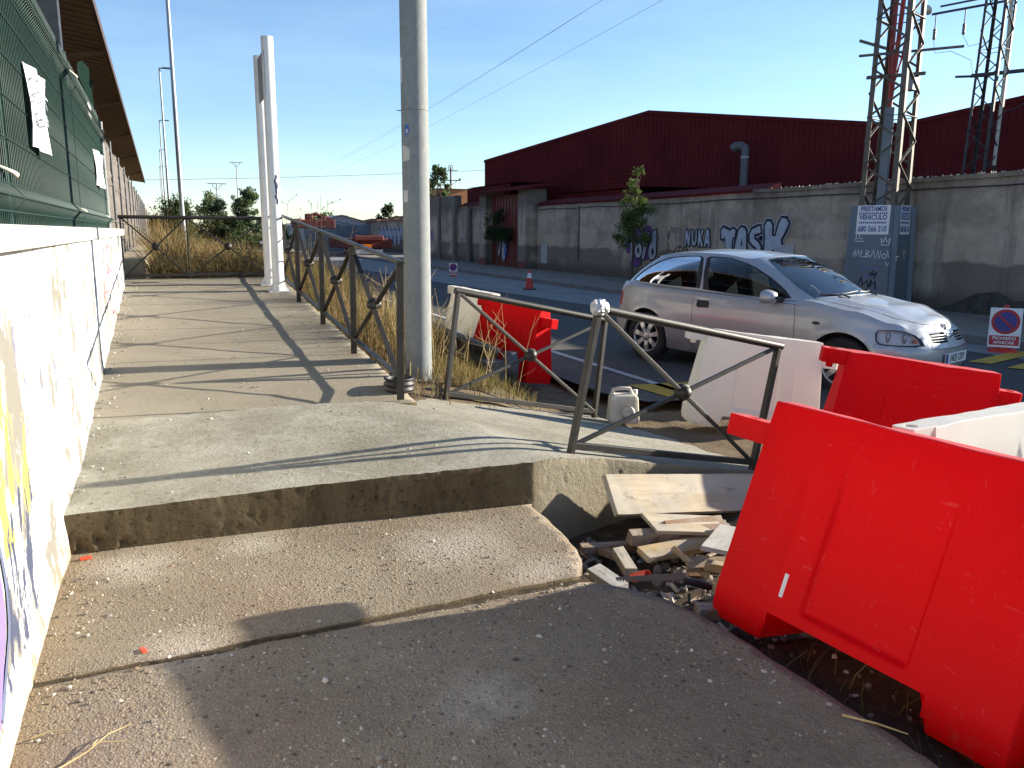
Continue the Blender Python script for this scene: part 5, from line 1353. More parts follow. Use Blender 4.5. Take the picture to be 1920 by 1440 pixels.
for y in [2+.5*i for i in range(31)]:
    if y > 17: break
    mb.bx(WX-.05, WX+.36, y+.003, y+.497, walltop(y)-.01, walltop(y)+.075+.006*vnoise(y, 0, 3, 3))
mb.build('wall_coping', MT['plaster'], pw)
# glass shards and cement crumbs set on the coping
mb = MB(); rr = random.Random(8)
for i in range(210):
    y = rr.uniform(5, 16.9); a = rr.uniform(0, 6.28); h = rr.uniform(.02, .055); x = WX+rr.uniform(.0, .28); z = walltop(y)+.075
    mb.add([(x+.03*math.cos(a), y+.03*math.sin(a), z), (x-.03*math.cos(a), y-.03*math.sin(a), z), (x-.02*math.cos(a), y-.02*math.sin(a), z+h*.7), (x+.01*math.cos(a), y+.02*math.sin(a), z+h)], [(0, 1, 2, 3)])
mb.build('coping_shards', MT['paleston'], pw)
mb = MB(); ys = [17, 20, 24, 28, 31]
for a, b in zip(ys, ys[1:]):
    za, zb = walltop(a)+.01, walltop(b)+.01
    mb.add([(WX-.04, a, za), (WX-.04, b, zb), (WX-.04, b, zb+.06), (WX-.04, a, za+.06), (WX+.45, b, zb+.24), (WX+.45, a, za+.24), (WX+.45, a, za), (WX+.45, b, zb)], [(0, 1, 2, 3), (3, 2, 4, 5), (0, 3, 5, 6), (1, 7, 4, 2)])
mb.build('metal_flashing', MT['maroon2'], pw)
for y, wd in ((27.3, .10), (22.9, .05), (12.6, .05)):
    mb = MB(); mb.bx(WX-.018, WX-.014, y-wd/2, y+wd/2, .5, walltop(y)-.05); mb.build('drip_stain', MT['streak'], pw)
UXR, UYR = (0, -1, 0), (0, 0, 1)
def gr_(par, name, lines, wd, mat, y, z, sc=1, lift=.02, x=WX):
    mb = MB(); L2 = []
    for L in lines:
        o = []
        for i in range(len(L)-1):
            a, b = L[i], L[i+1]; k = max(1, int(math.hypot(b[0]-a[0], b[1]-a[1])*sc/.12)); o += [(a[0]+(b[0]-a[0])*j/k, a[1]+(b[1]-a[1])*j/k) for j in range(k)]
        o.append(L[-1]); L2.append(o)
    strokes(mb, L2, wd, (x, y, z), UXR, UYR, lift, scale=sc); return mb.build(name, mat, par)
def bub(cx, cy, rx, ry, n=18): return [(cx+rx*math.cos(2*PI*k/n), cy+ry*math.sin(2*PI*k/n)) for k in range(n)]
def blob(par, name, polys, mat, y, z, lift, sc=1, x=WX):
    mb = MB()
    for q, P in enumerate(polys): mb.poly([(p[0]*sc, p[1]*sc) for p in P], .0006, UXR, UYR, (x-lift-.0008*q, y, z))
    return mb.build(name, mat, par)
def inset(P, d): return off(P, -d)
def letters(par, Ls, y, z, sc, ol, fill=MT['gsilver'], line=MT['gblack'], holes=(), x=WX, lift=.02):
    halo = [off(P, ol*.55/sc) for P in Ls]
    blob(par, 'graffiti_outline', halo, line, y, z, lift, sc, x)
    blob(par, 'graffiti_fill', [off(P, -ol*.45/sc) for P in Ls], fill, y, z, lift+.006, sc, x)
    if holes: blob(par, 'graffiti_counter', holes, line, y, z, lift+.012, sc, x)
# TASK
T_ = [(0, 1.02), (.03, .70), (.16, .66), (.24, .74), (.30, .0), (.52, -.02), (.55, .06), (.60, .72), (.68, .74), (.72, 1.0), (.60, 1.10), (.44, 1.02), (.28, 1.08), (.14, 1.14)]
A_ = [(.62, .04), (.70, .60), (.80, 1.02), (.92, 1.14), (1.10, 1.10), (1.18, .98), (1.22, .5), (1.28, .02), (1.10, -.06), (1.02, .04), (1.00, .22), (.92, .22), (.88, .0), (.76, -.06)]
S_ = [(1.30, .10), (1.34, .34), (1.46, .30), (1.58, .28), (1.60, .40), (1.46, .48), (1.30, .62), (1.28, .86), (1.38, 1.06), (1.56, 1.14), (1.74, 1.18), (1.80, .92), (1.66, .86), (1.52, .84), (1.54, .74), (1.68, .66), (1.82, .50), (1.84, .24), (1.74, .04), (1.54, -.06), (1.38, -.04)]
K_ = [(1.92, .0), (1.92, .7), (1.88, 1.16), (1.98, 1.32), (2.14, 1.32), (2.24, 1.16), (2.24, .86), (2.34, .84), (2.42, 1.20), (2.54, 1.42), (2.74, 1.40), (2.86, 1.22), (2.78, 1.02), (2.60, .70), (2.66, .42), (2.80, .10), (2.78, -.14), (2.60, -.18), (2.46, .0), (2.36, .32), (2.28, .36), (2.24, .06), (2.14, -.08), (2.0, -.08)]
T_, A_, S_, K_ = [[(x*1.2, y) for x, y in P] for P in (T_, A_, S_, K_)]
blob(pw, 'graffiti', [bub(.2, .12, .5, .3)], MT['gteal'], 19.75, .72, .014, .80); blob(pw, 'graffiti', [bub(3.75, .95, .42, .30)], MT['gteal'], 19.75, .72, .014, .80)
blob(pw, 'graffiti', [off(P, .09) for P in (T_, A_, S_, K_)], MT['gsilver'], 18.80, .84, .0165, .80)
letters(pw, [T_, A_, S_, K_], 18.80, .84, .80, .075, lift=.024, holes=[[(1.14, .48), (1.18, .80), (1.236, .5)]])
# NUKA
N2 = [(0, 0), (.02, .9), (.14, 1.05), (.26, .95), (.40, .55), (.42, .98), (.55, 1.02), (.60, .8), (.56, .05), (.44, -.02), (.30, .12), (.20, .45), (.18, .02), (.08, -.05)]
U2 = [(.70, .3), (.68, .95), (.80, 1.02), (.88, .9), (.90, .35), (1.0, .25), (1.06, .4), (1.06, .95), (1.18, 1.0), (1.25, .85), (1.25, .3), (1.12, .02), (.85, .02)]
K2 = [(1.34, 0), (1.33, .95), (1.45, 1.05), (1.53, .95), (1.54, .65), (1.70, 1.0), (1.85, 1.0), (1.85, .85), (1.66, .52), (1.88, .1), (1.80, -.06), (1.66, .02), (1.54, .32), (1.52, .0), (1.42, -.05)]
A2 = [(1.92, 0), (2.0, .6), (2.12, 1.0), (2.28, 1.05), (2.38, .95), (2.46, .5), (2.52, .0), (2.38, -.05), (2.32, .15), (2.16, .15), (2.10, -.03)]
letters(pw, [N2, U2, K2, A2], 20.5, 1.17, .50, .045, holes=[[(2.19, .45), (2.23, .72), (2.29, .45)]])
# purple backed piece behind the young tree
blob(pw, 'graffiti', [bub(.1, .55, .35, .45), bub(1.9, .75, .75, .95), bub(.9, -.25, .6, .35), bub(1.0, 1.1, .6, .4)], MT['gpurple'], 23.75, .80, .012, .60)
SXP = 1.22
P1 = [(0, .9), (.0, 1.12), (.3, 1.2), (.62, 1.12), (.60, .92), (.42, .92), (.38, -.3), (.20, -.35), (.14, .9)]
P2 = bub(.78, .28, .27, .40); P3 = [(1.02, 1.1), (1.0, .7), (1.14, .4), (1.02, -.1), (1.2, -.2), (1.36, .3), (1.5, .7), (1.54, 1.15), (1.38, 1.2), (1.32, .85), (1.2, .85), (1.16, 1.15)]
P4 = [(1.50, .1), (1.56, .6), (1.72, .72), (1.76, 1.2), (2.0, 1.3), (2.08, .9), (2.06, .05), (1.88, -.15), (1.62, -.15)]
P1, P2, P3, P4 = [[(x*SXP, y) for x, y in P] for P in (P1, P2, P3, P4)]
letters(pw, [P1, P2, P3, P4], 23.7, .80, .68, .055, lift=.024, holes=[bub(.95, .28, .1, .16), bub(2.22, .25, .11, .16)])
gr_(pw, 'graffiti_tag', [[(0, .5), (.08, .25), (.16, .5)], [(.05, .15), (.13, .0), (.05, -.1)], [(.0, -.2), (.12, -.25), (.04, -.36)]], .035, MT['gblack'], 21.45, 1.12)
gr_(pw, 'graffiti_tag', [[(0, 0), (.15, .16), (.22, .0)], [(.2, .18), (.42, .16)], [(.3, .16), (.27, -.04)], [(.4, .0), (.5, .14), (.56, 0)], [(.62, .12), (.72, .1), (.62, .02), (.74, -.02)]], .03, MT['gblack'], 21.05, .98)
gr_(pw, 'graffiti_tag', [[(0, 0), (.1, .2), (.2, 0)], [(.3, .2), (.24, .1), (.34, .02)], [(.4, .16), (.5, .14)]], .025, MT['gpurple'], 21.3, 1.55)
mb = MB(); mb.bx(WX-.03, WX-.004, 15.85, 16.4, .55, 1.28); mb.build('meter_cabinet', MT['cabinet'], pw, bevel=.01)
mb = MB(); mb.bx(WX-.03, WX-.004, 30.0, 30.6, .3, 1.1); mb.build('meter_cabinet', MT['cabinet'], pw, bevel=.01)
mb = MB(); L = [(WX-.04, 2+1.2*i, walltop(2+1.2*i)-.14-.03*abs(math.sin(i*1.1))) for i in range(25)]; mb.tube(L, .014, 5); mb.build('wall_cable', MT['cable'], pw)
# fallen render: darker broken patches low on the wall
blob(pw, 'bare_patch', [[(0, 0), (0, .42), (.35, .50), (.75, .30), (1.2, .08), (1.6, .02), (2.0, .14), (2.5, .40), (2.95, .46), (3.3, .30), (3.6, .34), (4.0, .42), (4.5, .30), (5.0, .22), (6.5, .3), (6.5, 0)]], MT['streak'], 13.3, .03, .016)

# ---------------------------------------------------------------- gateway
gw = thing('gateway', 'red steel gate with silver graffiti between two tall plaster pillars under a red canopy', 'gate', (WX, 33, 0))
for y in (31.6, 36.2):
    mb = MB(); mb.bx(WX-.45, WX+.5, y-.42, y+.42, -.1, 3.36); mb.build('pillar', MT['plaster'], gw, bevel=.02)
mb = MB(); mb.bx(WX-.1, WX, 32.03, 35.77, .0, 3.2); 
for k in range(11): mb.bx(WX-.125, WX-.1, 32.1+.33*k, 32.14+.33*k, .05, 3.15)
mb.build('gate_leaf', MT['redgate'], gw)
mb = MB(); mb.add([(WX-.75, 30.8, 3.40), (WX-.75, 36.9, 3.40), (WX+.7, 36.9, 3.62), (WX+.7, 30.8, 3.62), (WX-.75, 30.8, 3.30), (WX-.75, 36.9, 3.30), (WX+.7, 36.9, 3.52), (WX+.7, 30.8, 3.52)], [(0, 1, 2, 3), (4, 7, 6, 5), (0, 4, 5, 1), (1, 5, 6, 2), (0, 3, 7, 4), (2, 6, 7, 3)]); mb.build('gate_canopy', MT['maroon2'], gw)
for y in (31.6, 36.2):
    mb = MB(); mb.bx(WX-.465, WX-.45, y-.42, y+.42, .0, .32); mb.build('red_dado', MT['redgate'], gw)
mb = MB(); mb.bx(WX-.14, WX-.128, 32.3, 32.55, 2.0, 2.45); mb.build('gate_notice', MT['paper'], gw)
G1 = [[(0, .2), (.1, .9), (.4, 1.05), (.5, .7), (.35, .1), (.15, .0)], [(.55, .0), (.6, .9), (.8, 1.1), (1.0, .95), (1.5, .9), (1.5, .75), (1.05, .7), (1.15, .5), (1.1, .1), (.85, -.25), (.65, -.15)]]
letters(gw, G1, 35.1, .45, 1.0, .06, x=WX-.125, fill=MT['gsilver'], holes=[bub(.26, .5, .08, .2)])
blob(gw, 'graffiti', [[(.9, .1), (.95, .55), (1.25, .6), (1.2, .2), (1.0, -.1)]], MT['gblue'], 35.1, .5, .125+.035)
# ---------------------------------------------------------------- left stretch of wall, taller
lw = thing('perimeter_wall', 'taller grey plaster wall stretch left of the red gate, with dark buttress lines', 'wall', (WX, 42, 0))
wall_seg(lw, 36.62, 40.9, 2.85, None).build('wall_body', MT['plaster'], lw)
wall_seg(lw, 40.9, 46.5, lambda y: 3.45+.05*(y > 43), None, x=WX-.1).build('wall_body', MT['plaster'], lw)
for y in (38.9, 41.05, 43.6):
    mb = MB(); mb.bx(WX-.22, WX-.06, y-.16, y+.16, 0, 3.4 if y > 41 else 2.8); mb.build('buttress', MT['stone'], lw)
mb = MB(); mb.add([(WX-.06, 36.62, 2.86), (WX-.06, 40.9, 2.86), (WX+.5, 40.9, 3.1), (WX+.5, 36.62, 3.1)], [(0, 1, 2, 3)]); mb.build('metal_flashing', MT['maroon2'], lw)
gr_(lw, 'graffiti_tag', [[(0, 0), (.1, .7), (.3, .1), (.4, .7)], [(.6, .6), (.5, .2), (.8, .1)], [(1.6, .1), (1.7, .6), (1.9, .2), (2.0, .6)], [(1.5, .4), (2.1, .3)]], .07, MT['gviolet'], 45.4, .95, 1.0, .13)
gr_(lw, 'graffiti_tag', [[(0, 0), (.1, .3), (.2, 0)], [(.4, .2), (.6, .3)]], .05, MT['gviolet'], 40.4, 1.0, 1.0, .03)

# ---------------------------------------------------------------- warehouse with two low gables, ribbed maroon sheets
wh = thing('warehouse', 'large maroon ribbed steel warehouse with two shallow gables behind the yard wall', 'warehouse', (20.2, 31.4, 0))
A0 = Vector((16.4, 41.6)); Dv = Vector((24.0-16.4, 21.3-41.6)); Lg = Dv.length; Dn = Dv.normalized(); Nn = Vector((-Dn.y, Dn.x)); Nn = Nn if Nn.x > 0 else -Nn
EZ, PZ = 5.32, 6.82
def gz(s):
    q = (s/Lg) % 1.0; return EZ+(PZ-EZ)*(1-abs(2*q-1))
for g in range(2):
    mb = MB(); s = g*Lg; n = int(Lg/.22); vs = []; pr = []
    for i in range(n):
        a = s+Lg*i/n; w_ = Lg/n
        for f_, o in ((0, 0), (.62, 0), (.70, -.03), (.92, -.03)): pr.append((a+f_*w_, o))
    pr.append((s+Lg, 0))
    for q, o in pr:
        p = A0+Dn*q+Nn*o; z = EZ+(PZ-EZ)*(1-abs(2*(q-s)/Lg-1)); vs += [(p.x, p.y, 0), (p.x, p.y, z)]
    mb.add(vs, [(2*i, 2*i+2, 2*i+3, 2*i+1) for i in range(len(pr)-1)]); mb.build('gable_wall', MT['maroon'], wh)
    for q0, q1 in ((s, s+Lg/2), (s+Lg/2, s+Lg)):
        mb = MB()
        z0 = EZ if q0 == s else PZ; z1 = PZ if q0 == s else EZ
        a = A0+Dn*q0-Nn*.06; b = A0+Dn*q1-Nn*.06
        mb.add([(a.x, a.y, z0+.05), (b.x, b.y, z1+.05), (b.x+Nn.x*40, b.y+Nn.y*40, z1+.05), (a.x+Nn.x*40, a.y+Nn.y*40, z0+.05)], [(0, 1, 2, 3)])
        mb.add([(a.x, a.y, z0-.10), (b.x, b.y, z1-.10), (b.x, b.y, z1+.05), (a.x, a.y, z0+.05)], [(0, 1, 2, 3)])
        mb.build('roof', MT['maroon2'], wh)
mb = MB(); e = A0-Nn*0; mb.add([(e.x, e.y, 0), (e.x+Nn.x*40, e.y+Nn.y*40, 0), (e.x+Nn.x*40, e.y+Nn.y*40, EZ), (e.x, e.y, EZ)], [(0, 1, 2, 3)]); mb.build('side_wall', MT['maroon'], wh)
an = thing('annexe', 'low maroon ribbed steel annexe with a dark louvred strip behind the gate', 'shed', (15.6, 33, 0))
def rib_wall(x, y0, y1, z0, z1):
    mb = MB(); n = int((y1-y0)/.25); vs = []; pr = []
    for i in range(n):
        for f_, o in ((0, 0), (.6, 0), (.7, .035), (.92, .035)): pr.append((y0+(y1-y0)*(i+f_)/n, x+o))
    pr.append((y1, x))
    for y, xx in pr: vs += [(xx, y, z0), (xx, y, z1)]
    mb.add(vs, [(2*i, 2*i+1, 2*i+3, 2*i+2) for i in range(len(pr)-1)]); return mb
rib_wall(15.5, 36.0, 41.9, .0, 3.86).build('wall', MT['maroon'], an)
rib_wall(15.5, 24.5, 31.0, .0, 3.12).build('wall', MT['maroon'], an)
mb = MB(); mb.add([(15.4, 24.4, 3.14), (15.4, 31.0, 3.14), (18.6, 31.0, 3.2), (21.0, 24.4, 3.2)], [(0, 1, 2, 3)]); mb.build('roof', MT['maroon2'], an); mb = MB(); mb.add([(15.4, 35.9, 3.88), (15.4, 42.0, 3.88), (16.4, 42.0, 3.95), (18.0, 35.9, 3.95)], [(0, 1, 2, 3)]); mb.build('roof', MT['maroon2'], an)
mb = MB()
for k in range(30): mb.bx(15.9, 15.93, 25.0+.13*k, 25.05+.13*k, 3.0, 3.66)
mb.bx(15.88, 15.95, 25.0, 28.9, 3.62, 3.68); mb.build('louvre_rail', MT['maroon2'], an)
fl = thing('flue_pipe', 'grey metal flue with a turned-down cowl rising before the maroon warehouse', 'flue', (19.6, 24.4, 3))
mb = MB(); mb.tube([(20.9, 25.7, 2.6), (20.9, 25.7, 4.55)], .155, 18); mb.build('pipe', MT['greysteel'], fl)
mb = MB(); mb.lathe([(.165, 0), (.165, .07)], (20.9, 25.7, 4.40), 18); mb.build('joint_band', MT['galvfar'], fl)
mb = MB(); mb.tube([(20.9, 25.7, 4.55), (20.9, 25.7, 4.68), (20.88, 25.75, 4.79), (20.80, 25.88, 4.86), (20.70, 26.02, 4.84), (20.66, 26.10, 4.76)], [.155, .16, .17, .18, .19, .2], 18); mb.build('cowl', MT['greysteel'], fl)

# ================================================================ lattice towers
def lattice(t, B, top, w0, w1, z0, z1, n, rz, mat, leg=.075, br=.045):
    B = Vector(B); rot_ = Matrix.Rotation(rz, 3, 'Z'); tp = Vector(top)
    def c(k, f):
        s = (w0+(w1-w0)*f)/2; p = rot_ @ Vector(((-s, s, s, -s)[k], (-s, -s, s, s)[k], 0)); return B+(tp-B)*f+p+Vector((0, 0, z0+(z1-z0)*f-0))
    for k in range(4):
        mb = MB(); a, b = c(k, 0), c(k, 1); i_ = (rot_ @ Vector(((1, -1, -1, 1)[k], 0, 0))); j_ = (rot_ @ Vector((0, (1, 1, -1, -1)[k], 0)))
        mb.bar(a+i_*leg/2, b+i_*leg/2, leg, .009, up=j_); mb.bar(a+j_*leg/2, b+j_*leg/2, .009, leg, up=j_) ; mb.build('leg', mat, t)
    for s in range(4):
        mb = MB(); k2 = (s+1) % 4
        for i in range(n):
            f0, f1 = i/n, (i+1)/n
            a, b = (c(s, f0), c(k2, f1)) if i % 2 == 0 else (c(k2, f0), c(s, f1))
            mb.bar(a, b, br, .008, up=(b-a).cross(Vector((0, 0, 1))).cross(b-a)); mb.bar(a, b, .008, br*.7, up=(b-a).cross(Vector((0, 0, 1))).cross(b-a))
            if i % 4 == 0: mb.bar(c(s, f0), c(k2, f0), br*.9, .01)
        mb.build('bracing', mat, t)
    return c
TB = Vector((13.72, 12.42))
lt = thing('lattice_tower', 'tall lattice power tower with red conduits on a blue-grey sheet steel base with loan adverts', 'tower', (TB.x, TB.y, 0))
RZ = R(20)
Q = Matrix.Rotation(RZ, 3, 'Z')
mb = MB(); s0, s1 = .47, .41; zt = 2.12
vs = [Vector((TB.x, TB.y, 0))+Q @ Vector(p) for p in [(-s0, -s0, -.1), (s0, -s0, -.1), (s0, s0, -.1), (-s0, s0, -.1), (-s1, -s1, zt), (s1, -s1, zt), (s1, s1, zt), (-s1, s1, zt)]]
mb.add(vs, [(0, 1, 5, 4), (1, 2, 6, 5), (2, 3, 7, 6), (3, 0, 4, 7), (4, 5, 6, 7)]); base = mb.build('anti_climb_base', MT['pedestal'], lt, bevel=.012)
mb = MB()
for k in range(4):
    a, b = vs[k], vs[k+4]; c_ = (Vector((TB.x, TB.y, 0)) - a); c_.z = 0; oo = -c_.normalized()*.012
    mb.bar(a+oo, b+oo, .10, .10, up=c_)
mb.build('corner_angle', MT['pedestal'], base)
mb = MB(); o_ = Vector((TB.x, TB.y, 0))
for f in range(40):
    k = f % 4; u = rr.uniform(-.4, .4); z = 2.05-(f//4)*.19; s = s0+(s1-s0)*(z/2.12)
    p = Q @ Vector(((-s-.004, u, z) if k < 2 else (u, -s-.004, z))); mb.ball(o_+p, .010, 6, 4)
mb.build('bolt', MT['lattice'], base)
lattice(lt, (TB.x, TB.y, 0), (TB.x+.02, TB.y, 0), .72, .60, 2.0, 10.4, 18, RZ, MT['lattice'], .10, .06)
# adverts
def faceinfo(k):    # outward normal, right direction and centre offset of base face k: 0 = street/left face (-x), 1 = near face (-y)
    n_ = Q @ (Vector((-1, 0, 0)) if k == 0 else Vector((0, -1, 0))); r_ = Q @ (Vector((0, -1, 0)) if k == 0 else Vector((1, 0, 0))); return n_, r_
for k, (w_, u0) in enumerate(((.66, -.02), (.50, .06))):
    n_, r_ = faceinfo(k); tilt = math.atan((s0-s1)/2.22); upv = (Vector((0, 0, math.cos(tilt)))-n_*math.sin(tilt)).normalized()
    z_ = 1.84; s_z = s0+(s1-s0)*((z_+.1)/2.22); o = Vector((TB.x, TB.y, z_))+n_*(s_z+.006+.05*0)+r_*u0
    mb = MB(); mb.poly([(-w_/2, -.29), (w_/2, -.29), (w_/2, .29), (-w_/2, .29)], .004, r_, upv, o); ad = mb.build('advert_poster', MT['signwhite'], lt)
    lo_ = o-Vector(lt.location)
    for body, dz, sz, sx in (('PRESTAMOS', .215, .135, .86), ('VEHICULO', .045, .135, 1.02), ('680 566 310', -.185, .16, .84)):
        text_mesh(body, sz, MT['blueink'], ad, lo_+upv*dz, r_, upv, 'lettering', bold=.004, sxy=(sx*w_/.78, 1), lift=.007)
    mb = MB()
    for dz, a, b in ((.128, -.44, .44), (-.055, -.42, .42)):
        for q in range(14):
            x = w_*(a+(b-a)*q/14); mb.poly([(x, dz-.018), (x+w_*.04, dz-.018), (x+w_*.04, dz+.018), (x, dz+.018)], .001, r_, upv, o+n_*.006)
    mb.build('fine_print', MT['blueink'], ad)
n_, r_ = faceinfo(0); tilt = math.atan((s0-s1)/2.22); upv = (Vector((0, 0, math.cos(tilt)))-n_*math.sin(tilt)).normalized()
def bface(z_, u=0, k=0):
    nn, rr_ = faceinfo(k); s_z = s0+(s1-s0)*((z_+.1)/2.22); return Vector((TB.x, TB.y, z_))+nn*(s_z+.004)+rr_*u
mb = MB(); strokes(mb, [arc(-.38, .02, .05, 0, 300, 8), [(-.36, .0), (-.33, .12), (-.30, -.02), (-.26, .12), (-.24, .0), (-.22, .1)], [(-.19, .1), (-.2, -.02), (-.12, -.02)], [(-.10, -.03), (-.09, .12), (-.03, .08), (-.09, .04), (-.02, .0), (-.1, -.03)], [(.0, -.04), (.05, .12), (.09, -.04)], [(.12, -.04), (.13, .11), (.19, -.05), (.2, .1)], arc(.27, .0, .045, 60, 400, 9), [(.33, .1), (.36, -.02), (.42, .0)], [(.44, .12), (.40, -.1), (.34, -.2), (.32, -.12)], [(.2, .22), (.18, .36), (.23, .28), (.26, .38), (.30, .28), (.36, .36), (.34, .22), (.2, .22)], [(.46, -.02), (.56, .0)], [(.5, .05), (.52, -.07)]], .014, bface(1.12), r_, upv, .004)
mb.build('graffiti_tag', MT['signwhite'], base); mb = MB()
strokes(mb, [[(-.36, .0), (-.30, .0)], [(-.33, .1), (-.33, .0)], [(-.27, .09), (-.26, .01), (-.2, .0)], [(-.37, -.05), (-.17, -.05)]], .014, bface(1.46), r_, upv, .004)
mb.build('graffiti_tag', MT['signwhite'], base)
mb = MB(); strokes(mb, [[(-.2, .06), (-.1, .08), (-.18, .02), (-.17, -.04)], [(-.07, .0), (-.02, .04), (.02, .0), (.05, .05), (.1, .0), (.16, .03), (.22, .0)], [(-.18, -.14), (-.1, -.12), (-.04, -.16), (.04, -.12)]], .013, bface(.86), r_, upv, .004); mb.build('graffiti_tag', MT['gviolet'], base)
mb = MB(); strokes(mb, [[(-.2, -.1), (-.15, .06), (-.1, -.1), (-.02, .0), (.0, -.14), (.08, .02), (.05, -.12), (.14, -.02), (.16, -.16)], [(.0, .12), (.1, .2), (.05, .1), (.16, .16), (.12, .06)]], .03, bface(.62), r_, upv, .004); mb.build('graffiti_tag', MT['gblack'], base)
nn1, rr1 = faceinfo(1); mb = MB(); strokes(mb, [[(.0, .1), (.06, .0), (.12, .1)], [(.04, .0), (.1, -.1), (.14, .02)], [(.02, .04), (.16, .06)] ], .014, bface(1.15, .03, 1), rr1, upv, .006); mb.build('graffiti_tag', MT['signwhite'], base)
# red conduits, box and steps on the tower
mb = MB(); u3 = Vector((TB.x-.10, TB.y-.02, 0))
mb.tube([u3+Vector((-.02, 0, 3.9)), u3+Vector((.06, 0, 5.2)), u3+Vector((.16, .02, 6.6)), u3+Vector((.18, 0, 9.8))], .045, 10)
for k, (a, b) in enumerate(((-.10, -.05), (-.02, .10), (.08, .06), (.16, -.04))):
    mb.tube([u3+Vector((-.02, 0, 4.0+.1*k)), u3+Vector((a, b, 5.0)), u3+Vector((a*1.6+.05, b*1.2, 6.3)), u3+Vector((a*2.3+.12, b, 8.2)), u3+Vector((a*2.6+.14, b, 10))], .02, 7)
mb.tube([u3+Vector((-.25, -.1, 7.0)), u3+Vector((-.05, .0, 6.35)), u3+Vector((.2, .1, 6.5)), u3+Vector((.45, .2, 7.6))], .022, 7)
mb.build('conduit', MT['redpipe'], lt)
mb = MB(); mb.bar(u3+Vector((-.04, -.02, 1.9)), u3+Vector((.0, 0, 4.05)), .16, .12); mb.build('cable_cover', MT['pedestal'], lt)
mb = MB(); mb.bar((TB.x-.75, TB.y+.25, 5.02), (TB.x+1.15, TB.y-.55, 5.22), .045, .045); mb.bar((TB.x-.72, TB.y+.3, 5.32), (TB.x-.2, TB.y+.1, 5.18), .045, .045); mb.bar((TB.x-.55, TB.y+.2, 4.62), (TB.x+.45, TB.y-.3, 4.7), .08, .06); mb.build('cross_arm', MT['lattice'], lt)
mb = MB(); mb.box((TB.x+.22, TB.y-.20, 4.50), (.24, .16, .26), Q); mb.build('junction_box', MT['galvfar'], lt, bevel=.01)
mb = MB()
for z in (6.2, 6.7): mb.lathe([(.02, -.12)]+[(r_, -.1+.025*i) for i in range(9) for r_ in ((.025, .06)[i % 2],)]+[(.02, .13)], (TB.x-.55, TB.y+.2, z), 12)
mb.build('insulator', MT['porcelain'], lt)
# second tower behind the wall
l2 = thing('lattice_tower', 'slimmer dark lattice tower with a crossarm and insulators behind the yard wall at the right', 'tower', (22.75, 17.2, 0))
lattice(l2, (22.7, 17.25, 0), (23.05, 17.3, 0), .72, .60, 0, 9.2, 16, R(12), MT['latticedark'], .075, .045)
mb = MB(); a = Vector((21.75, 18.55, 8.05)); b = Vector((25.6, 16.2, 8.75)); mb.bar(a, b, .06, .06); mb.bar(a+Vector((.2, -.1, .22)), b+Vector((0, 0, .24)), .05, .05); mb.build('cross_arm', MT['latticedark'], l2)
mb = MB(); mb.bar((22.5, 17.6, 6.2), (24.1, 16.45, 6.35), .10, .10); mb.bar((22.2, 17.9, 6.2), (22.9, 17.4, 6.2), .06, .06); mb.build('cross_arm', MT['latticedark'], l2)
for p in ((21.62, 18.62, 8.17), (23.6, 17.4, 8.62)):
    mb = MB(); mb.lathe([(.0, -.10), (.05, -.09), (.13, -.03), (.15, .02), (.10, .06), (.04, .08), (0, .10)], p, 14, Matrix.Rotation(R(60), 3, 'Y')); mb.build('insulator', MT['insul'], l2)
d = (b-a).normalized()
for s in (.12, .95):
    p = a+d*s; mb = MB(); mb.tube([p, p+Vector((0, 0, -.55))], .018, 6); mb.lathe([(.03, -.75)]+[((.035, .055)[i % 2], -.72+.035*i) for i in range(8)]+[(.03, -.42)], p, 10); mb.build('fuse_cutout', MT['porcelain'], l2)
    q = p+Vector((0, 0, -.78)); mb = MB(); mb.tube([q, q+Vector((.05, -.05, -.35)), q+Vector((.4, -.3, -.30)), q+Vector((.8, -.7, -.6)), q+Vector((.85, -.8, -1.1))] if s < .5 else [q, q+Vector((.15, -.1, -.3)), q+Vector((.5, -.4, -.2))], .008, 5); mb.build('jumper_wire', MT['cable'], l2)
mb = MB(); mb.tube([(23.25, 17.15, 8.9), (23.2, 17.05, 6.0), (23.1, 17.0, 3.6)], .05, 8); mb.build('down_pipe', MT['paleston'], l2)
mb = MB(); mb.tube([(24.25, 16.35, 6.55), (24.5, 16.2, 7.1), (25.2, 15.8, 7.6)], .02, 6); mb.tube([(24.25, 16.35, 6.5), (24.1, 16.4, 5.7), (23.5, 16.9, 5.2), (23.2, 17.0, 5.15)], .02, 6); mb.build('jumper_wire', MT['cable'], l2)

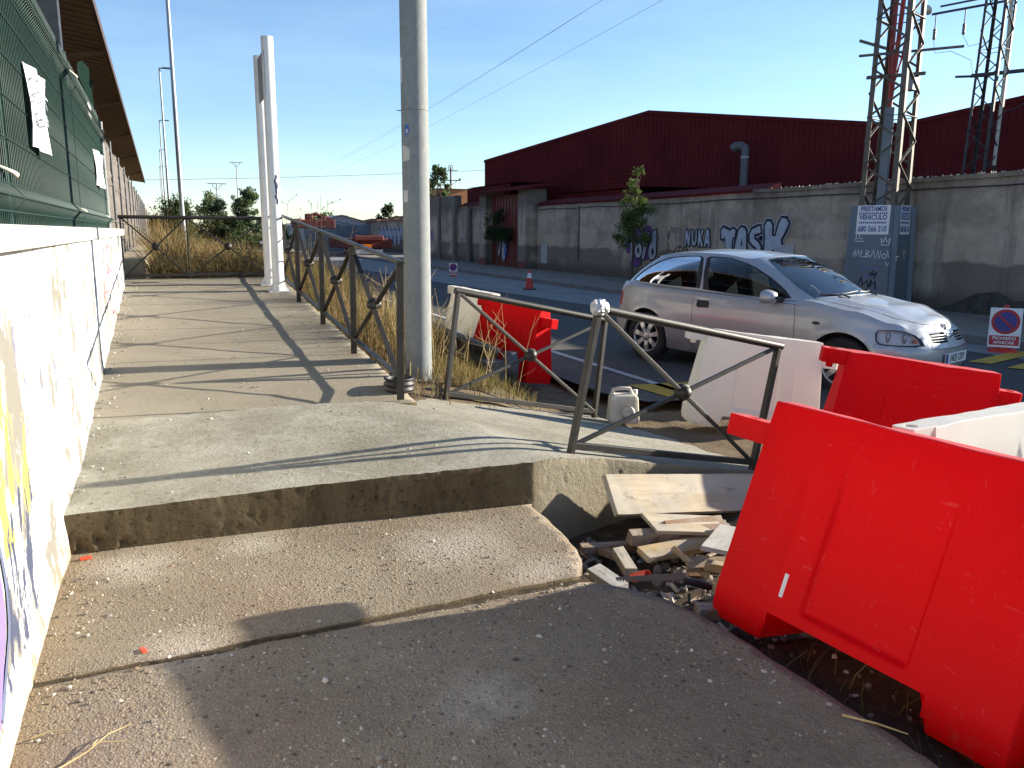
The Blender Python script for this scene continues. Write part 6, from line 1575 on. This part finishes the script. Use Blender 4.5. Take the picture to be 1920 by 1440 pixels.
# ================================================================ cones and no-parking signs on the road
def cone(label, loc, h=.50):
    t = thing('traffic_cone', label, 'traffic cone', loc)
    s = h/.5
    mb = MB(); mb.bx(-.14*s, .14*s, -.14*s, .14*s, 0, .03*s); mb.build('base', MT['black'] if h > .45 else MT['conered'], t, world=False, bevel=.01)
    mb = MB(); mb.lathe([(.115*s, .03*s), (.108*s, .05*s), (.032*s, .49*s), (.026*s, .5*s), (0, .5*s)], (0, 0, 0), 24); mb.build('cone_body', MT['conered'], t, world=False)
    mb = MB(); mb.lathe([(.0685*s, .30*s), (.0445*s, .43*s)], (0, 0, 0), 24); mb.build('reflective_band', MT['signwhite'], t, world=False)
    return t
cone('red traffic cone with a white band standing alone on the light lane', (9.87, 21.47, -.096), .56)
def nopark(label, loc, rz, sc, full=True):
    t = thing('no_parking_sign', label, 'sign', loc, rz, 'temporary no-parking signs')
    cb = 'red foot'
    mb = MB(); mb.bx(-.17*sc, .17*sc, -.16*sc, .16*sc, 0, .04*sc); mb.lathe([(.11*sc, .04*sc), (.03*sc, .66*sc), (0, .67*sc)], (0, .04, 0), 20); mb.build('foot', MT['conered'], t, world=False)
    # board faces -y in local space, leaning back a little
    ux, uy = Vector((1, 0, 0)), Vector((0, .10, .995)); o = Vector((0, -.085*sc, .07*sc))
    P = lambda pts, lift, mat, name, par: (lambda mb: (mb.poly([(a*sc, b*sc) for a, b in pts], .002, ux, uy, o+Vector((0, -.995, .10))*lift), mb.build(name, mat, par, world=False))[1])(MB())
    mb = MB(); mb.poly([(-.20*sc, 0), (.20*sc, 0), (.20*sc, .56*sc), (-.20*sc, .56*sc)], .006, ux, uy, o); bd = mb.build('board', MT['signwhite'], t, world=False)
    P([(-.185, .03), (.185, .03), (.185, .165), (-.185, .165)], .008, MT['signred'], 'red_panel', bd)
    P(bub(0, .365, .178, .178, 32), .008, MT['signred'], 'red_ring', bd)
    P(bub(0, .365, .138, .138, 32), .0105, MT['signblue'], 'blue_disc', bd)
    c_ = math.cos(R(-45)); q = []
    for a, b in ((-.14, -.016), (.14, -.016), (.14, .016), (-.14, .016)): q.append((a*c_-b*-c_, .365+a*-c_+b*c_))
    P(q, .013, MT['signred'], 'red_slash', bd)
    nn = Vector((0, -.995, .10))
    text_mesh('PROHIBIDO', .060*sc, MT['signwhite'], bd, o+uy*.127*sc+nn*.009, ux, uy, 'lettering', bold=.001, sxy=(.92, 1))
    text_mesh('APARCAR', .060*sc, MT['signwhite'], bd, o+uy*.066*sc+nn*.009, ux, uy, 'lettering', bold=.001, sxy=(.98, 1))
    return t
nopark('nearer white no-parking board with a blue disc standing on the lane right of the car', (11.02, 7.66, -.096), R(-50), 1.0)
nopark('farther small no-parking board with a blue disc on the far lane near the gate', (10.14, 28.98, -.096), R(-20), .78)
# ================================================================ street lamps
def lamp(label, x, y, arm=True, H=12.9):
    t = thing('street_lamp', label, 'street lamp', (x, y, .3), 0, 'street lamps along the field')
    mb = MB(); mb.tube([(x, y, 0), (x, y, 2.2), (x, y, 2.25), (x, y, H)], [.10, .095, .09, .06], 14); mb.build('pole', MT['galvfar'], t)
    mb = MB(); mb.tube([(x, y, H-.05), (x+.35, y, H+.0)], .035, 8); mb.build('arm', MT['galvfar'], t)
    mb = MB(); mb.box((x+.55, y, H), (.75, .24, .10)); mb.build('lamp_head', MT['greysteel'], t, bevel=.03)
    return t
for k, (y, lb) in enumerate(((34, 'nearest tall grey street lamp pole, running out of the top of the view'), (65, 'second tall grey street lamp with its head just left of the nearest pole'), (95, 'third street lamp in the receding row, its head below the second'), (129, 'fourth street lamp in the row, tiny above the dark bush'), (162, 'farthest street lamp of the row, barely a line above the dark bush'))):
    lamp(lb, .87 if k == 0 else .80+.02*k, y)

# ================================================================ leaves and grass
def leaves(centers, radii, n, size, flat=.5, seed=1, bias=None):
    """leaf quads spread through clump volumes; returns verts, faces, per-leaf random"""
    rg = np.random.default_rng(seed); cs = np.array(centers); rs = np.array(radii)
    wts = rs**2; idx = rg.choice(len(cs), n, p=wts/wts.sum())
    d = rg.normal(size=(n, 3)); d /= np.linalg.norm(d, axis=1)[:, None]
    rad = rg.random(n)**.45
    c = cs[idx]+d*(rs[idx]*rad)[:, None]*np.array([1, 1, .85])
    nrm = d*.6+rg.normal(size=(n, 3))*.7+np.array([0, 0, .5]); nrm /= np.linalg.norm(nrm, axis=1)[:, None]
    a = np.cross(nrm, rg.normal(size=(n, 3))); a /= np.linalg.norm(a, axis=1)[:, None]; b = np.cross(nrm, a)
    s = size*(.6+.8*rg.random(n)); L = s[:, None]; W = (s*flat)[:, None]
    V = np.stack([c-a*L*.5, c+b*W*.5, c+a*L*.5, c-b*W*.5], 1).reshape(-1, 3)
    F = np.arange(n*4).reshape(n, 4)
    return V, F, np.repeat(rg.random(n)*.6+.4*rg.random(len(cs))[idx], 1)
def np_mesh(name, V, F, rnd, mats, parent=None, mi=None):
    me = bpy.data.meshes.new(name); off = np.array(parent.location) if parent is not None else 0
    me.from_pydata((V-off).tolist(), [], F.tolist())
    for m_ in (mats if isinstance(mats, list) else [mats]): me.materials.append(m_)
    at = me.attributes.new('rnd', 'FLOAT', 'FACE'); at.data.foreach_set('value', np.asarray(rnd, dtype=np.float32))
    if mi is not None: me.polygons.foreach_set('material_index', np.asarray(mi, dtype=np.int32))
    me.update(); o = bpy.data.objects.new(name, me); C.objects.link(o)
    if parent is not None: o.parent = parent
    return o
def tree(label, base, H, crown, mat, n, size, seed, trunk_r=.05, name='tree', cat='tree', group=None, trunk_h=None, lean=(0, 0), flat=.5):
    """crown: list of (dx, dy, z, r) clumps"""
    t = thing(name, label, cat, base, 0, group); B = Vector(base); rg = random.Random(seed)
    mb = MB(); th = trunk_h or H*.8
    mb.tube([B+Vector((0, 0, -.15)), B+Vector((lean[0]*.3, lean[1]*.3, th*.45)), B+Vector((lean[0], lean[1], th))], [trunk_r*1.25, trunk_r, trunk_r*.35], 8)
    for dx, dy, z, r_ in crown[:14]:
        z0 = min(z-.2*r_, th*.95)*.82; p = B+Vector((lean[0]*z0/th, lean[1]*z0/th, z0)); q = B+Vector((dx, dy, z)); mb.tube([p, (p+q)/2+Vector((0, 0, -.04*r_)), q], [trunk_r*.4, trunk_r*.28, trunk_r*.1], 5)
    mb.build('trunk', MT['bark'], t)
    cs = []; rs = []
    for dx, dy, z, r_ in crown:
        k = 11
        for i in range(k):
            a = rg.uniform(0, 6.28); e = rg.uniform(-1, 1); u = r_*rg.uniform(.15, 1.0)
            cs.append((B.x+dx+u*math.cos(a)*math.sqrt(1-e*e), B.y+dy+u*math.sin(a)*math.sqrt(1-e*e), B.z+z+u*e*.85)); rs.append(r_*rg.uniform(.26, .6))
    V, F, rn = leaves(cs, rs, int(n*1.9), size*.82, flat, seed)
    np_mesh('crown', V, F, rn, MT[mat], t); return t
tree('young green tree on the far pavement before the purple and silver graffiti', (13.75, 22.1, .03), 3.6,
     [(0, .1, 1.45, .42), (.05, -.6, 1.35, .33), (-.05, .75, 1.30, .36), (0, -.15, 1.85, .45), (0, .35, 1.75, .40), (.1, -.25, 2.30, .40), (0, .1, 2.55, .36), (-.05, -.5, 2.45, .26), (0, -.05, 2.9, .26), (.0, .15, 3.15, .20), (0, -.2, 3.35, .22), (0, -.4, 3.45, .15), (0, .0, 2.15, .36)], 'leaf', 3600, .085, 5, .035, 'tree', 'tree', None, 3.3, (0, -.12))
tree('leafy shrub hanging in front of the red gate', (14.15, 34.3, .03), 2.6,
     [(0, 0, 1.5, .5), (0, .55, 1.55, .45), (0, -.6, 1.45, .5), (0, -.85, 1.45, .36), (0, .35, 2.1, .42), (0, .0, 2.35, .36), (0, .6, 1.35, .4), (0, -.3, 1.35, .4), (0, -.9, 1.3, .3)], 'leafdark', 2600, .10, 8, .03, 'tree', 'tree', None, 2.0)
def bush(label, base, w_, H, mat, n, size, seed, name='bush', cat='bush', low=.1, group=None, k=14, trunk=.1):
    rg = random.Random(seed); cr_ = []
    for i in range(k):
        f = (i+rg.random())/k; z = H*(low+(1-low)*f); ww = w_*.5*(1-.55*f**1.6); r_ = min(w_, H)*rg.uniform(.20, .32)
        cr_.append((rg.uniform(-1, 1)*ww, rg.uniform(-1, 1)*ww*.7, min(z, H-r_*.6), r_))
    return tree(label, base, H, cr_, mat, n, size, seed, trunk, name, cat, group, H*.75)
bush('wide dark green bush behind the street lamps at the end of the brushwood fence', (.75, 62, .0), 3.6, 3.7, 'leafdark', 5200, .2, 3, low=.1, k=20)
bush('pale green round tree left of the white posts beyond the dry field', (4.9, 80, 0), 3.6, 4.7, 'leafgrey', 5200, .24, 12, 'tree', 'tree', .06, 'trees beyond the dry field', 14)
bush('tall poplar-like green tree right beside the white posts', (7.6, 80, 0), 2.9, 5.5, 'leafgrey', 5600, .22, 15, 'tree', 'tree', .06, 'trees beyond the dry field', 16)
bush('low dark bush filling the gap between the two trees beyond the field', (5.9, 77, 0), 3.6, 2.9, 'leafdark', 3600, .22, 17, low=.1, k=12)
bush('low dark shrub before the pale green tree', (4.6, 70, 0), 2.6, 2.0, 'leafdark', 2400, .2, 18, low=.1)
bush('dark bush right of the tall tree at the road bend', (8.4, 66, 0), 2.4, 2.2, 'leafdark', 2400, .2, 19, low=.1)
bush('green treetop rising behind the yard wall beside the grey post', (23.1, 70, 0), 2.0, 7.3, 'leafgrey', 2000, .28, 21, 'tree', 'tree', .55)
bush('dark ivy bush at the corner of the ruined wall', (16.6, 62.5, 0), 1.8, 3.6, 'leafdark', 2400, .2, 22, low=.1)
bush('second dark bush on the ruined wall close to the grey post', (17.6, 57.5, 0), 1.4, 3.2, 'leafdark', 1800, .18, 23, low=.15)
bush('small green bush on top of the pale shed wall', (13.2, 73.5, .2), 1.4, 3.0, 'leaf', 1400, .18, 24, low=.5)
for k, (x, y, w_, h) in enumerate(((-12, 190, 14, 5), (4, 210, 16, 5), (22, 240, 22, 5.5), (48, 260, 24, 6), (30, 150, 9, 4.6))):
    bush(('hazy far tree clump behind the lamp row', 'hazy far tree clump in the gap between bush and pale tree', 'hazy far tree clump behind the tall tree', 'hazy far tree clump behind the red machine', 'pale far treetop over the shed roof')[k], (x, y, -.2), w_, h, 'leafgrey', 1500, .7, 40+k, 'tree', 'tree', .1, 'far trees on the skyline', 12, .2)
# dry grass blades
def grass(name, label, pts, hts, mat, width, seed, kinds=1, lean=.35):
    rg = np.random.default_rng(seed); n = len(pts); P = np.array(pts); h = np.array(hts)
    a = rg.random(n)*2*np.pi; ld = rg.random(n)*2*np.pi; lm = lean*rg.random(n)*h
    side = np.stack([np.cos(a), np.sin(a), np.zeros(n)], 1)*(width*(.6+.8*rg.random(n)))[:, None]
    tip = P+np.stack([np.cos(ld)*lm, np.sin(ld)*lm, h], 1); mid = P*.5+tip*.5+np.stack([-np.cos(ld)*lm*.22, -np.sin(ld)*lm*.22, np.zeros(n)], 1)
    V = np.stack([P-side*.5, P+side*.5, mid+side*.4, mid-side*.4, tip+side*.12, tip-side*.12], 1).reshape(-1, 3)
    F = np.concatenate([np.arange(n)[:, None]*6+np.array([[0, 1, 2, 3]]), np.arange(n)[:, None]*6+np.array([[3, 2, 4, 5]])])
    rn = rg.random(n)
    mi = rg.integers(0, kinds, n); o = np_mesh(name, V, F, np.concatenate([rn, rn]), mat, None, np.concatenate([mi, mi]))
    return tag(o, label, 'grass', kind='stuff')
rg = np.random.default_rng(5)
pts = []; hts = []
while len(pts) < 30000:
    y = 13.1+34*rg.random()**1.9; x = -.20+(3.3+.05*(y-13))*rg.random()
    if rg.random() < .10: y = 13.1+.5*rg.random()
    dn = .5+.5*vnoise(x, y, .8, 3)
    if rg.random() > .35+dn: continue
    if x > 3.9 or (x < -.12 and y < 25): continue
    hh = (.16+.80*rg.random()**1.5)*(.45+.8*dn)*(1.0 if y > 14 else .45+.55*(y-13.1))
    hh *= (1.45 if x < .4 else 1.0 if x < 1.6 else .75)
    pts.append((x, y, G(x, y)-.02)); hts.append(hh)
grass('dry_grass', 'tall dry yellow-brown grass filling the field beyond the end railing', pts, hts, [MT['dry'], MT['dry'], MT['drygreen'], MT['drybrown']], .014, 9, 4, .95)
pts = []; hts = []
while len(pts) < 5200:
    y = 5.9+8.5*rg.random(); x = 1.74+1.6*rg.random()**1.4
    dn = .5+.5*vnoise(x, y, 1.4, 8)
    if rg.random() > .25+dn: continue
    if y < 8.0 and x > 2.5: continue
    if y < 7.3 and rg.random() < .8: continue
    hh = (.15+.55*rg.random())*(.5+.8*dn)*(.5 if y < 7.2 else 1)
    pts.append((x, y, G(x, y)-.02)); hts.append(hh)
grass('verge_weeds', 'dry straw-coloured weeds on the verge behind the side railing', pts, hts, [MT['dry'], MT['drygreen'], MT['drybrown']], .009, 10, 3, .5)
pts = []; hts = []
for k in range(1500):
    x = 2.1+1.1*rg.random(); y = 6.6+1.1*rg.random()
    if rg.random() < .5: x = 2.25+.5*rg.random()
    pts.append((x, y, G(x, y)-.01)); hts.append(.05+.14*rg.random())
for k in range(500):
    x = 11.7+.9*rg.random(); y = 18+3.5*rg.random(); pts.append((x+1.3, y, .02)); hts.append(.06+.2*rg.random())
for k in range(400):
    y = 24+12*rg.random(); pts.append((14.3+.25*rg.random(), y, .02)); hts.append(.05+.2*rg.random())
for k in range(60):
    x = 2.1+.3*rg.random(); y = 1.5+.9*rg.random(); pts.append((x, y, G(x, y)-.01)); hts.append(.04+.1*rg.random())
grass('short_weeds', 'short dry weeds around the sandy mound and pavement edges', pts, hts, [MT['dry'], MT['drygreen']], .007, 12, 2, .9)
cs, rs = [], []; rq = random.Random(52)
for k in range(150):
    y = 13.4+rq.random()**1.6*26; x = -.05+(2.9+.05*(y-13))*rq.random(); h = rq.uniform(.15, .55)
    for j in range(5): cs.append((x+rq.uniform(-.25, .25), y+rq.uniform(-.25, .25), G(x, y)+h*rq.uniform(.3, 1.1))); rs.append(rq.uniform(.08, .22))
for k in range(40):
    y = 7.6+rq.random()*5; x = 1.85+1.2*rq.random()
    for j in range(4): cs.append((x+rq.uniform(-.15, .15), y+rq.uniform(-.2, .2), G(x, y)+rq.uniform(.05, .35))); rs.append(rq.uniform(.05, .13))
V, F, rn = leaves(cs, rs, 26000, .05, .3, 61)
tag(np_mesh('scrub', V, F, rn, [MT['drygreen'], MT['drybrown'], MT['dry']], None, np.random.default_rng(3).integers(0, 3, len(F))), 'leafy half-dry scrub mixed into the tall grass', 'scrub', kind='stuff')
# pebbles showing in the worn face of the old pavement
def pebbles(n, seed):
    rg = np.random.default_rng(seed); m = 7
    y = 1.45+2.75*rg.random(n)**1.15; x = -.47+2.45*rg.random(n)
    dn = np.array([.5+.5*vnoise(a, b, 1.3, 6) for a, b in zip(x, y)])
    k = (rg.random(n) < .15+.95*dn*np.where(y < 3, 1.0, .55)) & ~((x > 1.72-.0*y) & (y > 2.9)) & (x < 2.02-.22*np.clip(y-1.8, 0, 2)*(y > 1.8)) & (np.abs(y-3.01) > .03) & (y < 4.1); k |= (y > 3.1) & (y < 4.08) & (x < 1.7) & (rg.random(n) < .35*dn)
    x, y = x[k], y[k]; n = len(x); r = .003+.006*rg.random(n)**2+.009*(rg.random(n) < .08)*rg.random(n)
    a0 = rg.random(n)*6.28; el = .6+.4*rg.random(n)
    ang = np.arange(m)*2*np.pi/m; rr_ = 1+.22*(rg.random((n, m))-.5)
    ox = np.cos(ang)[None]*rr_*r[:, None]; oy = np.sin(ang)[None]*rr_*(r*el)[:, None]
    px = x[:, None]+ox*np.cos(a0)[:, None]-oy*np.sin(a0)[:, None]; py = y[:, None]+ox*np.sin(a0)[:, None]+oy*np.cos(a0)[:, None]
    z0 = np.array([(.003 if b > 3 else .0022)*(vnoise(a, b, 2.3, 1)+.6*vnoise(a, b, 7, 4)) for a, b in zip(x, y)])
    ring = np.stack([px, py, np.repeat(z0[:, None], m, 1)-.0008], 2); top = np.stack([x[:, None]+(px-x[:, None])*.6, y[:, None]+(py-y[:, None])*.6, np.repeat((z0+r*.28)[:, None], m, 1)], 2)
    V = np.concatenate([ring, top], 1).reshape(-1, 3); b = np.arange(n)*2*m; F = []
    me = bpy.data.meshes.new('pebbles')
    for q in b:
        for j in range(m): F.append((q+j, q+(j+1) % m, q+m+(j+1) % m, q+m+j))
        F.append(tuple(q+m+j for j in range(m)))
    me.from_pydata(V.tolist(), [], F); me.materials.append(MT['pebble'])
    at = me.attributes.new('rnd', 'FLOAT', 'FACE'); at.data.foreach_set('value', np.repeat(rg.random(n), m+1).astype(np.float32))
    me.polygons.foreach_set('use_smooth', [True]*len(F)); me.update(); o = bpy.data.objects.new('aggregate', me); C.objects.link(o)
    return tag(o, 'rounded pebbles showing in the worn surface of the old pavement', 'pebbles', kind='stuff')
pebbles(9000, 77)
# branching dead stalks by the grey post
mb = MB(); rr = random.Random(14)
for k in range(60):
    x, y = rr.uniform(2.15, 3.25), rr.uniform(7.0, 10.2); p = Vector((x, y, G(x, y))); h = rr.uniform(.35, 1.0)
    d = Vector((rr.uniform(-.25, .25), rr.uniform(-.25, .25), 1)).normalized(); L = [p, p+d*h*.5, p+d*h+Vector((rr.uniform(-.1, .1), 0, 0))]
    mb.tube(L, [.0032, .0026, .001], 4, False)
    for j in range(rr.randint(2, 5)):
        q = p+d*h*rr.uniform(.25, .85); e = Vector((rr.uniform(-1, 1), rr.uniform(-1, 1), rr.uniform(.1, 1))).normalized()*h*rr.uniform(.15, .35); mb.tube([q, q+e*.6, q+e+Vector((0, 0, .02))], [.002, .0016, .0007], 4, False)
tag(mb.build('dead_stalks', MT['straw']), 'tangle of pale dead weed stalks between the grey post and the guard rail', 'weeds', kind='stuff')
mb = MB()
for k in range(7):
    x, y = 4.2+rr.uniform(-.6, .8), 19+rr.uniform(-2, 3); p = Vector((x-1.2, y, .0)); h = rr.uniform(1.9, 2.45)
    q = p+Vector((rr.uniform(.0, .5), 0, h)); mb.tube([p, (p+q)/2, q], [.012, .008, .003], 4, False)
    for j in range(6):
        s = p+(q-p)*rr.uniform(.5, 1); e = Vector((rr.uniform(-.5, .7), rr.uniform(-.4, .4), rr.uniform(.05, .4)))*.5; mb.tube([s, s+e], [.005, .002], 4, False); mb.ball(s+e, .016, 5, 4)
tag(mb.build('tall_stalks', MT['bark']), 'tall bare seed stalks on the verge standing against the sky', 'weeds', kind='stuff')

# ================================================================ things at the bend of the road
rm = thing('truck', 'rusty red flatbed lorry with crane parts parked at the bend of the road', 'truck', (10.5, 58, 0))
mb = MB(); mb.bx(8.7, 11.4, 57.5, 59.5, 1.75, 2.35); mb.bx(9.4, 9.9, 57.6, 58.2, 2.35, 2.75); mb.bx(10.4, 10.8, 57.6, 58.2, 2.3, 2.6); mb.bx(8.6, 9.0, 57.4, 59.4, 2.0, 2.4); mb.build('loader_frame', MT['rust'], rm, bevel=.06)
mb = MB(); mb.tube([(9.65, 57.8, 2.6), (10.1, 57.8, 2.75), (10.6, 57.8, 2.5), (11.2, 57.8, 2.4)], .12, 8); mb.build('crane_arm', MT['rust'], rm)
mb = MB(); mb.bx(11.0, 14.2, 52.8, 58, .45, 1.1); mb.bx(11.6, 13.6, 52.6, 53, .95, 1.3); mb.build('cab_front', MT['rust'], rm, bevel=.08)
mb = MB(); mb.bx(11.55, 12.75, 52.55, 52.62, .48, .74); mb.build('orange_marker', MT['amber'], rm)
mb = MB(); mb.bx(11.2, 13.5, 52.6, 52.8, .08, .40); mb.build('bumper', MT['stripepale'], rm)
for x in (11.4, 13.4):
    mb = MB(); mb.lathe([(0, -.15), (.42, -.15), (.45, 0), (.42, .15), (0, .15)], (x, 53.6, .35), 20, Matrix.Rotation(R(90), 3, 'Y')); mb.build('wheel', MT['rubber'], rm)
sh = thing('shed', 'pale low shed with a shallow gable roof beyond the container', 'shed', (14, 84, 0))
mb = MB(); mb.add([(12.9, 80, -.2), (21, 80, -.2), (21, 80, 1.9), (16.5, 80, 3.1), (12.9, 80, 2.2)], [(0, 1, 2, 3, 4)]); mb.add([(12.9, 80, -.2), (12.9, 80, 2.2), (12.9, 95, 2.2), (12.9, 95, -.2)], [(0, 1, 2, 3)]); mb.build('wall', MT['shed'], sh)
mb = MB(); mb.add([(12.6, 79.7, 2.15), (16.5, 79.7, 3.15), (16.5, 96, 3.15), (12.6, 96, 2.15)], [(0, 1, 2, 3)]); mb.add([(16.5, 79.7, 3.15), (21.4, 79.7, 1.9), (21.4, 96, 1.9), (16.5, 96, 3.15)], [(0, 1, 2, 3)]); mb.build('roof', MT['shed'], sh)
ct = thing('container', 'weathered blue-grey container wall behind the red lorry', 'container', (12.5, 64, 0))
mb = MB(); n = 34
for k in range(n): mb.bx(10.6+4.6*k/n, 10.6+4.6*(k+.6)/n, 62.94, 63, .1, 2.05)
mb.bx(10.6, 15.2, 63, 66, .0, 2.1); mb.build('box', MT['containr'], ct)
mb = MB(); mb.box((12.7, 63.5, 2.24), (1.7, .9, .05), Matrix.Rotation(R(6), 3, 'Y')); mb.build('roof_sheet', MT['pedestal'], ct)
ru = thing('ruined_house', 'ruined low house with a collapsed clay tile roof and graffiti on its wall', 'house', (17, 60, 0))
mb = MB(); mb.add([(14.9, 64, -.1), (18.6, 52, -.1), (18.6, 52, 2.35), (14.9, 64, 2.35)], [(0, 1, 2, 3)]); mb.add([(14.9, 64, -.1), (14.9, 64, 2.35), (22, 66, 2.35), (22, 66, -.1)], [(0, 1, 2, 3)]); mb.build('wall', MT['plaster'], ru)
mb = MB(); vs = []; n = 22; m_ = 8
for i in range(n+1):
    for j in range(m_+1):
        f = i/n; g = j/m_; x = 14.6+4.2*f+g*3; y = 64.3-12.6*f+g*1.2
        ridge = .25+1.15*f**.8
        vs.append((x, y, 2.35+ridge*g*.85+.16*vnoise(f*9, g*5, 2, 3)+.08*rr.uniform(-1, 1)))
mb.add(vs, [(i*(m_+1)+j, i*(m_+1)+j+1, (i+1)*(m_+1)+j+1, (i+1)*(m_+1)+j) for i in range(n) for j in range(m_)]); mb.build('roof', MT['tilered'], ru)
dv = Vector((18.6-14.9, 52-64, 0)).normalized(); nv = dv.cross(Vector((0, 0, 1)))
mb = MB(); o = Vector((15.6, 64-12*(.7/3.7), .75)); k = 0
for s0_ in (0, 4.3):
    for q in range(6):
        strokes(mb, [[(s0_+q*.55, 0), (s0_+q*.55+.1, .9), (s0_+q*.55+.35, .2), (s0_+q*.55+.4, 1.0)]], .26, o, dv, (0, 0, 1), .02+.001*k); k += 1
mb.build('graffiti', MT['gsilver'], ru)
mb = MB()
for s0_ in (0, 4.3):
    for q in range(6): strokes(mb, [[(s0_+q*.55+.28, -.05), (s0_+q*.55+.36, .5)], [(s0_+q*.55-.05, .95), (s0_+q*.55+.1, 1.02)]], .08, o, dv, (0, 0, 1), .04+.001*q)
mb.build('graffiti_outline', MT['gdark'], ru)
oh = tag((lambda mb: (mb.bx(24.5, 27.5, 74, 82, 0, 5.6), mb.add([(24.4, 73.8, 5.6), (27.6, 73.8, 5.6), (27.6, 82, 6.0), (24.4, 82, 6.0)], [(0, 1, 2, 3)]), mb.build('brick_building', MT['brick']))[2])(MB()), 'corner of an orange brick building peeping over the tall wall stretch', 'building')
up_ = thing('utility_pole', 'slim dark utility pole with crossarms behind the yard wall left of the warehouse', 'pole', (27.5, 78, 0))
ux_, uy_ = 27.8, 80.0
mb = MB(); mb.tube([(ux_, uy_, 0), (ux_, uy_, 8.1)], [.14, .09], 8); mb.build('pole', MT['darksteel'], up_)
mb = MB(); mb.bar((ux_-.95, uy_+.3, 6.75), (ux_+.95, uy_-.3, 6.75), .09, .09); mb.bar((ux_-.7, uy_+.2, 7.75), (ux_+.7, uy_-.2, 7.75), .06, .06); mb.bar((ux_-.6, uy_+.2, 6.7), (ux_, uy_, 6.2), .05, .05); mb.bar((ux_+.6, uy_-.2, 6.7), (ux_, uy_, 6.2), .05, .05); mb.build('crossarm', MT['darksteel'], up_)
for s in (-.9, .9):
    mb = MB(); mb.ball((ux_+s, uy_-.3*s, 6.85), .13, 8, 6); mb.build('insulator', MT['darksteel'], up_)
mb = MB(); n = 14; mb.tube([(ux_+.26*math.cos(2*PI*k/n), uy_, 8.0+.26*math.sin(2*PI*k/n)) for k in range(n+1)], .035, 5); mb.build('ring_guard', MT['darksteel'], up_)
for k, (x, y, h, lb) in enumerate(((20.6, 320, 18.5, 'left faint far pylon with a flat crossbar on the skyline'), (36.5, 420, 34, 'taller faint far pylon with a flat crossbar on the skyline'), (41.2, 330, 20, 'faint far pylon just left of the tall tree'))):
    t = thing('pylon', lb, 'pylon', (x, y, 0), 0, 'far pylons on the skyline')
    mb = MB(); mb.tube([(x, y, 0), (x, y, h)], [.5, .25], 6); mb.build('mast', MT['galvfar'], t)
    mb = MB(); mb.bar((x-3.2, y, h), (x+3.2, y, h), .3, .3); mb.bar((x-1.8, y, h), (x, y, h-2.6), .2, .2); mb.bar((x+1.8, y, h), (x, y, h-2.6), .2, .2); mb.build('crossbar', MT['galvfar'], t)
# ================================================================ overhead cables
def cable(label, a, b, sag, r_=.0055, n=28):
    a, b = Vector(a), Vector(b); L = [a+(b-a)*(i/n)-Vector((0, 0, sag*4*(i/n)*(1-i/n))) for i in range(n+1)]
    mb = MB(); mb.tube(L, r_, 5, False); return tag(mb.build('overhead_cable', MT['cable']), label, 'cable', 'overhead cables')
cable('upper overhead cable of the close pair rising to the top edge of the view', (22.9, 170, 10.6), (16.35, 20, 10.9), 1.0)
cable('lower overhead cable of the close pair rising to the top edge of the view', (22.9, 170, 10.4), (16.05, 20, 10.75), 1.1)
cable('single overhead cable sagging from the lattice tower over the street', (23.4, 170, 9.9), (15.2, 12.9, 9.4), 1.2)
cable('faint level cable crossing the sky low behind the lamps and white posts', (-12, 140, 8.8), (62, 140, 13.2), .4, .03)
